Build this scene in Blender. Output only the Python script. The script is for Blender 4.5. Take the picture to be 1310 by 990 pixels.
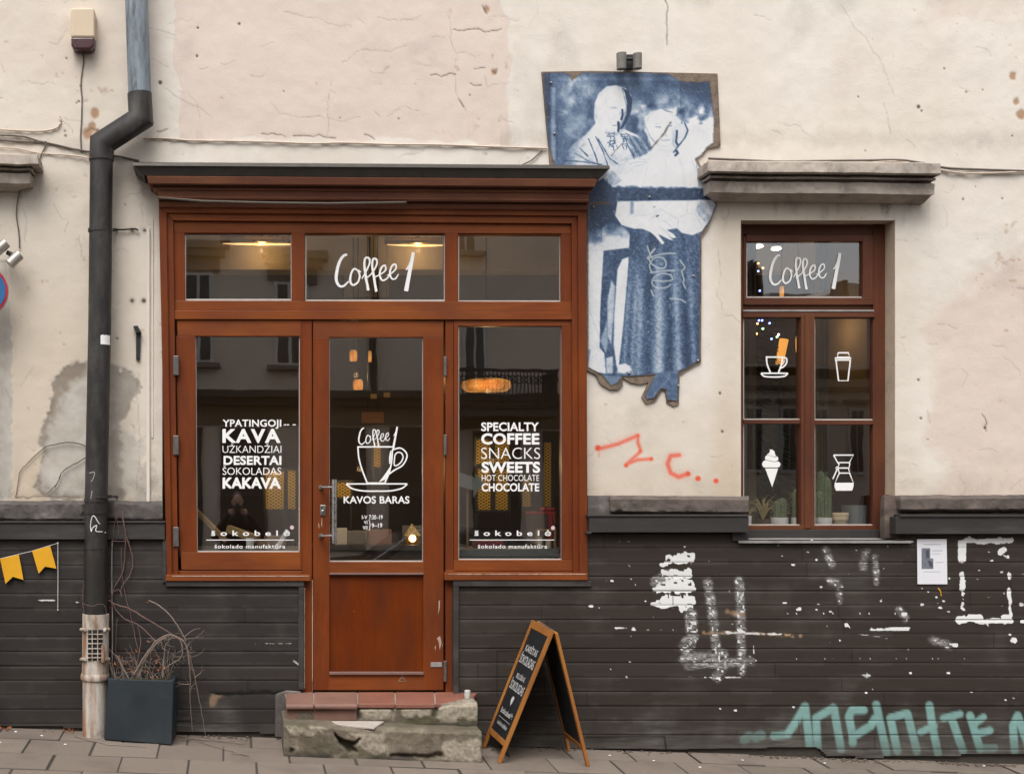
import bpy, bmesh, math, random
import numpy as np
from mathutils import Vector, Matrix
for _o in list(bpy.data.objects): bpy.data.objects.remove(_o)
random.seed(7)
rng = np.random.RandomState(11)
SC = bpy.context.scene
COL = SC.collection
# ------------------------------------------------------------------ measuring: photo pixels -> metres on the facade
X0, Y0, S, D, EZ = 300.0, 625.0, 190.0, 8.6, 1.75
def W(px, py, d=0.0):
    k = (D - d) / D
    return Vector(((px - X0) / S * k, -d, EZ + (Y0 - py) / S * k))
def opp(px, py, L):                      # a point of the far side of the street, as seen mirrored in the glass
    v = W(px, py, -L); return Vector((v.x, -L, v.z))
def G(X, d): return 0.093 - 0.036 * X - 0.05 * d     # pavement surface
# ------------------------------------------------------------------ camera, sky, sun, exposure
cam = bpy.data.cameras.new("camera"); camo = bpy.data.objects.new("camera", cam); COL.objects.link(camo)
camo.location = (0, -D, EZ); camo.rotation_euler = (math.radians(90), 0, 0)
cam.sensor_width = 36.0; cam.lens = 36.0 * S * D / 1310.0
cam.shift_x = (655 - X0) / 1310.0; cam.shift_y = (Y0 - 495) / 1310.0
cam.clip_end = 2000.0; cam.clip_start = 0.05
SC.camera = camo
SUN_EL, SUN_AZ = math.radians(58), math.radians(200)      # azimuth clockwise from +Y: behind the viewer, a little left
wd = bpy.data.worlds.new("World"); SC.world = wd; wd.use_nodes = True
nt = wd.node_tree; nt.nodes.clear()
sky = nt.nodes.new("ShaderNodeTexSky"); sky.sky_type = 'NISHITA'; sky.sun_disc = False
sky.sun_elevation = SUN_EL; sky.sun_rotation = SUN_AZ; sky.dust_density = 4.0; sky.air_density = 1.0; sky.ozone_density = 0.6
hsv = nt.nodes.new("ShaderNodeHueSaturation"); hsv.inputs['Saturation'].default_value = 0.22
tint = nt.nodes.new("ShaderNodeMix"); tint.data_type = 'RGBA'; tint.blend_type = 'MULTIPLY'; tint.inputs[0].default_value = 1.0
tint.inputs[7].default_value = (1.0, 0.99, 0.975, 1)
bg = nt.nodes.new("ShaderNodeBackground"); bg.inputs['Strength'].default_value = 0.12
wo = nt.nodes.new("ShaderNodeOutputWorld")
nt.links.new(sky.outputs[0], hsv.inputs['Color']); nt.links.new(hsv.outputs[0], tint.inputs[6])
nt.links.new(tint.outputs[2], bg.inputs['Color']); nt.links.new(bg.outputs[0], wo.inputs['Surface'])
sl = bpy.data.lights.new("sun", 'SUN'); sl.energy = 0.9; sl.angle = math.radians(35); sl.color = (1, 0.98, 0.95)
so = bpy.data.objects.new("sun", sl); COL.objects.link(so)
_dir = Vector((math.sin(SUN_AZ) * math.cos(SUN_EL), math.cos(SUN_AZ) * math.cos(SUN_EL), math.sin(SUN_EL)))
so.rotation_euler = (-_dir).to_track_quat('-Z', 'Y').to_euler(); so.location = (0, -6, 12)
SC.view_settings.view_transform = 'Standard'; SC.view_settings.look = 'None'
SC.view_settings.exposure = 0.94; SC.view_settings.gamma = 1.0; SC.view_settings.use_curve_mapping = False
SC.cycles.use_denoising = True; SC.cycles.max_bounces = 8; SC.cycles.diffuse_bounces = 3
SC.cycles.glossy_bounces = 4; SC.cycles.transparent_max_bounces = 24; SC.cycles.sample_clamp_indirect = 4.0
SC.cycles.caustics_reflective = False; SC.cycles.caustics_refractive = False
# ------------------------------------------------------------------ numpy drawing helpers
_tab = rng.rand(8, 256, 256)
def vnoise(x, y, seed):
    t = _tab[seed % 8]; xi = np.floor(x).astype(int); yi = np.floor(y).astype(int)
    fx = x - xi; fy = y - yi; fx = fx * fx * (3 - 2 * fx); fy = fy * fy * (3 - 2 * fy)
    xi = xi + seed * 37; yi = yi + seed * 91
    a = t[yi & 255, xi & 255]; b = t[yi & 255, (xi + 1) & 255]; c = t[(yi + 1) & 255, xi & 255]; e = t[(yi + 1) & 255, (xi + 1) & 255]
    return (a * (1 - fx) + b * fx) * (1 - fy) + (c * (1 - fx) + e * fx) * fy
def fbm(x, y, scale, seed=0, octv=4, sy=None):
    sy = sy or scale; r = np.zeros_like(x); amp = 0.5; tot = 0; u = x / scale; v = y / sy
    for k in range(octv):
        r += amp * vnoise(u * 2 ** k, v * 2 ** k, seed + k); tot += amp; amp *= 0.5
    return r / tot
def sstep(a, b, x):
    t = np.clip((x - a) / (b - a), 0, 1); return t * t * (3 - 2 * t)
def seg_d(x, y, pts):
    r = np.full(x.shape, 1e9)
    if len(pts) == 1: return np.hypot(x - pts[0][0], y - pts[0][1])
    for (ax, ay), (bx_, by_) in zip(pts[:-1], pts[1:]):
        vx, vy = bx_ - ax, by_ - ay; L = vx * vx + vy * vy + 1e-9
        t = np.clip(((x - ax) * vx + (y - ay) * vy) / L, 0, 1)
        r = np.minimum(r, np.hypot(x - ax - t * vx, y - ay - t * vy))
    return r
def inpoly(x, y, P):
    ins = np.zeros(x.shape, bool); n = len(P)
    for i in range(n):
        x1, y1 = P[i]; x2, y2 = P[(i + 1) % n]
        if y1 == y2: continue
        c = ((y1 > y) != (y2 > y)) & (x < (x2 - x1) * (y - y1) / (y2 - y1) + x1)
        ins ^= c
    return ins
def sub(x, y, pts, pad):
    a = np.array(pts); return np.where((x > a[:, 0].min() - pad) & (x < a[:, 0].max() + pad) & (y > a[:, 1].min() - pad) & (y < a[:, 1].max() + pad))[0]
def stroke(arr, x, y, pts, r, soft=1.0, val=1.0, wob=0.0, seed=0, wsc=6.0):
    ix = sub(x, y, pts, r + soft + wob + 2)
    if len(ix) == 0: return
    d = seg_d(x[ix], y[ix], pts)
    if wob: d = d + (fbm(x[ix], y[ix], wsc, seed, 3) - 0.5) * 2 * wob
    m = 1 - sstep(r - soft, r + soft, d); arr[ix] = np.maximum(arr[ix], m * val)
def fillpoly(arr, x, y, P, val, soft=1.0, wob=0.0, seed=0):
    ix = sub(x, y, P, soft + wob + 1)
    if len(ix) == 0: return
    xs, ys = x[ix], y[ix]
    if wob: xs = xs + (fbm(x[ix], y[ix], 7, seed, 3) - 0.5) * 2 * wob; ys = ys + (fbm(x[ix], y[ix], 7, seed + 3, 3) - 0.5) * 2 * wob
    d = seg_d(xs, ys, list(P) + [P[0]]); d = np.where(inpoly(xs, ys, P), -d, d)
    m = 1 - sstep(-soft, soft, d); v = val(x[ix], y[ix]) if callable(val) else val
    arr[ix] = arr[ix] * (1 - m) + v * m
def catmull(P, n=8, closed=False):
    P = [Vector(p) for p in P]; out = []
    m = len(P); rngk = range(m if closed else m - 1)
    for i in rngk:
        p1, p2 = P[i], P[(i + 1) % m]
        p0 = P[(i - 1) % m] if (closed or i > 0) else p1 * 2 - p2
        p3 = P[(i + 2) % m] if (closed or i + 2 < m) else p2 * 2 - p1
        for k in range(n):
            t = k / n
            out.append(0.5 * ((2 * p1) + (p2 - p0) * t + (2 * p0 - 5 * p1 + 4 * p2 - p3) * t * t + (3 * p1 - p0 - 3 * p2 + p3) * t ** 3))
    if not closed: out.append(P[-1])
    return out
# ------------------------------------------------------------------ mesh collecting
class MB:
    def __init__(s): s.v = []; s.f = []; s.cut = []
    def add(s, vs, fs):
        o = len(s.v); s.cut.append((o, len(s.f))); s.v += [Vector(v) for v in vs]; s.f += [tuple(i + o for i in f) for f in fs]; return s
    def prism(s, poly, d1, d0):          # outline in pixels at depth d1, straight back to d0
        n = len(poly); fr = [W(x, y, d1) for x, y in poly]; bk = [Vector((v.x, -d0, v.z)) for v in fr]
        ar = sum(poly[i][0] * poly[(i + 1) % n][1] - poly[(i + 1) % n][0] * poly[i][1] for i in range(n))
        fs = [tuple(range(n)), tuple(reversed(range(n, 2 * n)))] + [(i, i + n, (i + 1) % n + n, (i + 1) % n) for i in range(n)]
        if ar > 0: fs = [tuple(reversed(f)) for f in fs]
        return s.add(fr + bk, fs)
    def rect(s, x0, y0, x1, y1, d1, d0): return s.prism([(x0, y0), (x1, y0), (x1, y1), (x0, y1)], d1, d0)
    def box(s, a, b):
        (x0, y0, z0), (x1, y1, z1) = [min(p, q) for p, q in zip(a, b)], [max(p, q) for p, q in zip(a, b)]
        return s.add([(x0, y0, z0), (x1, y0, z0), (x1, y1, z0), (x0, y1, z0), (x0, y0, z1), (x1, y0, z1), (x1, y1, z1), (x0, y1, z1)],
                     [(3, 2, 1, 0), (4, 5, 6, 7), (0, 1, 5, 4), (1, 2, 6, 5), (2, 3, 7, 6), (3, 0, 4, 7)])
    def hexa(s, q):                      # eight corners: bottom four, top four
        return s.add(q, [(3, 2, 1, 0), (4, 5, 6, 7), (0, 1, 5, 4), (1, 2, 6, 5), (2, 3, 7, 6), (3, 0, 4, 7)])
    def bar(s, a, b, w, t, up=Vector((0, 0, 1))):
        a, b = Vector(a), Vector(b); d = (b - a).normalized(); u = d.cross(up)
        u = u.normalized() if u.length > 1e-5 else Vector((1, 0, 0)); n = u.cross(d).normalized()
        q = [p + u * i * w / 2 + n * j * t / 2 for p in (a, b) for i, j in ((-1, -1), (1, -1), (1, 1), (-1, 1))]
        return s.hexa(q)
    def tube(s, pts, r, n=10, caps=True):
        pts = [Vector(p) for p in pts]; m = len(pts); rs = r if isinstance(r, (list, tuple)) else [r] * m
        ts = [(pts[i + 1] - pts[i]).normalized() for i in range(m - 1)]
        up = Vector((0, 0, 1)) if abs(ts[0].z) < 0.9 else Vector((0, 1, 0))
        u = ts[0].cross(up).normalized(); vs = []; fs = []
        for i in range(m):
            t1 = ts[max(i - 1, 0)]; t2 = ts[min(i, m - 2)]; nrm = (t1 + t2)
            nrm = nrm.normalized() if nrm.length > 1e-6 else t1
            u = (u - t1 * u.dot(t1)).normalized(); w = t1.cross(u)
            for k in range(n):
                a = 2 * math.pi * k / n; p = pts[i] + (u * math.cos(a) + w * math.sin(a)) * rs[i]
                den = t1.dot(nrm)
                if abs(den) > 0.3: p = p + t1 * ((pts[i] - p).dot(nrm) / den)
                vs.append(p)
        for i in range(m - 1):
            for k in range(n):
                k2 = (k + 1) % n; fs.append((i * n + k, i * n + k2, (i + 1) * n + k2, (i + 1) * n + k))
        if caps: fs += [tuple(reversed(range(n))), tuple(range((m - 1) * n, m * n))]
        return s.add(vs, fs)
    def lathe(s, c, prof, n=20):         # prof: (radius, z) about a vertical axis through c
        vs = []; fs = []
        for r, z in prof:
            for k in range(n):
                a = 2 * math.pi * k / n; vs.append((c[0] + r * math.cos(a), c[1] + r * math.sin(a), c[2] + z))
        for i in range(len(prof) - 1):
            for k in range(n):
                k2 = (k + 1) % n; fs.append((i * n + k, i * n + k2, (i + 1) * n + k2, (i + 1) * n + k))
        fs += [tuple(reversed(range(n))), tuple(range((len(prof) - 1) * n, len(prof) * n))]
        return s.add(vs, fs)
    def ball(s, c, r, n=8):
        rr = (r, r, r) if not isinstance(r, (list, tuple)) else r; vs = []; fs = []
        for i in range(n + 1):
            th = math.pi * i / n
            for k in range(2 * n):
                ph = math.pi * k / n; vs.append((c[0] + rr[0] * math.sin(th) * math.cos(ph), c[1] + rr[1] * math.sin(th) * math.sin(ph), c[2] + rr[2] * math.cos(th)))
        for i in range(n):
            for k in range(2 * n):
                k2 = (k + 1) % (2 * n); fs.append((i * 2 * n + k, (i + 1) * 2 * n + k, (i + 1) * 2 * n + k2, i * 2 * n + k2))
        return s.add(vs, fs)
    def flat(s, poly, d):                # a thin film in pixels at depth d, facing the street
        n = len(poly); ar = sum(poly[i][0] * poly[(i + 1) % n][1] - poly[(i + 1) % n][0] * poly[i][1] for i in range(n))
        P = poly if ar < 0 else list(reversed(poly)); return s.add([W(x, y, d) for x, y in P], [tuple(range(n))])
    def brush(s, pts, w, d, smooth=8, taper=True):      # brushed line in pixels, width w (number or list)
        ws = w if isinstance(w, (list, tuple)) else [w] * len(pts)
        P = catmull([(a, b, c) for (a, b), c in zip(pts, ws)], smooth) if len(pts) > 2 and smooth > 1 else [Vector((a, b, c)) for (a, b), c in zip(pts, ws)]
        L = []; m = len(P)
        for i in range(m):
            t = (P[min(i + 1, m - 1)] - P[max(i - 1, 0)]).to_2d(); t = t.normalized() if t.length > 1e-6 else Vector((1, 0)); nn = Vector((-t.y, t.x)) * max(P[i].z, .05) / 2
            L.append((P[i].to_2d() + nn, P[i].to_2d() - nn))
        vs = [W(q.x, q.y, d + (i % 3) * 1e-5) for i, ab in enumerate(L) for q in ab]
        return s.add(vs, [(2 * i, 2 * i + 1, 2 * i + 3, 2 * i + 2) for i in range(m - 1)])
ORG = {}
def tag(o, label=None, cat=None, group=None, kind=None):
    for k, v in (('label', label), ('category', cat), ('group', group), ('kind', kind)):
        if v: o[k] = v
    return o
def thing(name, base, label, cat, group=None):
    o = bpy.data.objects.new(name, None); COL.objects.link(o); o.location = base; o.empty_display_size = 0.1
    ORG[o] = Vector(base); return tag(o, label, cat, group)
def obj(name, mb, mat, parent=None, bevel=0.0, smooth=False, label=None, base=None, seg=2):
    org = ORG[parent] if parent is not None else Vector(base or (0, 0, 0))
    me = bpy.data.meshes.new(name); me.from_pydata([v - org for v in mb.v], [], mb.f); me.update()
    return link(name, me, mat, parent, bevel, smooth, label, org, seg)
def link(name, me, mat, parent, bevel, smooth, label, org, seg=2):
    for m in (mat if isinstance(mat, (list, tuple)) else [mat]): me.materials.append(m)
    o = bpy.data.objects.new(name, me); COL.objects.link(o)
    if parent is not None: o.parent = parent
    else: o.location = org
    ORG[o] = org
    if smooth:
        me.polygons.foreach_set('use_smooth', [True] * len(me.polygons))
        try: me.set_sharp_from_angle(angle=math.radians(40))
        except Exception: pass
    if bevel:
        b = o.modifiers.new('bevel', 'BEVEL'); b.width = bevel; b.segments = seg; b.limit_method = 'ANGLE'; b.angle_limit = math.radians(35)
    if label: o['label'] = label
    return o
def objs(name, mb, *a, **k):             # one object for every piece collected in mb
    out = []; c = mb.cut + [(len(mb.v), len(mb.f))]
    for (v0, f0), (v1, f1) in zip(c[:-1], c[1:]):
        q = MB(); q.v = mb.v[v0:v1]; q.f = [tuple(i - v0 for i in f) for f in mb.f[f0:f1]]; out.append(obj(name, q, *a, **k))
    return out
def part(name, parent, label=None):      # a part made only of sub-parts
    o = bpy.data.objects.new(name, None); COL.objects.link(o); o.parent = parent; o.empty_display_size = 0.05; ORG[o] = ORG[parent]
    if label: o['label'] = label
    return o
def gridmesh(name, xs, ys, keep, depth, attrs, mat, parent, smooth=True, label=None):
    """a relief in the facade plane: pixel columns xs, rows ys; keep(cx, cy) says which cells stay; depth(x, y) metres out of the wall"""
    org = ORG[parent]; xx, yy = np.meshgrid(xs, ys); x = xx.ravel().astype(float); y = yy.ravel().astype(float)
    nx, ny = len(xs), len(ys); d = depth(x, y); k = (D - d) / D
    co = np.stack([(x - X0) / S * k - org.x, -d - org.y, EZ + (Y0 - y) / S * k - org.z], 1)
    cx = (xs[:-1] + xs[1:]) / 2; cy = (ys[:-1] + ys[1:]) / 2; kx, ky = np.meshgrid(cx, cy); kp = keep(kx, ky)
    j, i = np.where(kp); a = j * nx + i; F = np.stack([a, a + nx, a + nx + 1, a + 1], 1)
    used = np.unique(F); remap = np.full(nx * ny, -1); remap[used] = np.arange(len(used)); F = remap[F]
    me = bpy.data.meshes.new(name); me.vertices.add(len(used)); me.vertices.foreach_set('co', co[used].astype(np.float32).ravel())
    me.loops.add(F.size); me.loops.foreach_set('vertex_index', F.ravel().astype(np.int32))
    me.polygons.add(len(F)); me.polygons.foreach_set('loop_start', np.arange(0, F.size, 4, dtype=np.int32))
    me.update(calc_edges=True)
    xv, yv = x[used], y[used]
    for nm, val in attrs(xv, yv).items():
        at = me.attributes.new(nm, 'FLOAT', 'POINT'); at.data.foreach_set('value', np.clip(val, 0, 1).astype(np.float32))
    if smooth: me.polygons.foreach_set('use_smooth', np.ones(len(F), dtype=bool))
    return link(name, me, mat, parent, 0, False, label, org)
# ------------------------------------------------------------------ material helpers
class Mat:
    def __init__(s, name, **kw):
        s.m = bpy.data.materials.new(name); s.m.use_nodes = True; s.t = s.m.node_tree; s.b = s.t.nodes['Principled BSDF']; s.out = s.t.nodes['Material Output']
        for k, v in kw.items(): s.set(k, v)
    def set(s, k, v):
        i = s.b.inputs[k.replace('_', ' ')]
        if isinstance(v, bpy.types.NodeSocket): s.t.links.new(v, i)
        else: i.default_value = (*v, 1) if isinstance(v, (tuple, list)) and len(v) == 3 else v
        return s
    def n(s, typ, props=None, **ins):
        nd = s.t.nodes.new('ShaderNode' + typ)
        for k, v in (props or {}).items(): setattr(nd, k, v)
        for k, v in ins.items():
            i = nd.inputs[int(k[1:])] if k[0] == 'i' and k[1:].isdigit() else nd.inputs[k.replace('_', ' ')]
            if isinstance(v, bpy.types.NodeSocket): s.t.links.new(v, i)
            else: i.default_value = (*v, 1) if isinstance(v, (tuple, list)) and len(v) == 3 and i.type == 'RGBA' else v
        return nd
    def co(s, scale=(1, 1, 1), loc=(0, 0, 0)):
        c = s.n('TexCoord'); return s.n('Mapping', Vector=c.outputs['Object'], Scale=scale, Location=loc).outputs[0]
    def noise(s, scale, detail=4, rough=0.55, vec=None, dist=0.0):
        kw = dict(Scale=scale, Detail=detail, Roughness=rough, Distortion=dist)
        if vec is not None: kw['Vector'] = vec
        else: kw['Vector'] = s.co()
        return s.n('TexNoise', **kw).outputs[0]
    def ramp(s, fac, *stops):
        r = s.n('ValToRGB', Fac=fac); e = r.color_ramp.elements
        while len(e) > 1: e.remove(e[0])
        for i, (p, c) in enumerate(stops):
            q = e[0] if i == 0 else e.new(p); q.position = p; q.color = (*c, 1) if isinstance(c, (tuple, list)) else (c, c, c, 1)
        return r.outputs[0]
    def mix(s, fac, a, b, mode='MIX'):
        return s.n('Mix', dict(data_type='RGBA', blend_type=mode), i0=fac, i6=a, i7=b).outputs[2]
    def math(s, op, a, b=0.0, c=0.0, clamp=False): return s.n('Math', dict(operation=op, use_clamp=clamp), i0=a, i1=b, i2=c).outputs[0]
    def mr(s, v, a, b, c=0.0, d=1.0): return s.n('MapRange', i0=v, i1=a, i2=b, i3=c, i4=d).outputs[0]
    def attr(s, nm): return s.n('Attribute', dict(attribute_name=nm)).outputs['Fac']
    def bump(s, h, strength=0.3, dist=0.01):
        s.set('Normal', s.n('Bump', Strength=strength, Distance=dist, Height=h).outputs[0]); return s
def lin(r, g, b): return tuple(((c / 255 + 0.055) / 1.055) ** 2.4 if c > 10 else c / 255 / 12.92 for c in (r, g, b))
def simple(name, col, rough=0.5, var=0.25, sc=12, bump=0.15, bsc=60, metal=0.0, stretch=(1, 1, 1), dirt=None, spec=None):
    M = Mat(name, Roughness=rough, Metallic=metal); v = M.co(stretch)
    n = M.noise(sc, 5, 0.6, v); c = M.mix(n, tuple(x * (1 - var) for x in col), tuple(min(x * (1 + var), 1) for x in col))
    if dirt:
        n2 = M.noise(sc * 0.35, 6, 0.7, v); c = M.mix(M.mr(n2, 0.5, 0.7, 0, dirt[1]), c, dirt[0])
    M.set('Base_Color', c)
    if spec is not None: M.b.inputs['Specular IOR Level'].default_value = spec
    M.set('Roughness', M.mr(n, 0.3, 0.7, max(rough - 0.1, 0.03), min(rough + 0.12, 1)))
    if bump: M.bump(M.noise(bsc, 4, 0.6, v), bump, 0.004)
    return M.m
def emit(name, col, strength):
    M = Mat(name); M.set('Base_Color', col); M.b.inputs['Emission Color'].default_value = (*col, 1); M.b.inputs['Emission Strength'].default_value = strength; return M.m
# ------------------------------------------------------------------ materials
def wood(name, base, vert=True):
    M = Mat(name); v = M.co((1, 1, 0.07) if vert else (0.07, 1, 1)); v2 = M.co((1, 1, 0.25) if vert else (0.25, 1, 1))
    g = M.noise(55, 6, 0.65, v, 0.6); g2 = M.noise(7, 4, 0.6, v2)
    c = M.mix(g, tuple(x * 0.55 for x in base), tuple(x * 1.38 for x in base)); g3 = M.noise(1.8, 3, 0.5, M.co(loc=(2, 5, 1))); c = M.mix(M.mr(g3, .38, .62, 0, .6), c, tuple(x * k for x, k in zip(base, (1.25, 1.5, 1.3))))
    c = M.mix(M.mr(g2, 0.35, 0.75), c, tuple(x * k for x, k in zip(base, (0.62, 0.66, 0.8))))
    sp = M.noise(240, 2, 0.5, M.co()); c = M.mix(M.mr(sp, 0.74, 0.80, 0, 0.35), c, (0.35, 0.25, 0.18))
    M.set('Base_Color', c); M.set('Roughness', M.mr(g2, 0.3, 0.7, 0.34, 0.55)); M.b.inputs['Specular IOR Level'].default_value = 0.2
    M.bump(g, 0.18, 0.002); return M.m
WV = wood('varnished_wood_upright', (0.178, 0.039, 0.0105)); WH = wood('varnished_wood_level', (0.218, 0.055, 0.0155), False)
WP = wood('varnished_door_panel', (0.135, 0.024, 0.0035)); WD = wood('dark_window_wood', (0.125, 0.042, 0.022)); WDH = wood('dark_window_wood_level', (0.125, 0.042, 0.022), False)
WC = wood('weathered_cornice_wood', (0.23, 0.088, 0.052), False)
OAK = wood('orange_oak', (0.36, 0.135, 0.035)); RAW = wood('raw_wood', (0.42, 0.27, 0.13), False)
def stucco():
    M = Mat('peeling_stucco', Roughness=0.92); M.b.inputs['Specular IOR Level'].default_value = 0.15
    big = M.noise(1.1, 5, 0.6, M.co((1, 1, 0.6))); mid = M.noise(9, 5, 0.6); fine = M.noise(70, 4, 0.6)
    c = M.mix(M.mr(big, 0.35, 0.65), (0.745, 0.695, 0.63), (0.70, 0.638, 0.558))
    pk = M.mr(M.math('ADD', M.attr('pink'), M.mr(mid, 0, 1, -0.12, 0.12)), 0.35, 0.6)
    c = M.mix(pk, c, (0.685, 0.585, 0.515)); c = M.mix(M.attr('warm'), c, (0.59, 0.495, 0.385))
    c = M.mix(M.mr(mid, 0.42, 0.78, 0, 0.16), c, (0.55, 0.46, 0.37))
    bare = M.mix(M.mr(mid, 0.3, 0.7), (0.58, 0.545, 0.495), (0.45, 0.405, 0.35))
    c = M.mix(M.mr(M.math('ADD', M.attr('bare'), M.mr(fine, 0, 1, -0.1, 0.1)), 0.3, 0.6), c, bare)
    c = M.mix(M.math('MULTIPLY', M.attr('rim'), 0.9), c, (0.25, 0.205, 0.16))
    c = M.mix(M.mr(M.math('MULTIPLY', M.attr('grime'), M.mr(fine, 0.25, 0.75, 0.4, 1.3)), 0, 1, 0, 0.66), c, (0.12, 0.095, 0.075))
    c = M.mix(M.attr('tan'), c, (0.38, 0.21, 0.11))
    c = M.mix(M.mr(M.attr('red'), 0, 1, 0, 0.93), c, (0.74, 0.075, 0.024))
    c = M.mix(M.attr('crack'), c, (0.13, 0.095, 0.07))
    sp = M.noise(130, 2, 0.5); c = M.mix(M.mr(sp, 0.75, 0.80, 0, 0.4), c, (0.24, 0.19, 0.15))
    M.set('Base_Color', c); h = M.math('ADD', M.math('MULTIPLY', mid, 0.6), M.math('MULTIPLY', fine, 0.4)); M.bump(h, 0.5, 0.006); return M.m
STU = stucco()
def cladding_mat():
    M = Mat('painted_boards', Roughness=0.62); M.b.inputs['Specular IOR Level'].default_value = 0.2
    v = M.co((0.12, 1, 1)); g = M.noise(60, 5, 0.65, v); big = M.noise(2.2, 4, 0.6); fine = M.noise(160, 3, 0.6)
    c = M.mix(g, (0.031, 0.0228, 0.018), (0.053, 0.0405, 0.032)); c = M.mix(M.mr(big, 0.3, 0.7, 0, 0.5), c, (0.044, 0.036, 0.031))
    c = M.mix(M.attr('tone'), c, (0.033, 0.030, 0.029))
    c = M.mix(M.math('MULTIPLY', M.attr('brd'), 0.55), c, (0.024, 0.019, 0.017)); c = M.mix(M.mr(M.attr('brd'), .7, 1, 0, .5), c, (0.062, 0.052, 0.045))
    c = M.mix(M.math('MULTIPLY', M.attr('dust'), M.mr(M.noise(25, 5, 0.7, v), 0.3, 0.75)), c, (0.155, 0.145, 0.130))
    c = M.mix(M.mr(M.attr('teal'), 0, 1, 0, 0.92), c, M.mix(g, (0.19, 0.36, 0.335), (0.26, 0.45, 0.42)))
    c = M.mix(M.attr('chip'), c, (0.42, 0.27, 0.16))
    c = M.mix(M.mr(M.math('ADD', M.attr('white'), M.mr(fine, 0.3, 0.7, -0.12, 0.12)), 0.35, 0.6), c, (0.74, 0.74, 0.73))
    c = M.mix(M.math('MULTIPLY', M.attr('scuff'), M.mr(M.noise(210, 3, .6, M.co((.16, 1, 1))), .40, .60, .06, .8)), c, (0.50, 0.49, 0.47))
    c = M.mix(M.attr('gap'), c, (0.010, 0.009, 0.008))
    M.set('Base_Color', c); M.set('Roughness', M.mr(g, 0.3, 0.7, 0.5, 0.75)); M.bump(g, 0.25, 0.003); return M.m
CLAD = cladding_mat()
DARKT = simple('dark_painted_trim', (0.030, 0.026, 0.0245), 0.6, 0.3, 14, 0.3, 70, stretch=(0.2, 1, 1), dirt=((0.12, 0.11, 0.10), 0.4))
STONE = simple('sooty_stone', (0.125, 0.100, 0.086), 0.9, 0.4, 9, 0.6, 60, dirt=((0.045, 0.037, 0.033), 0.8))
STONE_L = simple('black_sooty_stone', (0.085, 0.074, 0.068), 0.9, 0.45, 9, 0.6, 60, dirt=((0.26, 0.23, 0.20), 0.6))
CORN = simple('weathered_grey_stone', (0.40, 0.345, 0.295), 0.9, 0.35, 9, 0.8, 70, dirt=((0.10, 0.082, 0.07), 0.8), stretch=(1, 1, 0.6))
PAINTST = simple('brown_painted_reveal', (0.095, 0.068, 0.055), 0.8, 0.3, 10, 0.4, 60, dirt=((0.2, 0.17, 0.15), 0.5))
REVEAL = simple('grimy_reveal_plaster', (0.54, 0.43, 0.325), 0.92, 0.22, 9, 0.5, 60, dirt=((0.22, 0.17, 0.13), 0.6))
LEAD = simple('dull_sheet_metal', (0.055, 0.047, 0.040), 0.5, 0.3, 14, 0.15, 50, metal=0.3)
SILL = simple('galvanised_sill', (0.40, 0.39, 0.375), 0.45, 0.25, 16, 0.1, 50, metal=0.4, dirt=((0.12, 0.11, 0.10), 0.6))
STEEL = simple('brushed_steel', (0.58, 0.57, 0.55), 0.28, 0.1, 40, 0.05, 90, metal=1.0)
DSTEEL = simple('grey_hinge_metal', (0.17, 0.16, 0.155), 0.45, 0.25, 30, 0.1, 80, metal=0.7)
BLACK = simple('black_iron', (0.018, 0.017, 0.017), 0.55, 0.4, 30, 0.2, 80)
BEAD = simple('pale_glazing_seal', (0.50, 0.46, 0.42), 0.6, 0.2, 30, 0.05)
VINYL = simple('white_vinyl', (0.88, 0.875, 0.86), 0.5, 0.03, 30, 0.0)
PAINTW = simple('white_line_paint', (0.80, 0.80, 0.78), 0.6, 0.08, 40, 0.05)
PINKD = simple('pale_pink_vinyl', (0.66, 0.50, 0.52), 0.5, 0.05, 30, 0)
PIPE = simple('dark_pipe_paint', (0.019, 0.0165, 0.015), 0.5, 0.35, 10, 0.25, 26, stretch=(1, 1, 0.4), dirt=((0.13, 0.12, 0.11), 0.45))
def zinc():
    M = Mat('peeling_zinc', Roughness=0.5, Metallic=0.25); v = M.co((1, 1, 0.18)); n = M.noise(22, 6, 0.7, v); n2 = M.noise(5, 4, 0.6, v)
    c = M.ramp(n, (0.3, (0.075, 0.072, 0.075)), (0.45, (0.17, 0.205, 0.235)), (0.62, (0.25, 0.29, 0.325)), (0.8, (0.42, 0.44, 0.45)))
    c = M.mix(M.mr(n2, 0.5, 0.7, 0, 0.5), c, (0.07, 0.065, 0.065)); M.set('Base_Color', c); M.bump(n, 0.2, 0.003); return M.m
ZINC = zinc()
def iron_white():
    M = Mat('rusty_white_iron', Roughness=0.7); v = M.co((1, 1, 0.22)); n = M.noise(16, 6, 0.7, v); n2 = M.noise(7, 5, 0.65)
    c = M.ramp(n, (0.25, (0.12, 0.075, 0.045)), (0.42, (0.36, 0.29, 0.235)), (0.56, (0.52, 0.475, 0.42)), (0.8, (0.62, 0.59, 0.55)))
    c = M.mix(M.mr(M.noise(11, 5, 0.6, M.co((1, 1, 0.10), (3, 1, 2))), 0.50, 0.62, 0, 0.85), c, (0.26, 0.10, 0.03))
    c = M.mix(M.mr(n2, 0.55, 0.75, 0, 0.7), c, (0.10, 0.08, 0.065)); M.set('Base_Color', c); M.bump(n2, 0.4, 0.004); return M.m
IRONW = iron_white()
CABLE = simple('old_cable', (0.13, 0.105, 0.085), 0.7, 0.4, 25, 0.1)
CABLEP = simple('painted_cable', (0.58, 0.47, 0.38), 0.8, 0.25, 25, 0.1)
TWIG = simple('dry_twig', (0.19, 0.145, 0.12), 0.85, 0.5, 20, 0.2)
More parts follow.
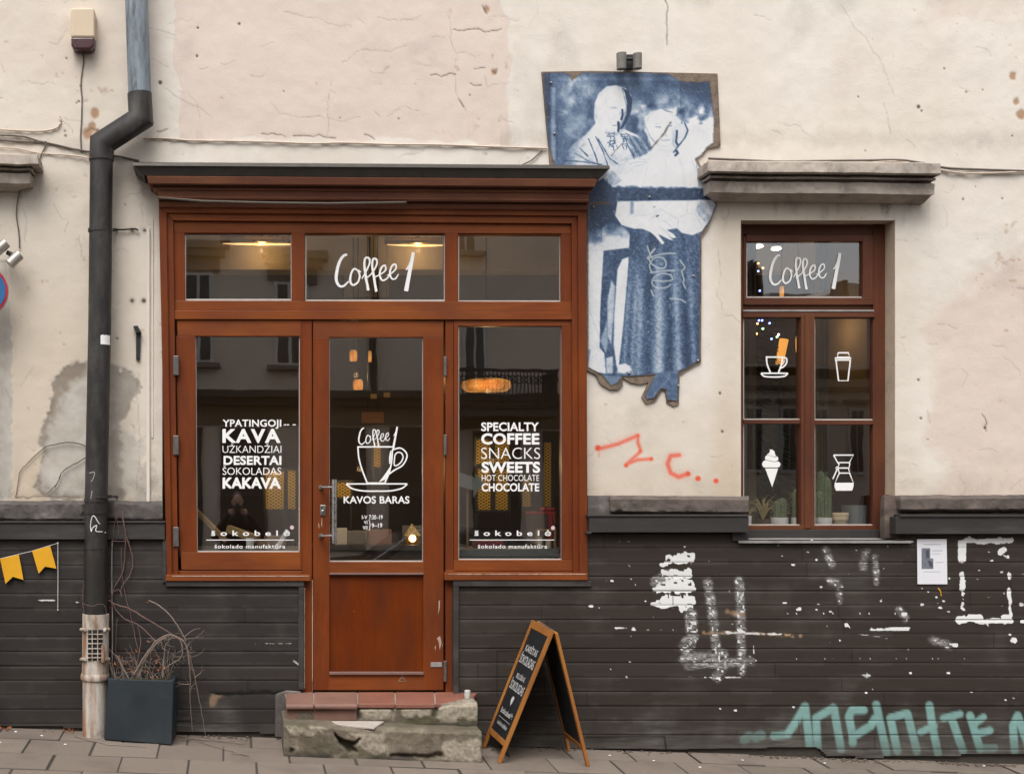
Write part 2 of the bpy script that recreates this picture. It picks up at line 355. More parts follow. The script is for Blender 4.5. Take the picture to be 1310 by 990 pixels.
TWIGP = simple('reddish_twig', (0.15, 0.085, 0.075), 0.85, 0.5, 20, 0.2)
LEAFD = simple('dead_leaf', (0.22, 0.075, 0.03), 0.8, 0.6, 25, 0.1)
SOIL = simple('mossy_soil', (0.05, 0.045, 0.022), 0.95, 0.6, 40, 0.8, 90, dirt=((0.10, 0.12, 0.03), 0.8))
PLANTER = simple('slate_blue_planter', (0.012, 0.019, 0.025), 0.6, 0.3, 5, 0.12, 120, dirt=((0.05, 0.06, 0.068), 0.5))
def glass_mat(name='window_glass', tint=(0.985, 0.99, 0.985), base=0.185):
    m = bpy.data.materials.new(name); m.use_nodes = True; t = m.node_tree; t.nodes.clear()
    o = t.nodes.new('ShaderNodeOutputMaterial'); mx = t.nodes.new('ShaderNodeMixShader'); tr = t.nodes.new('ShaderNodeBsdfTransparent'); gl = t.nodes.new('ShaderNodeBsdfGlossy')
    lw = t.nodes.new('ShaderNodeLayerWeight'); lw.inputs['Blend'].default_value = 0.35
    mr = t.nodes.new('ShaderNodeMapRange'); mr.inputs[3].default_value = base; mr.inputs[4].default_value = 0.9; mr.inputs[1].default_value = 0.12
    tr.inputs[0].default_value = (*tint, 1); gl.inputs['Roughness'].default_value = 0.012; gl.inputs[0].default_value = (0.95, 0.97, 1, 1)
    nz = t.nodes.new('ShaderNodeTexNoise'); nz.inputs['Scale'].default_value = 2.3; bp = t.nodes.new('ShaderNodeBump'); bp.inputs['Strength'].default_value = 0.02; bp.inputs['Distance'].default_value = 0.02
    tc = t.nodes.new('ShaderNodeTexCoord'); t.links.new(tc.outputs['Object'], nz.inputs['Vector']); t.links.new(nz.outputs[0], bp.inputs['Height']); t.links.new(bp.outputs[0], gl.inputs['Normal'])
    t.links.new(lw.outputs['Facing'], mr.inputs[0]); t.links.new(mr.outputs[0], mx.inputs[0]); t.links.new(tr.outputs[0], mx.inputs[1]); t.links.new(gl.outputs[0], mx.inputs[2]); t.links.new(mx.outputs[0], o.inputs[0])
    return m
GLASS = glass_mat(); GLASS2 = glass_mat('small_window_glass', base=0.095)
# ------------------------------------------------------------------ ground
def asphalt():
    M = Mat('asphalt', Roughness=0.9); n = M.noise(180, 3, 0.7); b = M.noise(1.5, 4, 0.6); c = M.mix(n, (0.035, 0.034, 0.033), (0.075, 0.072, 0.07))
    c = M.mix(M.mr(b, 0.4, 0.7, 0, 0.5), c, (0.08, 0.075, 0.07)); M.set('Base_Color', c); M.bump(n, 0.5, 0.004); return M.m
def paving():
    M = Mat('paving_slabs', Roughness=0.9); n = M.noise(120, 4, 0.65); b = M.noise(3.2, 5, 0.65); r = M.attr('rnd')
    c = M.mix(r, (0.165, 0.132, 0.106), (0.215, 0.174, 0.142)); c = M.mix(M.mr(n, 0.3, 0.7, 0, 0.5), c, (0.13, 0.103, 0.085))
    c = M.mix(M.mr(b, 0.5, 0.75, 0, 0.65), c, (0.095, 0.073, 0.06)); c = M.mix(M.mr(M.noise(210, 2, 0.5), 0.70, 0.76, 0, 0.5), c, (0.06, 0.05, 0.04))
    c = M.mix(M.mr(M.noise(26, 5, 0.7), 0.60, 0.72, 0, 0.35), c, (0.27, 0.23, 0.20))
    c = M.mix(M.attr('edge'), c, (0.075, 0.062, 0.052)); M.set('Base_Color', c); M.bump(n, 0.4, 0.004); return M.m
ASPH = asphalt(); PAVE = paving(); CONC = simple('kerb_concrete', (0.27, 0.25, 0.23), 0.9, 0.25, 12, 0.4, 90)
SAND = simple('joint_sand', (0.05, 0.042, 0.034), 0.95, 0.5, 30, 0.6, 120)
def slab_z(X, d): return G(X, 1.9) - 0.13 - 0.004 * (d - 1.9)
m = MB(); m.add([(-250, -11.9, slab_z(-250, 11)), (250, -11.9, slab_z(250, 11)), (250, -1.95, slab_z(250, 2)), (-250, -1.95, slab_z(-250, 2))], [(0, 1, 2, 3)])
tag(obj('road', m, ASPH), kind='structure')
m = MB(); m.add([(-400, -400, 12.8), (400, -400, -16.0), (400, 400, -16.0), (-400, 400, 12.8)], [(0, 1, 2, 3)])
for v in m.v: v.z -= 0.5
tag(obj('ground', m, SAND), kind='structure')
m = MB()
for sgn, d0, d1 in ((1, 1.78, 1.95), (1, 11.8, 11.95)):
    for i in range(-14, 22):
        a, b = i * 1.0, i * 1.0 + 0.99
        m.hexa([Vector((x, -d, G(x, 1.78) - (0.25 if k == 0 else 0.0))) for k in (0, 1) for x, d in ((a, d1), (b, d1), (b, d0), (a, d0))])
tag(obj('kerb', m, CONC, bevel=0.012), kind='structure')
m = MB(); m.add([(-40, -17, G(-40, 1.8)), (40, -17, G(40, 1.8)), (40, -11.93, G(40, 1.8)), (-40, -11.93, G(-40, 1.8))], [(0, 1, 2, 3)])
tag(obj('far_pavement', m, CONC), kind='structure')
def pavement():
    vs = []; fs = []; rnd = []; edge = []
    rows = [(-0.06, 0.31), (0.31, 0.66), (0.66, 1.01), (1.01, 1.36), (1.36, 1.78)]
    for k, (d0, d1) in enumerate(rows):
        off = (-1.139, -1.32, -1.114, -1.32, -1.114)[k]
        for i in range(-24, 34):
            a = off + i * 0.417; b = a + 0.417; g = 0.0042; rv = random.random() ; dz = random.uniform(-0.003, 0.003); tx = random.uniform(-.005, .005); td = random.uniform(-.006, .006)
            jx = random.uniform(-.004, .004)
            for (r, z) in ((0.0, -0.012), (0.0, -0.0035), (0.006, 0.0)):
                for x, d in ((a + g + r + jx, d1 - g - r), (b - g - r + jx, d1 - g - r), (b - g - r + jx, d0 + g + r), (a + g + r + jx, d0 + g + r)):
                    vs.append((x, -d, G(x, d) + z + dz + tx * (x - a) + td * (d - d0))); rnd.append(rv); edge.append(0.0 if r else 0.9)
            o = len(vs) - 12
            for l in (0, 4):
                for q in range(4): fs.append((o + l + q, o + l + (q + 1) % 4, o + l + 4 + (q + 1) % 4, o + l + 4 + q))
            fs.append((o + 8, o + 9, o + 10, o + 11))
    me = bpy.data.meshes.new('pavement'); me.from_pydata(vs, [], fs); me.update()
    for nm, v in (('rnd', rnd), ('edge', edge)):
        at = me.attributes.new(nm, 'FLOAT', 'POINT'); at.data.foreach_set('value', v)
    o = link('pavement', me, PAVE, None, 0, False, None, Vector((0, 0, 0))); tag(o, kind='structure')
pavement()
m = MB(); m.add([(x, -d, G(x, d) - 0.007) for x, d in ((-12, 1.8), (14, 1.8), (14, -0.2), (-12, -0.2))], [(0, 1, 2, 3)])
tag(obj('pavement_bed', m, SAND), kind='structure')
# ------------------------------------------------------------------ the cafe building
BLD = thing('cafe_building', (2.2, 0, 0.0), 'old cafe building with peeling cream stucco, brown timber shopfront and dark boarded base', 'building')
SHOP = [(204, 212), (750, 212), (752, 745), (580, 745), (580, 890), (386, 890), (386, 745), (213, 745)]
WIN = (948, 282, 1145, 700)
def wl(a, b, step): return np.linspace(a, b, int(round((b - a) / step)) + 1)
xs = np.unique(np.concatenate([wl(-900, -340, 60), wl(-340, -15, 4), wl(-15, 1325, 1.4), wl(1325, 1660, 4), wl(1660, 2300, 65), [204, 213, 750, 752, 948, 1145]]))
ys = np.unique(np.concatenate([wl(-900, -240, 60), wl(-240, -15, 5), wl(-15, 695, 1.4), [212, 282, 698]]))
def keepw(cx, cy):
    k = np.ones(cx.shape, bool); k &= ~((cx > 208) & (cx < 749) & (cy > 216)); k &= ~((cx > WIN[0]) & (cx < WIN[2]) & (cy > WIN[1])); return k
CR = [[(363, 15), (375, 17), (395, 22), (410, 26), (425, 31), (437, 34), (445, 31), (450, 33)], [(457, 22), (463, 27), (470, 31)], [(483, 22), (500, 26), (515, 26), (540, 21)],
      [(437, 82), (444, 76), (452, 72), (458, 66), (465, 64), (478, 64), (500, 67)], [(422, 103), (421, 115), (430, 118)], [(420, 118), (421, 150), (420, 172)],
      [(575, 20), (577, 50), (582, 70), (582, 100), (583, 115), (587, 130), (597, 143)], [(345, 130), (357, 143), (380, 150), (420, 150), (440, 155), (462, 150)], [(495, 150), (505, 142), (520, 137), (535, 142)],
      [(620, 100), (622, 112), (637, 108), (652, 106)], [(585, 68), (600, 69), (607, 76)], [(535, 84), (550, 84)], [(552, 49), (560, 47), (570, 47)], [(472, 90), (480, 92), (490, 93), (498, 85)],
      [(480, 142), (485, 150)], [(1078, 8), (1090, 30), (1110, 55), (1125, 75), (1133, 95), (1137, 108), (1145, 122)], [(1130, 132), (1136, 152), (1138, 170)], [(160, 252), (175, 248), (184, 241)], [(182, 232), (183, 258), (179, 292)],
      [(68, 262), (78, 280), (88, 284), (84, 298)], [(210, 112), (220, 122), (240, 133), (255, 140), (272, 152)], [(228, 118), (236, 122)], [(283, 82), (292, 82), (302, 79)], [(40, 108), (52, 110), (60, 105), (72, 108)], [(28, 106), (38, 105)],
      [(60, 55), (72, 58), (80, 50), (88, 38)], [(193, 75), (205, 83), (215, 86)], [(0, 83), (6, 92)], [(190, 34), (205, 40), (225, 46)], [(255, 88), (268, 86)], [(176, 475), (178, 560), (176, 625)], [(1200, 413), (1212, 415), (1222, 419)], [(1185, 440), (1200, 442)],
      [(1190, 330), (1196, 332), (1200, 330)], [(1120, 300), (1160, 310), (1175, 308)], [(1165, 594), (1172, 596)], [(1188, 525), (1190, 540)], [(920, 320), (922, 350), (918, 380), (925, 395)], [(910, 585), (925, 583)], [(1250, 60), (1262, 62), (1270, 70)], [(1228, 110), (1240, 118)],
      [(1160, 180), (1170, 190)], [(965, 20), (985, 26)], [(1270, 440), (1290, 446)], [(1230, 470), (1236, 480), (1232, 494)], [(30, 262), (36, 285), (33, 310)], [(100, 300), (104, 330)], [(150, 320), (158, 318), (164, 322)], [(335, 60), (350, 55)], [(640, 150), (655, 155)], [(320, 98), (330, 100), (337, 96)]]
CRS = [[(580, 37), (592, 39), (600, 38), (612, 39), (620, 42), (628, 39), (642, 37)], [(550, 97), (560, 96), (567, 99), (575, 96), (583, 96)], [(600, 107), (608, 109), (616, 109)], [(606, 89), (614, 88), (621, 87)], [(852, 0), (853, 30), (853, 60)], [(586, 126), (592, 138)],
       [(630, 92), (634, 96), (636, 90)], [(619, 8), (622, 18)], [(1258, 530), (1261, 540), (1260, 550)], [(110, 170), (118, 164), (126, 168)], [(20, 637), (60, 636), (100, 637)], [(200, 168), (215, 166)], [(336, 174), (350, 172), (365, 175)], [(375, 175), (395, 173), (430, 176)], [(466, 172), (480, 176)]]
def wattr(x, y):
    z = lambda: np.zeros_like(x); n1 = fbm(x, y, 60, 1); n2 = fbm(x, y, 14, 2); n3 = fbm(x, y, 160, 5, 3)
    pink = z(); wob = (n1 - .5) * 26 + (n2 - .5) * 10
    e = np.minimum.reduce([x - 225, 648 - x, 182 - y]) + wob; pink = np.maximum(pink, sstep(-6, 6, e) * .85)
    e = np.minimum.reduce([x - 1175, y - 330 - (1310 - x) * .3]) + wob * 3; pink = np.maximum(pink, sstep(-40, 60, e) * .75)
    e = np.minimum.reduce([1330 - x, 40 - y, x - 1180]) + wob * 2; pink = np.maximum(pink, sstep(-20, 30, e) * .5)
    e = 60 - np.hypot(x - 1100, (y - 90) * .8) + wob * 2; pink = np.maximum(pink, sstep(-40, 40, e) * .4)
    e = np.minimum(230 - x, 130 - y) + wob * 2; pink = np.maximum(pink, sstep(-30, 40, e) * .45)
    warm = sstep(230, 120, x) * (.25 + .5 * sstep(200, 500, y)) + sstep(230, 290, y) * sstep(1135, 1100, x) * sstep(900, 930, x) * .5
    warm = warm + .32 * sstep(470, 540, y) * sstep(748, 760, x) * sstep(960, 930, x) + .25 * sstep(1135, 1145, x) * sstep(1190, 1160, x) * sstep(280, 320, y); warm = warm + .35 * sstep(560, 640, y + (n1 - .5) * 60)
    bare = z(); rim = z()
    P = [(46, 625), (52, 570), (62, 520), (75, 475), (108, 462), (150, 470), (172, 480), (178, 495), (165, 525), (152, 545), (160, 640), (60, 640)]
    fillpoly(bare, x, y, P, 1.0, 3, 7, 2)
    inner = z(); fillpoly(inner, x, y, [(50, 622), (60, 565), (72, 520), (92, 488), (125, 472), (140, 500), (140, 635), (62, 635)], 1.0, 8, 8, 5)
    rim = np.clip(bare - inner, 0, 1) * (.45 + .6 * n2) * (.75 + .5 * (x < 110))
    fillpoly(bare, x, y, [(140, 560), (175, 540), (205, 600), (203, 645), (140, 645)], .55, 18, 20, 3)
    fillpoly(bare, x, y, [(-20, 335), (8, 335), (15, 420), (16, 640), (-20, 640)], .9, 2, 3, 4)
    grime = z(); grime += sstep(600, 645, y + (n2 - .5) * 50) * (.35 + .5 * (x < 210)) * n2
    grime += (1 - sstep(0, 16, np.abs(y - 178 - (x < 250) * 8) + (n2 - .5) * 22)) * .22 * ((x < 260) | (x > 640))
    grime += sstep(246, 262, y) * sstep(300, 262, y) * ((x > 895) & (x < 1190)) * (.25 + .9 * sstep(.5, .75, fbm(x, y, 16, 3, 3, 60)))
    grime += sstep(24, 6, np.hypot((x - 62) / 2.2, y - 238)) * .3 + sstep(30, 8, np.hypot(x - 187, y - 232)) * .8 * n2 * 1.6
    grime += sstep(40, 10, np.hypot(x - 160, y - 180)) * .5 * n2 + sstep(28, 6, np.hypot(x - 25, y - 345)) * .6 * n2
    grime += sstep(26, 0, np.abs(x - 205)) * (y > 300) * (y < 640) * .15 + sstep(.62, .85, n1) * .25 + sstep(14, 0, np.abs(x - 145)) * .3 * (y > 200) * (y < 460) * n2 * 1.5
    fl = fbm(x, y, 9, 6, 3); fmk = sstep(.80, .87, fl + .09 * (n3 - .5) * 2 + .07 * ((x > 560) & (x < 650) & (y < 190)) + .06 * (x > 1270))
    tan = fmk * .38 * (1 - inner) * sstep(.42, .6, n1)
    for cx, cy, r in ((1306, 148, 6), (1295, 98, 4), (1300, 130, 3), (622, 12, 3), (632, 92, 4), (118, 163, 5), (112, 171, 5), (125, 170, 4), (122, 146, 5)): tan = np.maximum(tan, sstep(r + 2, r - 1.5, np.hypot(x - cx, (y - cy) * .8) + (n2 - .5) * 6) * .85)
    red = z()
    for p, r in (([(767, 574), (790, 568), (816, 557)], 2.6), ([(816, 557), (816, 566), (820, 577)], 2.2), ([(820, 577), (810, 586), (801, 594)], 2.2), ([(801, 594), (816, 588), (832, 587)], 2.2), ([(869, 582), (858, 583), (854, 593), (858, 605), (868, 610), (880, 606)], 3.0)):
        stroke(red, x, y, p, r, 1.9, .86)
    for px_, py_, r in ((765, 573, 4.0), (816, 557, 2.6), (819, 577, 2.6), (801, 595, 3), (833, 587, 2.8), (880, 606, 3.6), (893, 612, 3.6), (916, 615, 3.4)): stroke(red, x, y, [(px_, py_)], r, 1.3, 1)
    stroke(red, x, y, [(766, 577), (766, 584)], .8, .6, .6); stroke(red, x, y, [(767, 574), (816, 557)], 5.5, 3.5, .16); stroke(red, x, y, [(869, 582), (858, 583), (854, 593), (858, 605), (868, 610), (880, 606)], 6, 4, .16)
    crack = z()
    jx = x + (fbm(x, y, 12, 4, 3) - .5) * 7; jy = y + (fbm(x, y, 12, 7, 3) - .5) * 7
    for p in CR: stroke(crack, jx, jy, p, .35, .85, .42)
    for p in CRS: stroke(crack, jx, jy, p, .7, .9, .85)
    r2 = random.Random(5)
    for _ in range(70):
        cx, cy = r2.uniform(0, 1310), r2.uniform(0, 640); a = r2.uniform(-.5, .5); p = [(cx, cy)]
        for _k in range(r2.randint(2, 5)): a += r2.uniform(-.8, .8); p.append((p[-1][0] + math.cos(a) * r2.uniform(4, 12), p[-1][1] + math.sin(a) * r2.uniform(4, 12)))
        stroke(crack, jx, jy, p, .45, .8, r2.uniform(.12, .4))
    for cx, cy, r in ((85, 75, 1.2), (205, 106, 2.5), (252, 72, 1.8), (253, 36, 1.6), (306, 31, 1.8), (363, 117, 1), (435, 151, .9), (510, 152, 1.2), (601, 122, 1.1), (1098, 124, 1.2), (1175, 137, 2.4), (1179, 142, 1.4), (1208, 88, 1.2), (1236, 118, 1.3), (1257, 115, 1), (1295, 174, 1.3), (1107, 193, 1), (1248, 239, .8), (1232, 255, 1.4), (1282, 254, 1.2),
                      (1175, 486, 1.6), (1178, 535, 1.6), (1187, 562, 1), (1260, 547, 2), (921, 503, 1.8), (924, 552, 1.8), (160, 262, 1), (150, 433, 1.6), (101, 130, 1.6), (83, 168, 1.4), (84, 174, 1.6), (103, 110, 1.4), (98, 132, 1.2)): stroke(crack, x, y, [(cx, cy)], r, .7, 1)
    for bx_, by_, r in ((169, 295, 2.2), (185, 295, 2.0), (169, 385, 2.4), (184, 385, 2.8)):
        stroke(crack, x, y, [(bx_, by_)], r, .8, 1); stroke(grime, x, y, [(bx_, by_)], r + 2, 3, .5)
    return dict(pink=pink, warm=warm, bare=bare, rim=rim, grime=grime, tan=tan, red=red, crack=crack)
def wdepth(x, y):
    a = wattr(x, y); d = (fbm(x, y, 110, 1, 4) - .5) * .016 + (fbm(x, y, 22, 4, 3) - .5) * .0045
    d -= a['crack'] * .003 + a['bare'] * .005 + a['tan'] * .003
    # plaster band over the right window and round the left side of the shopfront
    d += .012 * sstep(256, 259, y) * sstep(284, 282, y) * ((x > 905) & (x < 1150)) * 0
    return d * ((x > -345) & (x < 1665) & (y > -245))
obj_wall = gridmesh('wall', xs, ys, keepw, wdepth, wattr, STU, BLD, label='peeling cream and pink stucco wall with cracks and a red spray scrawl')
m = MB()                                    # masonry core behind the stucco: sides, back, roof, parapet
m.box((-7, .36, -1.0), (-6.6, 7, 8.9)); m.box((12.0, .36, -1.0), (12.4, 7, 8.9)); m.box((-7, 6.6, -1), (12.4, 7, 8.9)); m.box((-7, .02, 8.9), (12.4, 7, 9.1))
m.box((-7, .3, 4.15), (12.4, .36, 8.9)); m.box((-7, .3, -1), (-.9, .36, 4.15)); m.box((5.3, .3, -1), (12.4, .36, 4.15)); m.box((2.60, .3, -1), (3.25, .36, 4.15))
obj('masonry', m, REVEAL, BLD)
# reveal of the right window
m = MB(); a, b, c_, e = WIN
m.add([W(c_, b, .004), W(c_, e, .004), Vector((W(c_, e).x, .22, W(c_, e).z)), Vector((W(c_, b).x, .22, W(c_, b).z))], [(0, 3, 2, 1)])
m.add([W(a, b, .004), W(c_, b, .004), Vector((W(c_, b).x, .22, W(c_, b).z)), Vector((W(a, b).x, .22, W(a, b).z))], [(0, 1, 2, 3)])
m.add([W(a, b, .004), W(a, e, .004), Vector((W(a, e).x, .22, W(a, e).z)), Vector((W(a, b).x, .22, W(a, b).z))], [(0, 1, 2, 3)])
obj('window_reveal', m, REVEAL, BLD)
# ------------------------------------------------------------------ boarded base
BS, BE = 19.0, 0
def brows(y0, y1, off=0.0):
    b = [y0]; y = y0 + 18.5 - off
    while y < y1 - 3: b.append(y); y += 18.4
    b.append(y1); rows = []
    for a, c in zip(b[:-1], b[1:]): rows += [a + .01, a + .7, a + 1.5] + list(wl(a + 3, c - 3, 2.6)) + [c - 1.5, c - .7]
    return np.array(rows), b
def claddepth(b, seed, df):
    bb = np.array(b)
    def f(x, y):
        k = np.clip(np.searchsorted(bb, y, side='right') - 1, 0, len(bb) - 2)
        e = np.minimum(y - bb[k], bb[k + 1] - y); off = _tab[seed, k % 256, 3] * .006
        seglen = (x + 137 * _tab[seed, k % 256, 9] * 8) // 430; off = off + _tab[seed + 1, (k * 7 + seglen.astype(int)) % 256, 5] * .004
        return df + off * .5 - .0034 * sstep(1.1, .1, e) * (.35 + 1.1 * _tab[seed + 3, k % 256, 21]) + (fbm(x, y, 120, seed, 3, 30) - .5) * .006 + .0012 * ((y - bb[k]) / 18.0)
    return f
yrR, bR = brows(682, 975); yrL, bL = brows(690, 950, 4)
def botline(x): return np.interp(x, [-900, 0, 105, 230, 386, 582, 755, 868, 1000, 1040, 1048, 1058, 1110, 1200, 1310, 2300], [912, 928, 930, 935, 938, 953, 957, 958, 955.5, 954, 957, 966.5, 968.5, 966, 963, 985])
TEAL = [([(1008, 938), (1020, 920), (1029, 904)], 5, .9), ([(1030, 903), (1036, 955)], 5, .9), ([(990, 941), (1008, 939)], 5, .7), ([(952, 946), (958, 941)], 6, .35), ([(967, 943), (974, 940)], 6, .4),
        ([(1046, 957), (1044, 918), (1066, 905)], 5, .9), ([(1067, 906), (1076, 958)], 5, .85), ([(1105, 908), (1090, 908), (1086, 916), (1091, 942), (1091, 950)], 5, .9), ([(1091, 942), (1114, 928), (1120, 918)], 5.2, .9), ([(1121, 901), (1127, 930), (1134, 962)], 5, .85),
        ([(1148, 960), (1139, 918), (1160, 912)], 5, .9), ([(1161, 913), (1173, 960)], 5, .8), ([(1178, 936), (1195, 928)], 4.5, .9), ([(1189, 902), (1193, 930), (1200, 963)], 5, .9), ([(1207, 918), (1228, 913)], 4.5, .9), ([(1217, 917), (1232, 960)], 5, .85),
        ([(1241, 915), (1254, 958)], 5, .9), ([(1246, 926), (1258, 917)], 4.5, .9), ([(1250, 938), (1266, 934)], 5, .9), ([(1254, 957), (1272, 956)], 5, .6), ([(1298, 960), (1296, 928), (1302, 915), (1316, 955)], 5, .9)]
def cladattr(left):
    def f(x, y):
        z = lambda: np.zeros_like(x); white = z(); teal = z(); dust = z(); chip = z(); gap = z(); scuff = z()
        n = fbm(x, y, 7, 2, 3, 4); n2 = fbm(x, y, 40, 5, 4)
        tone = np.full_like(x, .75 if left else 0.0) + (0 if left else .35 * sstep(880, 950, y))
        dust += sstep(895, 965, y + (n2 - .5) * 70) * .8 + sstep(.55, .8, n2) * .25
        bb = np.array(bL if left else bR); e = np.min(np.abs(y[:, None] - bb[None, :]), 1) if len(x) < 400000 else 9
        kk = np.clip(np.searchsorted(bb, y, side='right') - 1, 0, len(bb) - 2); gap = np.maximum(gap, sstep(1.0, .1, e) * (.10 + .48 * _tab[5, kk % 256, 21]) * (.5 + fbm(x, y * 0 + kk * 31, 60, 6, 3)))
        brd = _tab[6, kk % 256, 40] * .6 + .4 * _tab[3, kk % 256, ((x + 900 * _tab[2, kk % 256, 8]) // 380).astype(int) & 255]
        jx = (x + 900 * _tab[2, kk % 256, 8]) % 380; gap = np.maximum(gap, (jx < 1.3) * .6)
        dust += sstep(3, 1, np.abs(e - 1.8)) * .16 * (n2 > .45)
        nx_ = (x + 61 * _tab[1, kk % 256, 60]) % 97; gap = np.maximum(gap, sstep(1.5, .6, np.hypot(nx_ - 40, (y - bb[kk]) - 9)) * .5)
        if left:
            for p, r, v in (([(50, 768), (72, 767)], .8, .7), ([(97, 771), (104, 771)], 1.0, 1), ([(325, 823.5), (383, 823)], .45, .55), ([(376, 845), (382, 850)], 1.5, .5)): stroke(white, x, y, p, r, .8, v, .8, 2, 3)
            fillpoly(chip, x, y, [(268, 888), (288, 887), (279, 893), (273, 903), (268, 904)], .45, 1.5, 3, 3); fillpoly(gap, x, y, [(268, 884), (386, 882), (386, 886), (330, 888), (285, 889), (268, 887)], 1, 1, 1.5, 3); fillpoly(gap, x, y, [(225, 920), (262, 921), (226, 924)], 1, .7, 1, 2)
            stroke(white, x, y, [(383, 790), (384, 880)], .9, .8, .9, 1.5, 3, 4)
        else:
            nz = lambda s, sy, sd: fbm(x, y, s, sd, 3, sy)
            heavy = z()
            for p, r in (([(838, 752), (850, 751)], 3), ([(834, 772), (846, 773)], 2.5), ([(846, 722), (856, 721)], 2)): stroke(heavy, x, y, p, r, 2, 1, 3.2, 3, 9)
            for P in ([(852, 710), (888, 708), (886, 719), (850, 721)], [(847, 727), (886, 728), (887, 738), (858, 741), (849, 736)], [(856, 740), (886, 741), (889, 757), (858, 759), (836, 757), (839, 749)], [(848, 761), (889, 762), (888, 774), (872, 785), (866, 776), (838, 777), (840, 768)]): fillpoly(heavy, x, y, P, 1.0, 1.0, 4.5, 4)
            faint = z()
            for p, r in (([(884, 784), (886, 815)], 7), ([(882, 822), (878, 828)], 9), ([(876, 843), (925, 836)], 6), ([(906, 745), (910, 775), (917, 830)], 5), ([(946, 742), (948, 800), (949, 858)], 5), ([(925, 850), (918, 865)], 6), ([(880, 850), (960, 845)], 5), ([(1056, 703), (1064, 722)], 4), ([(1072, 745), (1075, 768)], 3), ([(1119, 712), (1122, 745)], 3), ([(1150, 780), (1158, 790)], 4), ([(1108, 705), (1104, 725)], 4), ([(855, 735), (838, 745)], 6), ([(1062, 743), (1072, 748)], 4), ([(1192, 818), (1215, 826)], 4)): stroke(faint, x, y, p, r, 3, 1, 2, 4, 5)
            white = heavy * sstep(.26, .36, nz(9, 2.2, 2)); scuff = np.maximum(scuff, faint * (.35 + .9 * sstep(.35, .65, nz(14, 3, 5)))); white = np.maximum(white, faint * sstep(.60, .70, nz(4, 2.0, 5)))
            for p, r, v in (([(765, 802), (830, 805)], 1.0, .8), ([(830, 806), (900, 808)], .8, .7), ([(900, 808), (1000, 811)], 1.2, .85), ([(1115, 805), (1163, 804)], 2, .8), ([(1098, 811), (1135, 816)], 1.2, .5), ([(876, 866), (965, 866)], .8, .7), ([(964, 825), (965, 865)], .8, .6), ([(1162, 806), (1162, 838)], .6, .5), ([(1082, 798), (1087, 805)], 2.5, .9), ([(1105, 861), (1113, 866)], 3.5, .55)):
                t = z(); stroke(t, x, y, p, r, 1.0, v, 1.6, 6, 5); white = np.maximum(white, t * sstep(.36, .5, nz(7, 4, 3)))
            t = z(); stroke(t, x, y, [(900, 809), (960, 810), (1025, 813)], 1.3, 1, .8, 1.5, 1, 5); chip = np.maximum(chip, t * sstep(.4, .55, nz(5, 4, 7)))
            stroke(chip, x, y, [(930, 783), (950, 785)], 2.5, 2, .6, 3, 2, 5)
            r2 = random.Random(9)
            for _ in range(95):
                cx = r2.uniform(760, 1312); cy = 690 + abs(r2.gauss(0, 85)); rr = r2.choice((.6, .7, .8, .9, 1.1, 1.5)); 
                if cy > 940 or (cx < 850 and r2.random() < .35): continue
                stroke(white, x, y, [(cx, cy), (cx + r2.uniform(-2.5, 2.5), cy + r2.uniform(-.8, .8))], rr, .8, r2.uniform(.5, 1), .6, 1, 3)
            for cx in (1008, 1019, 1054, 1066, 1100, 1112, 1145): stroke(white, x, y, [(cx, 785)], .9, .7, 1)
            for cx in (1019, 1055, 1066, 1100, 1113, 1147, 1160, 1193, 1200, 1234): stroke(white, x, y, [(cx, 841.5)], .9, .7, 1)
            for cx, cy, r in ((1022, 779, 2.6), (1222, 825, 3), (1297, 819, 3.4), (1157, 785, 3), (1165, 861, 1.4), (1214, 860, 1.7), (1108, 886, 1.2), (941, 908, 1.5), (1015, 904, 1), (756, 775, 2.2), (783, 743, 1.6), (807, 741, 1.2), (1231, 702, 2.5), (1180, 773, 2), (1203, 777, 2), (1307, 773, 2.5), (1308, 795, 2.5)): stroke(white, x, y, [(cx - r * .5, cy), (cx + r * .5, cy)], r * .8, .8, 1, .8, 2, 3)
            fr = z()
            for p, r in (([(1230, 694), (1240, 690), (1250, 693), (1262, 692), (1278, 691), (1294, 691)], 3.4), ([(1231, 694), (1231, 715)], 5), ([(1231, 734), (1231, 753)], 3.2), ([(1233, 760), (1232, 782)], 3), ([(1228, 793), (1240, 790), (1252, 791)], 5.5), ([(1252, 795), (1275, 794), (1294, 795)], 3), ([(1285, 790), (1291, 789)], 4), ([(1291, 754), (1293, 792)], 2.0), ([(1291, 735), (1292, 739)], 2), ([(1279, 707), (1284, 703)], 3.2), ([(1288, 712), (1290, 712)], 2)): stroke(fr, x, y, p, r, 1.4, 1, 2.0, 5, 5)
            fr *= np.where((np.abs(x - 1232) < 6) & (y > 755) & (y < 788), sstep(.4, .5, nz(6, 4, 1)), 1); white = np.maximum(white, fr)
            for p, r, v in TEAL:
                t = z(); stroke(t, x, y, p, r, 1.5, v); teal = np.maximum(teal, t * (1 - .55 * sstep(935, 962, y)) * (.82 + .3 * nz(5, 5, 3)))
            stroke(gap, x, y, [(640, 832), (636, 832), (636, 890)], .9, .7, .8); stroke(gap, x, y, [(640, 832), (675, 831)], .9, .7, .8)
            stroke(gap, x, y, [(750, 942), (850, 941.5), (852, 957)], 1.1, .8, .9); stroke(gap, x, y, [(943, 934), (943, 942)], .7, .6, .7); stroke(gap, x, y, [(762, 905), (762, 925)], .5, .6, .4)
        return dict(white=white, teal=teal, dust=dust, chip=chip, gap=gap, tone=tone, scuff=scuff, brd=brd)
    return f
xsR = np.unique(np.concatenate([[581, 752, 944, 1166], wl(581, 1325, 1.45), wl(1325, 1660, 5), wl(1660, 2300, 60)]))
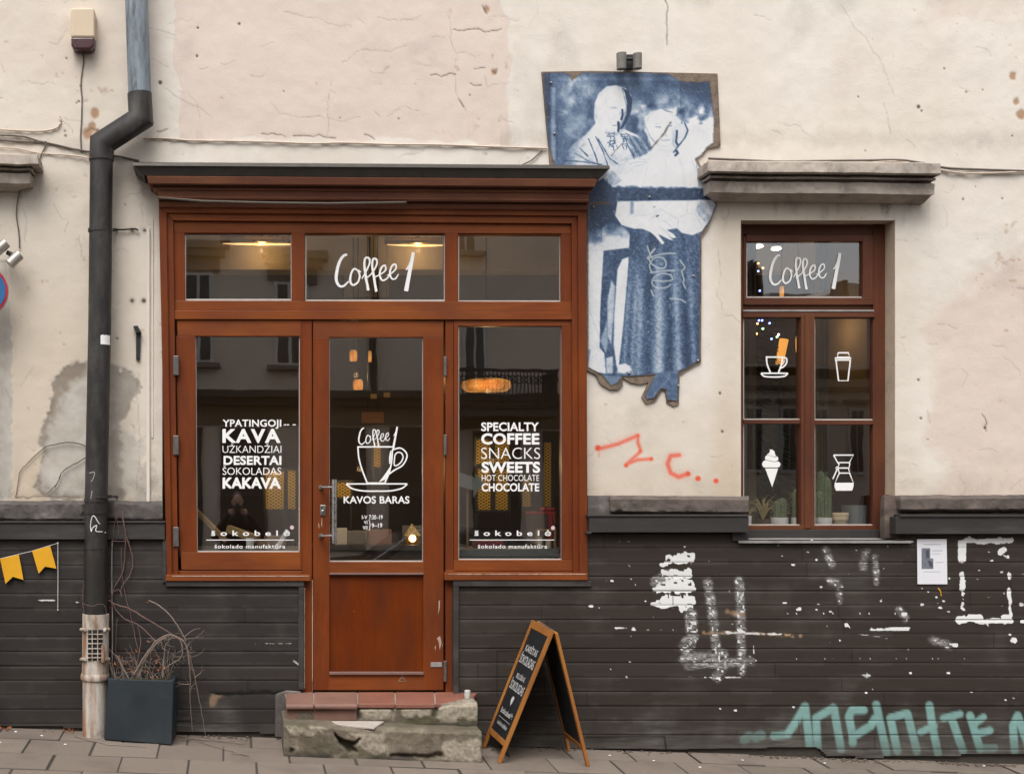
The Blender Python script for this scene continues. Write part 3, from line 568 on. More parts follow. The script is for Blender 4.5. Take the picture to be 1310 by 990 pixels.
xsL = np.unique(np.concatenate([wl(-900, -340, 60), wl(-340, -15, 6), wl(-15, 387, 2.0), [213]]))
gridmesh('cladding', xsR, yrR, lambda cx, cy: (cy < botline(cx)) & ((cy > 746) | (cx > 751)) & ~((cx > 944) & (cx < 1166) & (cy < 690)), claddepth(bR, 2, .055), cladattr(False), CLAD, BLD, label='dark boarded base with scuffed white paint and turquoise lettering')
gridmesh('cladding', xsL, yrL, lambda cx, cy: (cy < botline(cx)) & ((cy > 746) | (cx < 213)), claddepth(bL, 4, .05), cladattr(True), CLAD, BLD, label='dark grey boarded base beside the planter')
m = MB(); m.rect(-900, 747, 386, 1050, .035, -.30); m.rect(581, 746, 2300, 1080, .035, -.30); m.rect(752, 695, 2300, 746, .034, -.28); m.rect(-900, 690, 212, 701, .034, -.28)
m.rect(386, 889, 581, 1050, .03, -.3)
obj('foundation', m, SAND, BLD)
# ---- rough stone bars (ledges, window cornices) with a profile of (y, depth)
def roughbar(name, x0, x1, prof, mat, parent, amp=.006, step=3.0, ends=None, seed=1, label=None, tilt=0.0):
    P = []
    for (ya, da), (yb, db) in zip(prof[:-1], prof[1:]):
        k = max(2, int(max(abs(yb - ya) / 2.0, abs(db - da) * 190 / 2.0)))
        for i in range(k): P.append((ya + (yb - ya) * i / k, da + (db - da) * i / k))
    P.append(prof[-1]); xs_ = wl(x0, x1, step); nx = len(xs_); yy = np.repeat(np.array([p[0] for p in P]), nx); dd = np.repeat(np.array([p[1] for p in P]), nx); xx = np.tile(xs_, len(P))
    if ends:                                            # mitred returns: narrower where the profile is shallower
        l0, r0 = ends; dm = max(p[1] for p in prof); t = (dm - dd) / dm; u = (xx - x0) / (x1 - x0); xx = (x0 + l0 * t) + u * ((x1 - r0 * t) - (x0 + l0 * t))
    dn = dd + (fbm(xx, yy, 16, seed, 4) - .5) * 2 * amp + (fbm(xx, yy, 5, seed + 2, 2) - .5) * amp - amp * 1.2 * sstep(.68, .78, fbm(xx, yy, 22, seed + 4, 3)); yn = yy + (fbm(xx, yy * .2, 24, seed + 1, 3) - .5) * amp * 260 + tilt * (xx - x0) / (x1 - x0)
    m = MB(); vs = [W(a, b, c) for a, b, c in zip(xx, yn, dn)]; n = len(P); fs = [(j * nx + i, (j + 1) * nx + i, (j + 1) * nx + i + 1, j * nx + i + 1) for j in range(n - 1) for i in range(nx - 1)]
    L = [Vector((vs[j * nx].x, .03, vs[j * nx].z)) for j in range(n)]; R = [Vector((vs[j * nx + nx - 1].x, .03, vs[j * nx + nx - 1].z)) for j in range(n)]
    o = len(vs); vs += L + R
    for j in range(n - 1):
        fs.append((o + j, o + j + 1, (j + 1) * nx, j * nx)); fs.append((j * nx + nx - 1, (j + 1) * nx + nx - 1, o + n + j + 1, o + n + j))
    m.add(vs, fs); return obj(name, m, mat, parent, smooth=True, label=label)
LP = lambda y0, y1, d: [(y0, -.01), (y0 + 1, d * .7), (y0 + 5, d), (y1 - 5, d), (y1 - 2, d * .8), (y1, .0)]
roughbar('stone_ledge', -900, 208, LP(640, 668, .07), STONE_L, BLD, .010, 2.2, seed=3)
roughbar('stone_ledge', 781, 958, LP(634, 659, .09), STONE, BLD, .010, 2.2, seed=5)
roughbar('stone_ledge', 752, 784, [(633, -.01), (635, .05), (650, .065), (662, .06), (668, 0)], STONE_L, BLD, .007, seed=6)
roughbar('stone_ledge', 1152, 2300, LP(633, 656, .09), STONE, BLD, .010, 2.2, seed=7)
roughbar('stone_ledge', 1131.5, 1158, [(632, -.10), (634, .01), (650, .03), (680, .03), (688, .02), (689, -.1)], PAINTST, BLD, .004, step=2, seed=2)
m = MB(); m.rect(-900, 668, 211, 690, .085, 0); m.rect(-900, 666.5, 211, 669, .095, 0); m.rect(754, 660, 958, 681, .12, 0); m.rect(752, 658, 957, 661, .128, 0); m.rect(751, 680, 757, 683, .13, 0); m.rect(1146, 661, 2300, 683, .11, 0); m.rect(1152, 658, 2300, 661.5, .12, 0)
m.rect(937, 681, 958, 692, .075, 0)
objs('cladding_cap', m, DARKT, BLD, bevel=.004)
m = MB(); m.rect(212, 743, 389, 750, .075, 0); m.rect(382, 750, 389, 882, .07, 0); m.rect(580, 743, 757, 750, .078, 0); m.rect(580, 750, 587, 905, .075, 0); m.rect(208, 690, 213, 745, .07, 0)
objs('cladding_trim', m, DARKT, BLD, bevel=.003)
m = MB(); m.prism([(386, 884), (386, 945), (352, 943), (352, 888), (366, 883)], .065, -.2); obj('foundation_stone', m, STONE_L, BLD, bevel=.01)
# window cornices
CP = [(205, -.01), (206.5, .21), (219, .22), (221.6, .20), (222, .125), (224.5, .12), (225, .165), (227.8, .16), (228.2, .115), (231.6, .11), (232.2, .15), (246, .145), (247, .12), (257.5, .03), (258.5, -.01)]
roughbar('window_cornice', 906, 1204, CP, CORN, BLD, .0055, 1.8, (8, 26), 3, label='weathered grey stone cornice over the small window', tilt=3)
roughbar('window_cornice', -330, 49, [(y - 10 + (y - 205) * -.08, d) for y, d in CP], CORN, BLD, .006, 2.6, (20, 33), 6, label='weathered grey stone cornice end at the left edge', tilt=2)
# plaster band / architrave above the right window and left painted conduit
# ------------------------------------------------------------------ timber shopfront
m = MB(); mv = MB()
def tl(x): return 4.0 * (x - 170) / 610.0
def moulding(profile, mat, name, parent):
    m = MB(); rings = []
    for y, d, xl, xr in profile:
        q = [W(xl, y, d), W(xr, y + 4, d)]; rings.append([Vector((q[0].x, .02, q[0].z)), q[0], q[1], Vector((q[1].x, .02, q[1].z))])
    vs = [v for r in rings for v in r]; fs = [(j * 4 + i, (j + 1) * 4 + i, (j + 1) * 4 + i + 1, j * 4 + i + 1) for j in range(len(rings) - 1) for i in range(3)]
    m.add(vs, fs); return obj(name, m, mat, parent)
FR = part('shopfront_frame', BLD, 'red-brown varnished timber frame of the shopfront'); objs('jamb', (lambda m: (
    m.prism([(203, 262), (213, 262), (220, 738), (213.5, 742)], .075, -.05), m.prism([(212.5, 272), (221.5, 282), (228, 736), (219.5, 742)], .055, -.05),
    m.prism([(739.5, 276), (750, 266), (752, 742), (741.5, 742)], .075, -.05), m.prism([(731.5, 286), (740, 276), (742, 738), (733.5, 736)], .055, -.05),
    m))(MB())[-1], WV, FR, bevel=.003)
m = MB(); m.prism([(203, 262), (750, 266), (740, 276.2), (212.5, 272.2)], .0755, -.05); m.prism([(212.5, 272), (740, 276), (731.5, 286), (221.5, 282)], .056, -.05)
m.prism([(221, 283), (733, 287), (733, 299), (221, 298)], .032, -.06); m.prism([(221, 384.5), (733, 386), (733, 398), (221, 397)], .032, -.06); m.prism([(222, 397), (734, 398), (734, 409), (222, 408.5)], .045, -.06)
m.rect(212, 735, 397, 743, .085, -.05); m.rect(569, 733, 752, 742, .085, -.05); m.rect(214, 730, 386.3, 736, .03, -.05); m.rect(570, 729, 750, 734, .03, -.05)
objs('shopfront_rail', m, WH, FR, bevel=.003)
m = MB(); m.prism([(221, 298), (236, 298), (237, 385), (222, 385)], .031, -.06); m.rect(373, 298, 390, 385.3, .031, -.06); m.rect(569.5, 298, 586, 386, .031, -.06); m.rect(717.5, 299, 733, 386.5, .031, -.06)
m.prism([(386.5, 408), (399, 408), (399, 886), (386.5, 886)], .03, -.08); m.rect(570, 408, 580, 886, .028, -.08)
objs('mullion', m, WV, FR, bevel=.003)
moulding([(207.5, .02, 172, 778), (208.5, .27, 170, 780), (212, .275, 170, 780), (213, .265, 172, 778), (222, .245, 181, 770), (224.5, .24, 184, 767), (224.6, .02, 184, 767)], LEAD, 'cornice_flashing', FR)
moulding([(224.5, .02, 186, 765), (224.8, .235, 188, 764), (226, .24, 188, 764), (234.5, .225, 190, 761), (236, .215, 191, 760), (236.3, .165, 196, 757), (239.5, .16, 197, 756), (240, .175, 195, 757), (243, .165, 199, 755), (243.6, .155, 202, 753), (251, .15, 202.5, 753), (252.5, .165, 202, 753.5), (255, .155, 202.5, 753), (255.6, .105, 203, 752),
          (258, .10, 203, 752), (258.3, .115, 203, 752), (264, .10, 203, 752), (266, .08, 203, 751), (266.3, .03, 203, 751)], WC, 'cornice', FR)
m = MB(); m.tube([W(203, 253, .17), W(260, 257.5, .178), W(340, 259.5, .18), W(420, 260.5, .175), W(520, 259, .16)], .008, 6); tag(obj('black_cable', m, CABLE), 'dark cable sagging along the brown cornice moulding', 'cable')
# panes ------------------------------------------------------------------------------
def pane(parent, x0, y0, x1, y1, d=.0, tilt=0.0, name='pane', poly=None, mat=None):
    m = MB(); m.prism(poly or [(x0, y0), (x1, y0), (x1, y1), (x0, y1)], d, d - .004)
    if tilt:
        c = W((x0 + x1) / 2, (y0 + y1) / 2, d); R = Matrix.Rotation(math.radians(tilt), 3, 'Z') @ Matrix.Rotation(math.radians(tilt * .6), 3, 'X'); m.v = [c + R @ (v - c) for v in m.v]
    o = obj(name, m, mat or GLASS, parent)
    b = MB(); w = 1.5
    P = poly or [(x0, y0), (x1, y0), (x1, y1), (x0, y1)]; (ax, ay), (bx_, by_), (cx, cy), (dx, dy) = P
    b.prism([(dx, dy - 1.6), (cx, cy - 1.6), (cx, cy + .8), (dx, dy + .8)], d + .012, d - .008)
    b.prism([(ax - .3, ay), (ax + .9, ay), (dx + .9, dy - 1.7), (dx - .3, dy - 1.7)], d + .010, d - .008); b.prism([(bx_ - .9, by_), (bx_ + .3, by_), (cx + .3, cy - 1.7), (cx - .9, cy - 1.7)], d + .010, d - .008)
    objs('glazing_bead', b, BEAD, parent); return o
_tc = {}
def text(m, s, x0, x1, ytop, ybase, d, bold=0.0, space=1.0, bolt=None):
    """letters as a thin film: cap height from ytop to ybase, stretched between x0 and x1 (photo pixels)"""
    def mk(t):
        cu = bpy.data.curves.new('t', 'FONT'); cu.body = t; cu.size = 1; cu.offset = bold; cu.space_character = space; cu.resolution_u = 4; cu.fill_mode = 'BOTH'
        o = bpy.data.objects.new('t', cu); COL.objects.link(o); dg = bpy.context.evaluated_depsgraph_get(); dg.update(); me = bpy.data.meshes.new_from_object(o.evaluated_get(dg))
        v = [tuple(p.co) for p in me.vertices]; f = [tuple(p.vertices) for p in me.polygons]; bpy.data.objects.remove(o); bpy.data.curves.remove(cu); bpy.data.meshes.remove(me); return v, f
    cap = max(p[1] for p in mk('H')[0]); v, f = mk(s); a = min(p[0] for p in v); b = max(p[0] for p in v)
    m.add([W(x0 + (p[0] - a) / (b - a) * (x1 - x0), ybase - p[1] / cap * (ybase - ytop), d) for p in v], f)
def fit(P, box, src):
    (a, b, c, e), (x0, y0, x1, y1) = src, box; return [(x0 + (x - a) / (c - a) * (x1 - x0), y0 + (y - b) / (e - b) * (y1 - y0)) for x, y in P]
SRC = (388, 365, 800, 575)
SCRIPT = [([(452, 380), (432, 388), (412, 420), (399, 470), (397, 510), (412, 538), (436, 538), (460, 515)], [10, 12, 13, 14, 13, 11, 9, 6]),
          ([(508, 462), (488, 452), (472, 478), (468, 515), (482, 534), (506, 520), (516, 488), (508, 460), (522, 470)], [6, 8, 9, 10, 9, 8, 8, 7, 5]),
          ([(527, 502), (546, 470), (566, 425), (564, 400), (545, 398), (540, 430), (545, 480), (552, 520), (560, 562)], [5, 6, 8, 9, 9, 10, 11, 11, 12]),
          ([(540, 505), (575, 478), (603, 430), (600, 404), (584, 404), (580, 440), (588, 490), (594, 530), (601, 568)], [5, 6, 8, 9, 9, 10, 11, 11, 12]),
          ([(585, 498), (625, 478), (648, 458), (645, 436), (628, 444), (618, 478), (628, 508), (648, 506), (668, 486)], [5, 6, 7, 8, 8, 9, 8, 7, 5]),
          ([(655, 486), (678, 474), (700, 452), (698, 430), (680, 438), (670, 470), (678, 500), (698, 502), (714, 478)], [5, 6, 7, 8, 8, 9, 8, 7, 5]),
          ([(752, 458), (768, 436), (785, 395)], [6, 9, 10]), ([(789, 368), (782, 410), (768, 480), (752, 565)], [14, 16, 17, 19])]
def coffee(m, box, d):
    k = (box[2] - box[0]) / (SRC[2] - SRC[0])
    for i, (P, w) in enumerate(SCRIPT): m.brush(fit(P, box, SRC), [a * k * 1.12 for a in w], d + i * 4e-5)
def poly_line(m, P, w, d): m.brush(P, w, d, 1)
GD = .002                                     # glass depth; lettering lies 1.5 mm proud of it
LD = GD + .0035
def win(name, label, px): return None
# transom lights
for i, (x0, y0, x1, y1) in enumerate(((237, 299, 373, 384), (391, 300, 569, 385), (586.5, 301, 717, 386))):
    wn = MB(); wn.rect(x0 - 1, y0 - 2.2, x1 + 1, y0 + .2, GD + .018, -.03)
    f = obj('window', wn, WH, BLD, label=('upper shop light over the left window', 'upper shop light with the handwritten cafe name', 'upper shop light over the right window')[i])
    pane(f, x0, y0, x1, y1, GD, (.12, -.1, .15)[i])
    if i == 1: t = MB(); coffee(t, (428, 322, 531.5, 375), LD); obj('lettering', t, VINYL, f)
# left window sash
LW = [(250, 430), (383.5, 430), (383, 706), (252, 706)]
SL = part('window', BLD, 'left shop window with Lithuanian menu words in white'); m = MB(); m.prism([(226, 409), (386.2, 409), (386.2, 430), (227, 430)], .03, -.05); m.prism([(231, 706), (386.2, 706), (386.2, 729), (232, 729)], .03, -.05)
objs('rail', m, WH, SL, bevel=.003)
m = MB(); m.prism([(225, 430), (250, 430), (252, 706), (230, 706)], .0302, -.05); m.rect(383.5, 409, 386.4, 729, .0306, -.05); objs('stile', m, WV, SL, bevel=.003)
pane(SL, 250, 430, 383, 706, GD, .1, poly=LW)
t = MB()
for s, x0, x1, a, b, bo, sp in (('YPATINGOJI', 284.7, 359.8, 536.7, 545.4, .022, 1.05), ('KAVA', 284.5, 359, 548.6, 565.6, .035, 1.15), ('UŽKANDŽIAI', 284.7, 360, 570, 579.2, -.006, 1.0), ('DESERTAI', 286, 360, 583, 594, .034, 1.05), ('ŠOKOLADAS', 284.7, 360, 598, 607.2, -.002, 1.0), ('KAKAVA', 284.7, 359.5, 610.6, 624.2, .040, 1.0),
                                ('š o k o b e l ė', 270, 371, 678.4, 685, .02, 1.1), ('šokolado manufaktūra', 274.5, 365, 696.3, 701.2, .012, 1.12)): text(t, s, x0, x1, a, b, LD, bo, sp)
t2 = MB(); t2.rect(264, 690, 376, 691, LD, LD - .001)
for a, b in ((363, 366), (367, 370), (374.5, 378.5)): t2.rect(a, 542.6, b, 544, LD, LD - .001)
objs('lettering', t, VINYL, SL); objs('underline', t2, VINYL, SL)
t = MB(); t.flat([(373.5 + 2.6 * math.cos(k * .4), 674.5 + 2.6 * math.sin(k * .4)) for k in range(16)], LD); obj('dot', t, PINKD, SL)
# right window sash
m = MB(); m.rect(580.3, 409, 733, 417, .03, -.05); m.rect(580.3, 716, 733, 731, .03, -.05)
SR = part('window', BLD, 'right shop window with English menu words in white'); objs('rail', m, WH, SR, bevel=.003)
m = MB(); m.rect(580.5, 417, 586.5, 716, .0302, -.05); m.rect(719, 417, 733, 716, .0302, -.05); objs('stile', m, WV, SR, bevel=.003)
pane(SR, 586.5, 417, 719, 716, GD, -.14)
t = MB()
for s, x0, x1, a, b, bo, sp in (('SPECIALTY', 615.6, 689.5, 540.3, 551, .026, 1.02), ('COFFEE', 615.6, 690, 554.2, 567.8, .036, 1.05), ('SNACKS', 615.6, 691, 572.6, 587, -.010, 1.0), ('SWEETS', 616.2, 691, 590.6, 604, .036, 1.03), ('HOT CHOCOLATE', 616.2, 689.8, 607.3, 615, .0, 1.0), ('CHOCOLATE', 616.2, 689.8, 618, 628, .028, 1.0),
                                ('š o k o b e l ė', 607, 705, 678.4, 685, .02, 1.1), ('šokolado manufaktūra', 611.5, 700, 696.3, 701.2, .012, 1.12)): text(t, s, x0, x1, a, b, LD, bo, sp)
objs('lettering', t, VINYL, SR); t = MB(); t.rect(601, 690, 709, 691, LD, LD - .001); obj('underline', t, VINYL, SR)
t = MB(); t.flat([(707.5 + 2.6 * math.cos(k * .4), 675 + 2.6 * math.sin(k * .4)) for k in range(16)], LD); obj('dot', t, PINKD, SR)
# door
m = MB(); m.rect(400.5, 410, 567.5, 431.5, .028, -.04); m.rect(421, 718.5, 542, 735, .0285, -.04); m.rect(421, 861, 542, 882.5, .0285, -.04)
DOOR = part('door', BLD, 'glazed brown timber door with a lower panel and long steel pull handle'); objs('rail', m, WH, DOOR, bevel=.003)
m = MB(); m.rect(400.5, 431.3, 421.5, 882.5, .0284, -.04); m.rect(541.5, 431.3, 567.5, 882.5, .0284, -.04); objs('stile', m, WV, DOOR, bevel=.003)
m = MB(); m.rect(421, 735, 542, 861, .012, -.03); obj('door_panel', m, WP, DOOR)
m = MB(); m.rect(421.5, 859.5, 542, 862.8, .045, 0); m.rect(421.8, 732.5, 542, 735, .04, 0); objs('drip_strip', m, simple('drip_wood', (0.20, 0.12, 0.10), .5, .2), DOOR, bevel=.002)
pane(DOOR, 421, 431.5, 541.5, 718.5, GD, .06)
t = MB(); coffee(t, (458, 545.5, 509.5, 572.5), LD); obj('handwritten_name', t, VINYL, DOOR); t = MB()
text(t, 'KAVOS BARAS', 439.6, 523.8, 634.6, 643.6, LD, .022, 1.02)
for s, x0, x1, a, b in (('I-V', 463, 470, 659, 663.8), ('7:30–19', 472, 489.5, 658.6, 664), ('VI', 465.5, 470, 665.7, 670), ('VII', 464, 470, 672.5, 677), ('9–19', 475.5, 489, 669, 674.5)): text(t, s, x0, x1, a, b, LD, .012)
poly_line(t, [(471.5, 665), (473, 666), (473, 670), (474.3, 671.3), (473, 672.6), (473, 677), (471.5, 678)], .8, LD)
LW_ = 1.9; objs('lettering', t, VINYL, DOOR); t = MB()
t.brush([(457.6, 571.5), (504.5, 571.5)], LW_, LD, 1); t.brush([(457.8, 571), (459, 585), (463, 600), (469.5, 617)], LW_, LD + 5e-5, 8)
t.brush([(504.3, 571), (502, 577), (501, 590), (498, 604), (492.5, 617)], LW_, LD + 5e-5, 8); t.brush([(469, 617.5), (493, 617.5)], 1.2, LD, 1)
t.brush([(503, 575), (512, 573), (519, 578), (520.5, 585), (515, 595), (505, 601), (498, 606)], LW_, LD + 1e-4, 8)
t.brush([(505, 582), (509, 578.5), (514, 580), (515.5, 586), (511, 593), (504.6, 595), (505, 582)], 1.6, LD + 1.5e-4, 6)
t.brush([(500, 576), (499, 585), (498.5, 593)], [1, 2.5, 1.5], LD + 2e-4, 6); t.flat([(499, 597), (497.5, 606), (492.5, 613.5), (484.5, 616.6), (491.5, 608)], LD + 1e-4)
t.brush([(443, 618.8), (521, 618.8)], 1.8, LD, 1); t.brush([(443, 619), (450, 624.5), (463, 627.6), (482, 628), (500, 627.6), (514, 624.5), (521, 619)], 1.9, LD + 5e-5, 6)
obj('cup_drawing', t, VINYL, DOOR)
m = MB()
top, bot = W(427.5, 613, .13), W(427.5, 695, .13); m.tube([top, bot], .0165, 14)
for y in (623, 685): a = W(410.5, y, .035); b = W(427, y, .13); m.tube([a, Vector((a.x + .005, -.08, a.z)), b], .0085, 10); m.tube([a + Vector((0, .006, 0)), a + Vector((0, -.004, 0))], .016, 14)
obj('handle', m, STEEL, DOOR, smooth=True)
m = MB(); m.rect(409.5, 646, 416.5, 659, .036, .02); m.tube([W(413, 654, .038), W(413, 654, .045)], .010, 12); obj('lock', m, STEEL, DOOR, bevel=.002)
m = MB(); m.rect(551, 847, 565.5, 853, .034, .02); obj('metal_plate', m, SILL, DOOR, bevel=.002)
m = MB(); m.rect(567.8, 845, 571.5, 872, .045, .02); m.rect(567.8, 456, 571.5, 481, .05, .02); m.rect(567.8, 556, 571.5, 582, .05, .02); objs('hinge', m, DSTEEL, DOOR, bevel=.003)
m = MB()
poly_line(m, [(510, 871), (514.5, 863.5), (519.5, 871), (510, 871)], 1.1, .0315); poly_line(m, [(513, 868.5), (514.5, 866.5), (516.5, 868.5)], .9, .0316); obj('emblem', m, simple('dull_brass', (.30, .22, .16), .4), DOOR)
m = MB()
for y in (455, 557, 674): m.prism([(221.5, y), (228.5, y), (228.7, y + 25), (221.7, y + 25)], .07, .02)
objs('hinge', m, DSTEEL, SL, bevel=.004)
PALEM = simple('streaked_pale_edge', (.42, .31, .23), .8, .5, 60, .1, 60, dirt=((.12, .04, .02), .9), stretch=(.5, 1, .5))
m = MB(); m.rect(220, 736.2, 395, 737.3, .0868, .084); m.rect(573, 733.6, 749, 734.8, .0868, .084); m.prism([(399.2, 742), (400.2, 742), (400.2, 884), (399.2, 884)], .032, .01); m.rect(389.3, 752, 390.2, 880, .055, .02); objs('pale_strip', m, PALEM, FR)  # thin pale strips along the sills and beside the door leaf
m = MB()
for P in ([(561, 769), (563, 767), (562.5, 778), (560.5, 786), (561, 776)], [(559, 816), (563, 813), (565, 822), (562.5, 831), (561.5, 822)], [(556, 828), (557.5, 825), (557, 832)], [(565.5, 824), (566.3, 823), (566, 829)], [(452, 782), (453, 781.4), (453, 782.6)], [(407, 672), (408, 668), (408.6, 676)], [(411, 664), (412.2, 662), (412, 674), (411, 672)]): m.flat(P, .0292)
objs('scratch', m, PALEM, DOOR)
# ------------------------------------------------------------------ small window on the right
WDP = -.135
m = MB(); m.rect(948, 280, 1146, 300, WDP, WDP - .08); m.rect(955, 300, 1117, 309, WDP + .015, WDP - .06); m.rect(952, 381, 1118, 390, WDP + .02, WDP - .06); m.rect(950, 390, 1118, 396.5, WDP + .0, WDP - .08); m.rect(950, 398, 1120, 406, WDP + .025, WDP - .06); m.rect(950, 672, 1120, 677.5, WDP + .03, WDP - .06)
RW = part('window', BLD, 'small right-hand window with white drink and ice cream signs'); objs('rail', m, WDH, RW, bevel=.003)
m = MB(); m.rect(940, 282, 951, 690, WDP + .012, WDP - .08); m.rect(1117, 282, 1132, 690, WDP + .012, WDP - .08); m.rect(1104, 302, 1117, 389, WDP + .016, WDP - .05); m.rect(951, 302, 955, 389, WDP + .016, WDP - .05); m.rect(1025, 402, 1042.5, 676, WDP + .028, WDP - .05); m.rect(1030, 402, 1037, 676, WDP + .036, WDP); objs('stile', m, WD, RW, bevel=.003)
m = MB(); m.rect(951, 396.4, 1118, 398.4, WDP + .03, WDP); obj('metal_strip', m, SILL, RW)
m = MB(); m.rect(951, 536.8, 1025.5, 542, WDP + .018, WDP - .02); m.rect(1042, 537.5, 1117, 543, WDP + .018, WDP - .02); objs('glazing_bar', m, WDH, RW, bevel=.002)
m = MB(); m.rect(940, 677.5, 1150, 688, WDP + .05, WDP - .1); obj('sill_board', m, DARKT, RW, bevel=.003)
m = MB(); q = [W(945, 692, .085), W(1166, 692, .085), W(1166, 687, -.13), W(945, 687, -.13)]; dn = Vector((0, 0, -.028)); m.hexa([p + dn * .12 for p in q] + q); m.rect(945, 691.5, 1166, 694.5, .087, .08); obj('sill', m, SILL, RW, label='pale sheet metal window sill')
GW = WDP - .012; LWD = GW + .0035
for x0, y0, x1, y1, tl_ in ((955, 309, 1104, 381, -.1), (951, 406, 1025.5, 537, .08), (951, 542, 1025.5, 672, .08), (1042, 406, 1117, 537.5, -.06), (1042, 543, 1117, 672, -.06)): pane(RW, x0, y0, x1, y1, GW, tl_, mat=GLASS2)
t = MB(); coffee(t, (983.5, 323, 1077, 372), LWD)
w = 2.0; obj('lettering', t, VINYL, RW); t = MB()
t.brush([(980, 456.8), (1001.5, 456.8)], w, LWD, 1); t.brush([(980.4, 456), (981.5, 466), (985.5, 476.5)], w, LWD + 5e-5); t.brush([(1001, 456), (1000, 465), (996, 476.5)], w, LWD + 5e-5)
t.brush([(1002, 457.5), (1006, 458.5), (1006.3, 464), (1002.5, 469), (998.5, 471)], w, LWD + 1e-4); t.brush([(1000.5, 466), (1003, 463.5), (1003.5, 460.5)], 1, LWD)
t.brush([(973.5, 477.5), (1008, 477.5)], w, LWD, 1); t.brush([(973.5, 477.7), (978, 481.3), (990, 482.2), (1003, 481.3), (1008, 477.7)], w, LWD + 5e-5)
obj('cup_sign', t, VINYL, RW); t = MB(); poly_line(t, [(1072.5, 451.3), (1085.5, 451.3), (1087, 457), (1071, 457), (1072.5, 451.3)], 1.9, LWD); poly_line(t, [(1069, 460.5), (1067.8, 458), (1089, 458), (1088, 460.5), (1068.5, 460.5)], 1.9, LWD + 5e-5); poly_line(t, [(1069.5, 461), (1072.8, 487), (1084.8, 487), (1087.8, 461)], 1.9, LWD + 1e-4)
obj('takeaway_cup_sign', t, VINYL, RW); t = MB(); t.flat([(978.8, 599), (995.5, 599), (987.8, 623)], LWD)
t.flat([tuple(p) for p in (Vector((977, 597.8)), Vector((974.7, 594)), Vector((976, 590.3)), Vector((979.5, 588.4)), Vector((984, 589.5)), Vector((990, 591)), Vector((996, 590)), Vector((998.6, 593)), Vector((997.5, 596.8)), Vector((995, 597.8)))], LWD + 5e-5)
t.flat([(979, 587.8), (978.7, 584), (981.5, 582), (985, 583), (991, 584.8), (994.5, 583.5), (996, 587), (994.5, 589.4), (990, 590.4), (984, 588.8)], LWD + 5e-5)
t.flat([(981, 581.4), (984.5, 578.6), (985, 576.4), (984, 575), (988, 575), (991, 577.5), (991.5, 581), (993, 583), (990.5, 584.2), (986, 582.8)], LWD + 5e-5)
obj('ice_cream_sign', t, VINYL, RW); t = MB()
for k, P in enumerate(([(1066.5, 582), (1092, 582), (1086.5, 591.5), (1071.5, 591.5), (1066.5, 582)], [(1071.5, 591.5), (1073.5, 594), (1071.8, 598.5), (1086, 598.5), (1087, 594), (1086.5, 591.5)], [(1071.8, 598.5), (1073.8, 605), (1086.8, 605), (1085.5, 598.5)], [(1073.8, 605), (1068, 618), (1092, 618), (1086.8, 605)], [(1071, 600), (1065.5, 612.5)])): poly_line(t, P, 1.7, LWD + k * 5e-5)
t.brush([(1071, 596.6), (1069.4, 598.6), (1071, 600.6), (1072.8, 598.6), (1071, 596.6)], 1.2, LWD, 4); t.flat([(1068, 618), (1092, 618), (1092, 622), (1090, 627.5), (1069.5, 627.5), (1067.3, 622)], LWD + 2e-4)
obj('coffee_flask_sign', t, VINYL, RW)
# ------------------------------------------------------------------ painted sheet-metal mural
MUR = thing('mural_panel', W(820, 300, 0), 'torn blue and white metal cut-out picture of a standing couple', 'mural')
BACK = [(693, 92), (760, 91), (918, 94.5), (920, 140), (922, 187), (906, 190), (901, 196), (892, 203), (909, 238), (917.5, 262), (906.5, 291), (897.5, 303), (897, 463), (878, 474), (869.5, 480), (868.5, 517), (862, 520), (853, 515), (851, 500), (847, 499), (838, 513), (827, 516.5), (821, 508), (830, 489), (818, 491.5), (806, 489), (796.5, 483), (797, 492), (791, 498.5), (780, 498), (768, 491), (762, 479), (750, 473), (750, 240), (709, 214), (704, 214), (699, 160)]
SHEET = [(694, 93.5), (720, 92.5), (728, 95), (732, 103), (738, 98), (745, 93), (800, 93), (845, 93.5), (856, 95), (864, 100), (871, 103.5), (895, 105), (908, 103.5), (909.5, 115), (911, 128), (914, 153), (913, 183), (904.5, 189.5), (898, 198), (889.5, 204.5), (896, 216), (909, 237), (913, 248), (916.5, 262), (906, 287), (896, 301), (895.5, 461), (877, 472), (868.5, 476), (867.5, 513), (853.5, 512), (852, 498), (846, 497), (837, 509), (828, 511), (825, 506), (838, 479), (818, 481), (796, 482), (790, 490), (782, 494), (770, 480), (752, 470), (752, 246), (720, 230), (709, 212), (703, 190), (699.5, 170)]
m = MB(); m.prism(BACK, .016, 0.0); obj('backing_board', m, simple('weathered_backing', (0.20, 0.15, 0.11), .9, .6, 30, .8, 70, dirt=((.045, .036, .03), .9)), MUR)
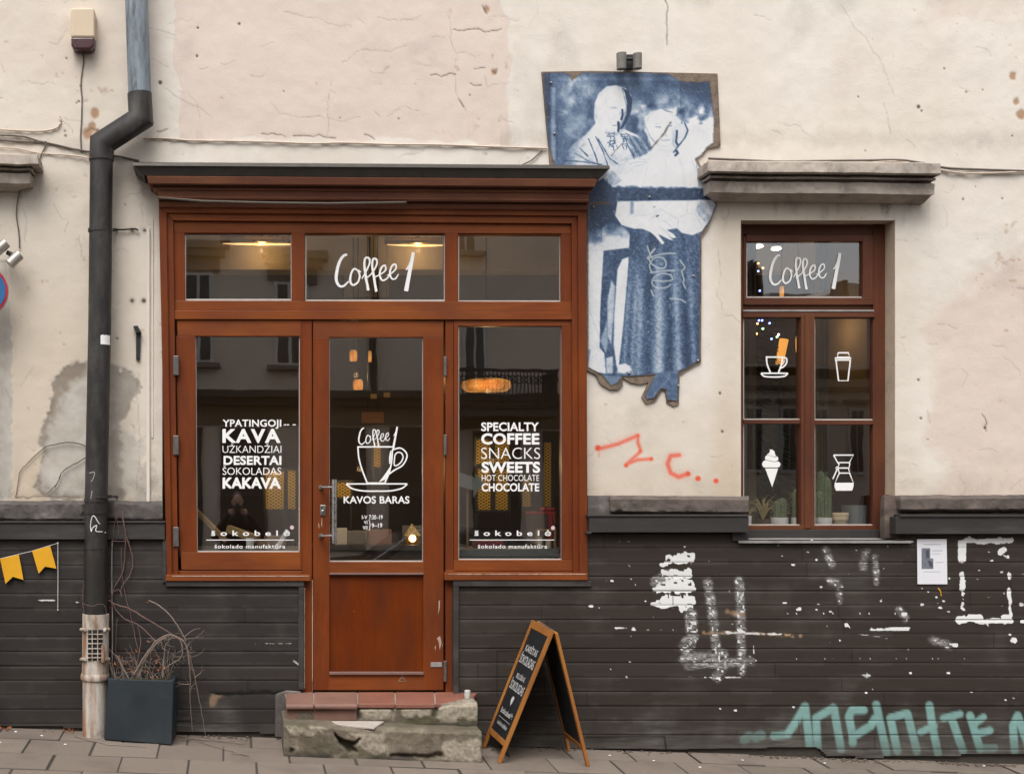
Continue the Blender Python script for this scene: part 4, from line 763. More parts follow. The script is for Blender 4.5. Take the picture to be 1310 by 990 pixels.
def MUR_LINES(ink, x, y):
    for p, r, s, v in (([(803, 118), (806, 132), (800, 150), (794, 163)], 3, 4, .55), ([(783, 138.5), (788, 138)], 1.2, 2, .38), ([(797, 142), (801, 143)], 1, 2, .45), ([(793, 144), (793.5, 152)], .8, 2, .35), ([(784, 161), (791, 161)], .8, 1.2, .42), ([(776, 170), (788, 172), (796, 168)], 2, 3.5, .42), ([(762, 136), (764, 148), (763, 152)], 1, 2, .30), ([(768, 122), (772, 116), (782, 112)], 2, 3, .20), ([(778, 150), (781, 158)], 1.5, 3, .16),
                       ([(728, 200), (738, 192), (748, 184)], 3, 5, .34), ([(742, 210), (760, 196), (770, 182)], 2.5, 4, .26), ([(770, 214), (778, 200), (774, 186)], 2, 4, .28), ([(786, 212), (796, 204), (806, 200)], 2.5, 4, .30), ([(812, 202), (822, 196)], 2, 4, .35), ([(730, 208), (750, 210), (772, 212)], 1.5, 3, .30), ([(800, 176), (812, 190)], 1.5, 2.5, .62), ([(816, 178), (826, 194)], 1.2, 2, .68)): stroke(ink, x, y, p, r, s, v, .8, 2)
def WOM_LINES(ink, x, y):
    r4 = random.Random(12)
    for _ in range(60):
        a = r4.uniform(3.3, 6.1); cx, cy = 846 + 18 * math.cos(a), 160 + 19 * math.sin(a); t = a + 1.3 + r4.uniform(-.5, .5); stroke(ink, x, y, [(cx, cy), (cx + 5 * math.cos(t), cy + 5 * math.sin(t))], .25, .7, r4.uniform(.15, .42))
    for _ in range(40):
        cx, cy = r4.uniform(858, 904), r4.uniform(158, 172); t = r4.uniform(0, 3.1); stroke(ink, x, y, [(cx, cy), (cx + 5 * math.cos(t), cy + 5 * math.sin(t))], .25, .8, r4.uniform(.15, .45))
    for p, r, s, v in (([(839, 162.5), (845, 163)], .8, 1.0, .6), ([(854, 162), (859, 161)], .8, 1.0, .65), ([(838, 158.5), (845, 158.5)], .5, 1, .3), ([(853, 158), (860, 157.5)], .5, 1, .32), ([(850, 167), (852, 173), (849, 174.5)], .7, 1.4, .3), ([(846, 179.5), (851, 180.5), (856, 179)], .7, 1.1, .45), ([(834, 176), (842, 186), (852, 188), (860, 184)], 1.4, 2.5, .22), ([(843, 192), (855, 194), (864, 192)], 2.5, 4, .20), ([(862, 172), (861, 184), (866, 192)], 1.4, 2.5, .38),
                       ([(812, 232), (822, 216), (830, 204)], 2, 4, .16), ([(850, 236), (852, 214), (850, 200)], 2, 4, .14), ([(876, 238), (874, 218), (870, 204)], 2.5, 4, .18), ([(898, 238), (894, 222), (886, 208)], 3, 5, .24), ([(800, 222), (810, 214), (824, 210)], 1.5, 2.5, .22), ([(798, 212), (814, 207)], 1, 2, .24)): stroke(ink, x, y, p, r, s, v, .6, 3)
def mural_attr(x, y):
    n = fbm(x, y, 18, 1, 5); nf = fbm(x, y, 2.2, 3, 2); nb = fbm(x, y, 45, 5, 4)
    ink = .80 + (n - .5) * .45 + .10 * (x > 870)
    cloud = lambda cx, cy, rx, ry, a: a * sstep(0, .75, 1.15 - np.hypot((x - cx) / rx, (y - cy) / ry) + (n - .5) * 1.5) * sstep(.15, .80, fbm(x, y, 13, 6, 5))
    for c in ((738, 118, 32, 28, .55), (742, 165, 30, 34, .35), (812, 152, 22, 34, .8), (862, 135, 44, 22, .45), (905, 165, 26, 40, .95), (890, 190, 30, 38, 1.0), (870, 160, 34, 26, .6)): ink -= cloud(*c)
    ink -= .22 * sstep(4, 1, np.abs(x - 708)) * (y > 112) * (y < 205); ink -= .10 * sstep(4, 1, np.abs(y - 101)) * (x > 715) * (x < 905); stroke(ink, x, y, [(712.5, 106), (713, 205)], .5, .8, 1.0); ink += .15 * (x < 704)
    W0 = lambda v: (lambda a, b: v + (fbm(a, b, 6, 2, 3) - .5) * .22 + (fbm(a, b, 1.8, 4, 2) - .5) * .10)
    fillpoly(ink, x, y, [(719, 212), (724, 196), (735, 183), (750, 172), (762, 158), (778, 168), (800, 166), (815, 173), (826, 184), (831, 198), (815, 208), (800, 216), (788, 240), (760, 240)], lambda a, b: .10 + .50 * sstep(748, 720, a + (b - 200) * .4) * (.5 + fbm(a, b, 6, 2, 3)) + .30 * fbm(a, b, 9, 4, 3) * sstep(186, 206, b), 1.4)
    fillpoly(ink, x, y, [(803, 172), (820, 177), (829, 187), (832, 196), (818, 203), (808, 200), (806, 185)], lambda a, b: .58 + .14 * np.sin((a * .8 - b * .55) * .9) + (fbm(a, b, 3, 2, 2) - .5) * .3, 1.2)
    fillpoly(ink, x, y, [(760, 150), (761, 132), (766, 120), (776, 111), (788, 109.5), (800, 113), (807, 122), (808, 138), (803, 152), (796, 164), (790, 171), (776, 172), (764, 165)], W0(.05), 1.3)
    fillpoly(ink, x, y, [(797, 113), (804, 117), (808.5, 127), (808, 141), (803, 154), (797, 164), (792, 167), (797, 157), (801, 146), (802, 133), (800, 122)], .97, .8, .5)
    for p, r, v in (([(781, 138), (786, 137), (790, 139)], .7, .35), ([(796, 141), (796.5, 148), (795, 153)], 1.5, .95), ([(798, 146), (801, 144)], 1, .6), ([(791, 157), (791.5, 163), (791, 168)], 1.6, .95), ([(783, 161), (789, 160)], .7, .4), ([(796, 113), (799, 126), (802, 138)], .7, .6), ([(760, 141), (762, 150)], .7, .4)): stroke(ink, x, y, p, r, .8, v, .4)
    r2 = random.Random(3)
    for _ in range(46):
        a, b = r2.uniform(779, 803), r2.uniform(169, 187); t = r2.uniform(0, 3.1); stroke(ink, x, y, [(a, b), (a + 6 * math.cos(t), b + 6 * math.sin(t))], .55, .7, .92)
    fillpoly(ink, x, y, [(787, 175), (793, 172), (797, 180), (793, 190), (788, 185)], .12, 1.2)
    MUR_LINES(ink, x, y)
    for p in ([(753, 178), (762, 200), (766, 213)], [(762, 175), (772, 195), (778, 213)], [(806, 176), (812, 190), (817, 203)], [(812, 176), (820, 190), (825, 200)], [(800, 178), (806, 192), (812, 204)], [(820, 180), (828, 196)], [(765, 178), (780, 203), (790, 210)], [(735, 196), (752, 206), (764, 210)], [(722, 206), (745, 207), (770, 211)], [(742, 190), (752, 200)]): stroke(ink, x, y, p, .75, .9, .88, .5)
    # the woman
    fillpoly(ink, x, y, [(824, 165), (826, 150), (834, 142), (845, 139), (858, 142), (866, 150), (880, 160), (892, 158), (905, 166), (912, 180), (904, 189), (889, 204), (909, 238), (911, 242), (788, 238), (795, 220), (805, 206), (826, 197), (835, 190), (829, 178)], lambda a, b: .045 + .05 * fbm(a, b, 10, 2, 3), 2.2, 2.0, 1)
    fillpoly(ink, x, y, [(858, 166), (866, 158), (876, 158), (880, 168), (876, 178), (866, 186), (863, 180)], W0(.16), 1.6)
    WOM_LINES(ink, x, y)
    for p, r, v in (([(876, 158), (880, 167), (876, 177), (867, 188), (862, 195)], 1.1, .8), ([(866, 168), (865, 182), (867, 186)], 1.6, .85), ([(865, 193), (867, 196), (864, 199)], 1.7, .9), ([(840, 163), (844, 164)], .7, .4), ([(855, 162), (859, 161)], .7, .5), ([(851, 170), (853, 175)], .6, .35), ([(850, 179), (857, 180)], .6, .3), ([(838, 141), (846, 138), (852, 142), (860, 144)], .8, .6), ([(824, 150), (826, 162), (832, 176), (838, 183)], .6, .5), ([(874, 150), (872, 158)], 1.5, .5), ([(833, 165), (842, 188)], .4, .12),
                    ([(797, 205), (812, 202), (826, 205)], .6, .35), ([(803, 211), (818, 207), (828, 208)], .6, .35), ([(815, 213), (824, 210)], .6, .3), ([(822, 238), (828, 215), (832, 200)], .5, .25), ([(851, 236), (853, 205)], .5, .18), ([(894, 243), (894, 225), (891, 210)], .6, .55), ([(900, 240), (898, 228)], .5, .3)): stroke(ink, x, y, p, r, .8, v, .4)
    fillpoly(ink, x, y, [(778, 224), (784, 219), (796, 231), (786, 238), (777, 234)], W0(.35), 1.4)
    fillpoly(ink, x, y, [(752, 238), (772, 228), (784, 240), (788, 258), (752, 258)], .88, 1.3, 1)
    for p in ([(776, 230), (784, 256)], [(781, 236), (786, 258)], [(760, 250), (776, 246)]): stroke(ink, x, y, p, .6, .7, 1.0)
    fillpoly(ink, x, y, [(782, 240), (788, 240.5), (912, 244), (914, 255), (787, 257)], lambda a, b: .90 + (fbm(a, b, 3, 2, 2) - .5) * .3, .8)
    # lower half
    fillpoly(ink, x, y, [(751, 262), (790, 259), (796, 290), (806, 297), (806, 319), (772, 322), (751, 321)], lambda a, b: .92 - .75 * sstep(282, 312, b + (fbm(a, b, 14, 3, 4) - .5) * 40 - (a < 770) * 6) + (fbm(a, b, 2.5, 1, 2) - .5) * .12, 1.2)
    fillpoly(ink, x, y, [(751, 321), (773, 321), (770, 360), (768, 400), (768, 445), (773, 452), (775, 478), (764, 476), (751, 470)], W0(.10), 1.0)
    stroke(ink, x, y, [(752, 391), (770, 440)], .4, .6, .4); stroke(ink, x, y, [(751, 465), (754, 448)], 2, 2, .5)
    fillpoly(ink, x, y, [(772, 321), (806, 317), (806, 328), (796, 331), (790, 342), (788, 366), (785, 405), (786, 440), (790, 470), (785, 484), (776, 478), (774, 452), (767, 445), (768, 400)], lambda a, b: .84 + (fbm(a, b, 2.2, 2, 2) - .5) * .3 + (fbm(a, b, 12, 4, 3) - .5) * .25, 1.0)
    fillpoly(ink, x, y, [(796, 332), (806, 328), (801, 380), (796, 430), (792, 466), (789, 470), (785, 440), (786, 400), (790, 345)], W0(.10), 1.2)
    fillpoly(ink, x, y, [(782, 358), (787, 366), (785, 405), (782, 440), (777, 430), (777, 385)], W0(.32), 1.5)
    fillpoly(ink, x, y, [(775, 458), (784, 456), (784, 478), (776, 478)], W0(.28), 1.5); fillpoly(ink, x, y, [(768, 436), (776, 412), (778, 440), (775, 452)], W0(.45), 1.6)
    gs = lambda a, b, c, k, w, s: s * np.exp(-((a - c - (b - 400) * k) / w) ** 2)
    fold = lambda a, b: .80 - .42 * sstep(305, 400, b + (fbm(a, b, 10, 3, 3, 80) - .5) * 60) * (gs(a, b, 812, -.05, 3, .5) + gs(a, b, 819, -.03, 4, .7) + gs(a, b, 843, .0, 6.5, 1.0) + gs(a, b, 866, .03, 5, .85) + gs(a, b, 885, .05, 3.5, .55) + gs(a, b, 803, -.07, 3, .5)) + .08 * gs(a, b, 831, -.02, 3, 1) + .10 * gs(a, b, 856, .02, 3, 1) + .1 * gs(a, b, 877, .04, 2.5, 1) + (fbm(a, b, 1.9, 2, 2) - .5) * .34 + (fbm(a, b, 14, 5, 3, 60) - .5) * .25
    fillpoly(ink, x, y, [(806, 297), (815, 292), (840, 292), (880, 298), (906, 287), (896, 301), (895.5, 461), (877, 472), (858, 476), (838, 479), (800, 481), (792, 466), (797, 425), (803, 350)], fold, 1.0)
    fillpoly(ink, x, y, [(790, 467), (800, 465), (806, 468), (808, 474), (798, 478), (790, 476)], .12, 1.5)
    fillpoly(ink, x, y, [(838, 477), (868, 474), (868, 520), (820, 520)], lambda a, b: .72 + (fbm(a, b, 4, 2, 3) - .5) * .3, 1.0); fillpoly(ink, x, y, [(770, 480), (796, 482), (795, 492), (788, 500), (778, 500)], .62, 1.0, 1)
    for p in ([(831, 502), (833, 507)], [(858, 507), (864, 508)]): stroke(ink, x, y, p, 1.2, 1.5, .0); 
    fillpoly(ink, x, y, [(790, 258), (911, 256), (914, 262), (906, 284), (898, 296), (886, 301), (872, 298), (866, 292), (845, 296), (838, 292), (812, 293), (795, 288), (787, 276)], W0(.06), 1.2)
    fillpoly(ink, x, y, [(893, 256), (913, 257), (916, 262), (910, 280), (904, 288), (896, 278), (890, 270)], lambda a, b: .30 + (fbm(a, b, 6, 3, 3) - .5) * .4, 1.5)
    fillpoly(ink, x, y, [(806, 258), (811, 258), (811, 274), (806, 275)], .45, 1.2)
    fillpoly(ink, x, y, [(820, 292), (836, 287), (850, 292), (862, 300), (865, 304), (861, 305), (855, 302), (861, 307), (857, 307), (845, 301), (842, 300), (850, 311), (847, 313), (838, 302), (832, 297)], .05, .7)
    for p in ([(846, 267), (862, 278), (868, 280)], [(846, 267), (838, 276), (830, 283)], [(848, 282), (858, 289), (866, 296)], [(843, 290), (855, 297)], [(847, 294), (858, 302)], [(870, 278), (884, 272), (890, 275)], [(890, 275), (897, 288)], [(812, 276), (830, 275)], [(868, 280), (867, 297)], [(856, 257), (856, 262)], [(880, 257), (879, 272)]): stroke(ink, x, y, p, .45, .6, .35)
    stroke(ink, x, y, [(840, 277), (842, 276)], 1.0, .7, .9); stroke(ink, x, y, [(836, 265), (838, 265)], .8, .7, .6)
    chalk = np.zeros_like(x)
    for p in ([(828, 315), (831, 324), (834, 330), (832, 325), (838, 318), (832, 326), (828, 331), (836, 328), (848, 325), (864, 324)], [(830, 331), (834, 338), (846, 344), (852, 340), (850, 332), (842, 329), (834, 333), (831, 341), (834, 349)], [(832, 349), (846, 347), (862, 346)], [(858, 352), (848, 350), (838, 354), (834, 362), (840, 368), (852, 368), (858, 364)], [(836, 359), (848, 360), (860, 358), (858, 351)], [(833, 371), (836, 379)], [(857, 382), (870, 383), (877, 387)], [(870, 333), (876, 342), (872, 347)], [(872, 347), (875, 358), (874, 362), (877, 369)]):
        q = [tuple(v) for v in catmull([(a, b, 0) for a, b in p], 5)]; stroke(chalk, x, y, [(v[0], v[1]) for v in q], .7, .7, .62)
    rip = np.zeros_like(x); q = [(858, 157), (850, 170), (842, 180), (833, 190)]; stroke(rip, x, y, q, 1.1, 1.0, .9, 1.0, 2, 4); stroke(rip, x, y, [(796, 184), (788, 192), (782, 200)], .7, .7, .7)
    fillpoly(rip, x, y, [(752, 259), (770, 257.5), (786, 260), (770, 262.5), (753, 262)], .9, .6)
    ink = ink + (nf - .5) * .12 * sstep(.1, .3, ink) + (fbm(x, y, 1.2, 6, 2) - .5) * .08
    e = seg_d(x, y, SHEET + [SHEET[0]]); rip = np.maximum(rip, sstep(2.0, .3, e + (nf - .5) * 1.6) * .75)
    return dict(ink=ink, chalk=chalk, rip=rip)
def mur_mat():
    M = Mat('printed_sheet', Roughness=0.5); f = M.noise(160, 3, .6); s = M.noise(35, 5, .7)
    v = M.math('ADD', M.attr('ink'), M.mr(f, .25, .75, -.09, .09)); c = M.ramp(v, (0.0, (.70, .70, .70)), (.18, (.60, .62, .65)), (.42, (.27, .34, .44)), (.68, (.085, .14, .235)), (.85, (.035, .065, .13)), (1.0, (.018, .032, .065)))
    c = M.mix(M.mr(s, .6, .72, 0, .4), c, (.42, .47, .52)); c = M.mix(M.attr('chalk'), c, (.62, .68, .70)); c = M.mix(M.attr('rip'), c, (.10, .07, .05))
    M.set('Base_Color', c); M.bump(s, .15, .003); return M.m
gx, gy = wl(692, 919, .95), wl(91, 516, .95)
gridmesh('printed_sheet', gx, gy, lambda cx, cy: inpoly(cx.ravel(), cy.ravel(), SHEET).reshape(cx.shape), lambda x, y: .0205 + (fbm(x, y, 50, 3, 3) - .5) * .008, mural_attr, mur_mat(), MUR)
m = MB()
for px_, py_ in ((705, 106), (709, 171), (759, 265), (887, 353), (893, 461), (805, 477), (868, 493), (831, 252)): m.ball(W(px_, py_, .027), .008, 5)
objs('nail', m, SILL, MUR)
# ------------------------------------------------------------------ downpipe
DP = thing('downpipe', (W(122, 930, .15).x, -.15, G(-.9, .15)), 'dark cranked rainwater downpipe with blue-grey zinc top and white iron foot', 'downpipe')
m = MB(); m.tube([W(170, -140, .15), W(179, 128, .15)], .0765, 28); obj('zinc_section', m, ZINC, DP, smooth=True)
m = MB(); m.tube([W(178.6, 120, .15), W(180.2, 152, .15), W(130.5, 184, .14), W(129.8, 205, .14)], .081, 28); obj('elbow', m, PIPE, DP, smooth=True)
m = MB(); m.tube([W(129.8, 203, .14), W(127.5, 420, .14), W(123, 640, .14), W(122.5, 790, .14)], .0765, 28); obj('pipe', m, PIPE, DP, smooth=True)
m = MB()
for y, x, r in ((204, 129.8, .083), (640, 123, .081), (655, 123, .081), (700, 122.6, .0795)): m.tube([W(x, y - 2, .14), W(x, y + 2, .14)], r, 28)
m.tube([W(181, 150, .15) + Vector((-.085, 0, .035)), W(181, 150, .15) + Vector((.085, 0, -.04))], .003, 5)
objs('joint_ring', m, PIPE, DP, smooth=True)
m = MB(); m.tube([W(122.5, 785, .14), W(122, 864, .14)], .0885, 32); m.tube([W(121.5, 862, .14), W(121.5, 944, .14)], .082, 32)
ft = obj('iron_foot', m, IRONW, DP, smooth=True, label='rust-streaked white cast-iron foot')
m = MB(); m.tube([W(121.8, 861, .14), W(121.8, 863, .14), W(121.8, 867, .14), W(121.8, 869, .14)], [.092, .096, .096, .092], 32); obj('collar', m, IRONW, ft, smooth=True)
m = MB(); pts = [W(121.5 + 10.5 * (1 if abs(math.cos(a)) > .6 else abs(math.cos(a)) / .6) * (1 if math.cos(a) > 0 else -1) * .97, 825 + 21.5 * (1 if abs(math.sin(a)) > .45 else abs(math.sin(a)) / .45) * (1 if math.sin(a) > 0 else -1), .238) for a in [k * 2 * math.pi / 32 for k in range(33)]]
m.tube(pts, .0105, 8, False); obj('grille_frame', m, IRONW, ft, smooth=True)
m = MB(); m.rect(112.5, 805.5, 131, 845, .2295, .20); obj('grille_opening', m, BLACK, ft)
m = MB()
for y in (811, 817, 823, 829.5, 836, 841): m.tube([W(112, y, .237), W(131.5, y, .237)], .0035, 6)
for x in (118, 125): m.tube([W(x, 805, .238), W(x, 846, .238)], .0035, 6)
for y in (805, 843): m.tube([W(104, y, .17), W(109, y, .23)], .012, 8); m.tube([W(134, y, .23), W(139, y, .17)], .012, 8)
obj('grille', m, IRONW, ft)
m = MB(); P = [(130, 429), (132, 428), (140, 428), (140.3, 441), (133, 441), (130, 439), (128.5, 436), (129.5, 433)]
def onpipe(x, y, off=.0012, cx=127.4, r=.0765):
    p = W(x, y, .20); dx = p.x - W(cx, y, .14).x; dx = max(-r, min(r, dx)); return Vector((p.x, -.14 - math.sqrt(max(r * r - dx * dx, 1e-6)) - off, p.z))
for k in range(8):
    xa, xb = 129 + k * 1.4, 129 + (k + 1) * 1.4; m.add([onpipe(xa, 428.5 + (k % 3 == 0)), onpipe(xa, 440.5), onpipe(xb, 440.8), onpipe(xb, 428.5)], [(0, 1, 2, 3)])
obj('sticker', m, VINYL, DP, label='torn white sticker on the pipe')
m = MB()
for P in ([(117, 680), (116, 672), (118, 662), (121, 660), (126, 668), (128, 670)], [(117, 680), (119, 675), (124, 672), (123, 679), (129, 680), (131, 680)], [(134, 681), (135, 681)], [(118, 628), (116, 640), (115, 643)], [(114, 605), (121, 604), (120, 611), (117, 616)]):
    q = catmull([(a, b, 0) for a, b in P], 5) if len(P) > 2 else [Vector((*p, 0)) for p in P]; m.tube([onpipe(v.x, v.y, .001, 122.8) for v in q], .0030 if P[0][1] > 650 else .0012, 4)
objs('scribble', m, PAINTW, DP)
m = MB()
for y in (300, 640): m.tube([W(140, y - 5, .12), W(150, y - 5, .0)], .006, 6); m.tube([W(128, y - 7, .14), W(128, y - 3, .14)], .080, 28)
objs('pipe_clamp', m, PIPE, DP, smooth=True)
# ------------------------------------------------------------------ small fixtures on the wall
AB = thing('alarm_box', W(105, 63, .0), 'cream siren box with dark red lower cap high on the wall', 'siren box')
m = MB(); m.prism([(92, 10), (119.5, 10), (121, 14), (121, 48), (90.5, 48), (90.5, 14)], .10, 0); obj('housing', m, simple('cream_plastic', (.62, .50, .36), .5, .1, 9, .05), AB, bevel=.012)
m = MB(); m.prism([(90.8, 48), (120.8, 48), (120, 58), (116.5, 63), (94.5, 63), (91, 58)], .098, 0); obj('lens_cap', m, simple('dark_red_lens', (.055, .016, .016), .3, .2, 9, 0), AB, bevel=.01)
m = MB(); m.tube([W(x, y, .008) for x, y in ((106, 62), (107, 80), (104, 100), (103.5, 113), (105, 125), (104.5, 150), (103, 175), (104, 195))], .0045, 6); tag(obj('cable', m, CABLE), 'thin cable dropping from the cream siren box', 'cable')
def wire(name, pts, r, mat, label, d=.012, cat='cable'):
    P = catmull([(x, y, d) for x, y in pts], 6); m = MB(); m.tube([W(p.x, p.y, p.z + .003 * math.sin(i * 1.7)) for i, p in enumerate(P)], r, 6); return tag(obj(name, m, mat), label, cat)
wire('cable', [(183, 177), (210, 177.5), (245, 180), (300, 181), (350, 182), (400, 184), (440, 183), (500, 185), (560, 185.5), (630, 188), (700, 190)], .0065, CABLEP, 'cream painted cable running above the brown shopfront cornice')
wire('cable', [(668, 211), (680, 205), (694, 192)], .004, CABLE, 'short thin cable rising beside the lower left of the mural')
wire('cable', [(-20, 171), (0, 173), (30, 175), (50, 181), (60, 182)], .006, CABLE, 'upper dark cable above the left stone cornice end')
wire('cable', [(-20, 165), (20, 167), (50, 168), (70, 165), (77, 158), (77, 149)], .006, CABLEP, 'cream cable curling up to a hook left of the pipe')
wire('cable', [(-20, 177), (20, 181), (58, 183), (90, 190), (118, 195), (150, 200), (178, 206)], .007, CABLE, 'dark cable bundle passing behind the downpipe elbow', .01)
wire('cable', [(-20, 188), (20, 190), (50, 196), (90, 199), (116, 203)], .005, CABLEP, 'thin cream cable just above the left stone cornice')
wire('cable', [(60, 183), (52, 200), (47, 212), (33, 232), (24, 250), (21, 275), (24, 297), (25, 318)], .0045, CABLE, 'thin cable dropping from the bundle to the twin spotlight', .012)
wire('cable', [(906, 203), (950, 205), (1000, 207), (1060, 206), (1110, 205.5), (1150, 205), (1180, 209), (1210, 215), (1250, 217), (1310, 219), (1340, 221), (1500, 225), (1800, 230)], .008, CABLE, 'dark cable along the top of the right stone cornice', .02)
wire('cable', [(900, 209), (980, 210.5), (1080, 210), (1150, 207), (1200, 217), (1240, 222), (1310, 220), (1340, 219), (1500, 228), (1800, 226)], .006, CABLEP, 'pale cable looping below the dark cable at right', .27 if False else .022)
wire('wire_stub', [(145, 293), (155, 294), (172, 293), (177, 295)], .006, BLACK, 'black wire stub poking from the wall right of the pipe', .02, 'wire')
m = MB(); m.rect(187.5, 292, 191.5, 643, .018, -.005); m.rect(194, 280, 196, 560, .008, -.005); tag(obj('conduit', m, STU, bevel=.002), 'cream painted trunking strip beside the shopfront frame', 'trunking')
BR = thing('iron_bracket', W(176, 438, 0), 'short black iron bracket left over on the wall', 'bracket')
m = MB(); m.prism([(174, 424), (180, 426), (179, 460), (174, 460)], .022, 0); obj('bracket_strap', m, BLACK, BR, bevel=.002)
m = MB(); m.prism([(170, 417), (176, 416.5), (180.5, 425), (174.5, 426)], .05, 0); obj('bracket_tongue', m, BLACK, BR, bevel=.002)
GREYLAMP = simple('grey_lamp_metal', (.20, .185, .165), .55, .3, 12, .15, 60, dirt=((.08, .07, .06), .6)); SILV = simple('dull_aluminium', (.42, .39, .35), .4, .2, 12, .1, 60, metal=.5)
T1 = thing('twin_spotlight', W(804, 80, 0), 'grey twin spotlight on the wall above the mural', 'spotlight')
m = MB(); m.rect(799, 70, 812, 88, .03, 0); m.tube([W(798, 76, .07), W(812, 76, .07)], .012, 8); obj('mount', m, BLACK, T1)
m = MB(); a = W(795, 68.5, .09); m.tube([a, a - Vector((0, 0, .106))], [.033, .031], 20); obj('lamp_barrel', m, GREYLAMP, T1, smooth=True)
m = MB(); a = W(815.5, 69, .09); m.tube([a, a - Vector((0, 0, .10))], [.029, .029], 20); obj('lamp_barrel', m, GREYLAMP, T1, smooth=True)
T2 = thing('twin_spotlight', W(18, 325, 0), 'pale metal twin spotlight clamped above the round road sign', 'spotlight')
m = MB(); m.tube([W(9, 323, .11), W(20, 328, .12)], .015, 8); m.tube([W(13, 326, .0), W(13, 326, .11)], .012, 8); obj('mount', m, BLACK, T2)
m = MB(); m.tube([W(8, 311, .13), W(-8, 325, .15)], .036, 20); obj('lamp_barrel', m, SILV, T2, smooth=True)
m = MB(); m.tube([W(25, 326, .14), W(12, 338, .16)], .036, 20); obj('lamp_barrel', m, SILV, T2, smooth=True)
RS = thing('road_sign', W(-8, 640, .2), 'round blue road sign with a red rim at the left edge', 'road sign')
c = W(-22, 372, .2)
def disc(m, c, r, d0, n=48): m.tube([c + Vector((0, d0, 0)), c + Vector((0, d0 + .004, 0))], r, n)
m = MB(); disc(m, c, .165, .0); obj('sign_rim', m, simple('sign_red', (.42, .018, .03), .4, .1, 9, 0), RS)
m = MB(); disc(m, c, .150, -.004); obj('sign_face', m, simple('sign_blue', (.02, .12, .30), .4, .1, 9, 0), RS)
m = MB(); disc(m, c, .172, .006); obj('sign_back', m, SILV, RS)
m = MB(); m.tube([W(-26, 320, .17), W(-26, 975, .17)], .03, 16); obj('sign_post', m, SILV, RS, smooth=True)
wire('cable', [(143.5, 690), (143, 740), (144, 800), (143.5, 860), (144.5, 905)], .0035, simple('pale_cable', (.30, .28, .26), .6, .2), 'thin pale cable running down beside the lower downpipe', .075)
BN = thing('bunting', W(30, 715, .06), 'string of yellow swallow-tail flags on the dark boards', 'bunting')
m = MB(); m.tube([W(-60, 735, .075), W(0, 714.5, .075), W(40, 705, .075), W(74, 694.5, .078)], .0022, 5); m.tube([W(74, 694.5, .078), W(74.2, 740, .07), W(74, 778, .065)], .0028, 5); m.ball(W(74, 780, .068), .006, 5); m.ball(W(74, 694.5, .075), .006, 5); obj('string', m, simple('white_string', (.55, .53, .50), .8, .2), BN)
YEL = simple('yellow_felt', (.72, .36, .012), .85, .1, 30, .15, 150)
for P in ([(0, 714.5), (24, 709), (30, 741.5), (16.5, 737.5), (7, 746.5)], [(41, 704.5), (64, 697.5), (72, 727), (57.5, 724.5), (49.5, 733.5)], [(-42, 728), (-18, 720), (-11, 752), (-25, 748), (-34, 757)]):
    m = MB(); m.prism(P, .078, .0745); obj('flag', m, YEL, BN)
NT_ = thing('paper_notice', W(1192, 748, .06), 'white paper notice with two small dark photographs on the boards', 'notice')
m = MB(); m.prism([(1173.2, 689.5), (1211, 689.3), (1212, 747), (1173.8, 747)], .0665, .0655); obj('sheet', m, simple('notice_paper', (.74, .74, .78), .7, .04, 6, .2, 8), NT_)
DRK = simple('printed_ink', (.06, .065, .085), .7, .6, 60, 0)
m = MB(); m.rect(1179, 701, 1190, 714.5, .0672, .0665); m.rect(1179, 714, 1194, 727.5, .0671, .0665); obj('printed_photo', m, simple('grey_print', (.16, .17, .20), .7, .9, 90, 0), NT_)
m = MB(); m.prism([(1184.5, 704), (1188, 703), (1189, 713), (1185, 713.5)], .0676, .067); m.prism([(1187, 716), (1192, 718), (1193.5, 725), (1189, 724)], .0676, .067)
for k, (a, b) in enumerate(((1182, 1204), (1193, 1206), (1193, 1203), (1197, 1207), (1181, 1203))): m.rect(a, (696, 704, 708, 719, 731)[k], b, (696.4, 704.4, 708.3, 719.3, 731.3)[k], .0672, .067)
obj('print', m, DRK, NT_)
m = MB(); m.tube([W(1200, 752, .058), W(1203, 756, .062), W(1204, 762, .058)], .004, 5); tag(obj('tape_scrap', m, YEL), 'tiny yellow tape scrap below the paper notice', 'tape')
# ------------------------------------------------------------------ entrance steps
ST = thing('entrance_steps', (W(490, 970, .5).x, -.3, G(1, .3)), 'worn mossy stone doorsteps with broken terracotta tiles on the upper one', 'steps')
def rubble_mat():
    M = Mat('mossy_rubble', Roughness=.95); n = M.noise(7, 6, .7); f = M.noise(45, 5, .65); g = M.noise(3.2, 5, .6, M.co((1, 1, 1), (4, 2, 7)))
    c = M.ramp(n, (.25, (.055, .045, .033)), (.45, (.125, .10, .072)), (.6, (.21, .175, .13)), (.8, (.36, .31, .25))); c = M.mix(M.mr(f, .35, .7, 0, .55), c, (.11, .095, .07))
    c = M.mix(M.mr(g, .48, .66, 0, .7), c, (.072, .068, .030)); c = M.mix(M.math('MULTIPLY', M.attr('pale'), M.mr(f, .3, .65, .35, 1.0)), c, (.37, .32, .25)); c = M.mix(M.attr('darken'), c, (.030, .025, .02)); M.set('Base_Color', c); M.bump(M.math('ADD', M.math('MULTIPLY', n, .6), M.math('MULTIPLY', f, .5)), .8, .012); return M.m
RUB = rubble_mat()
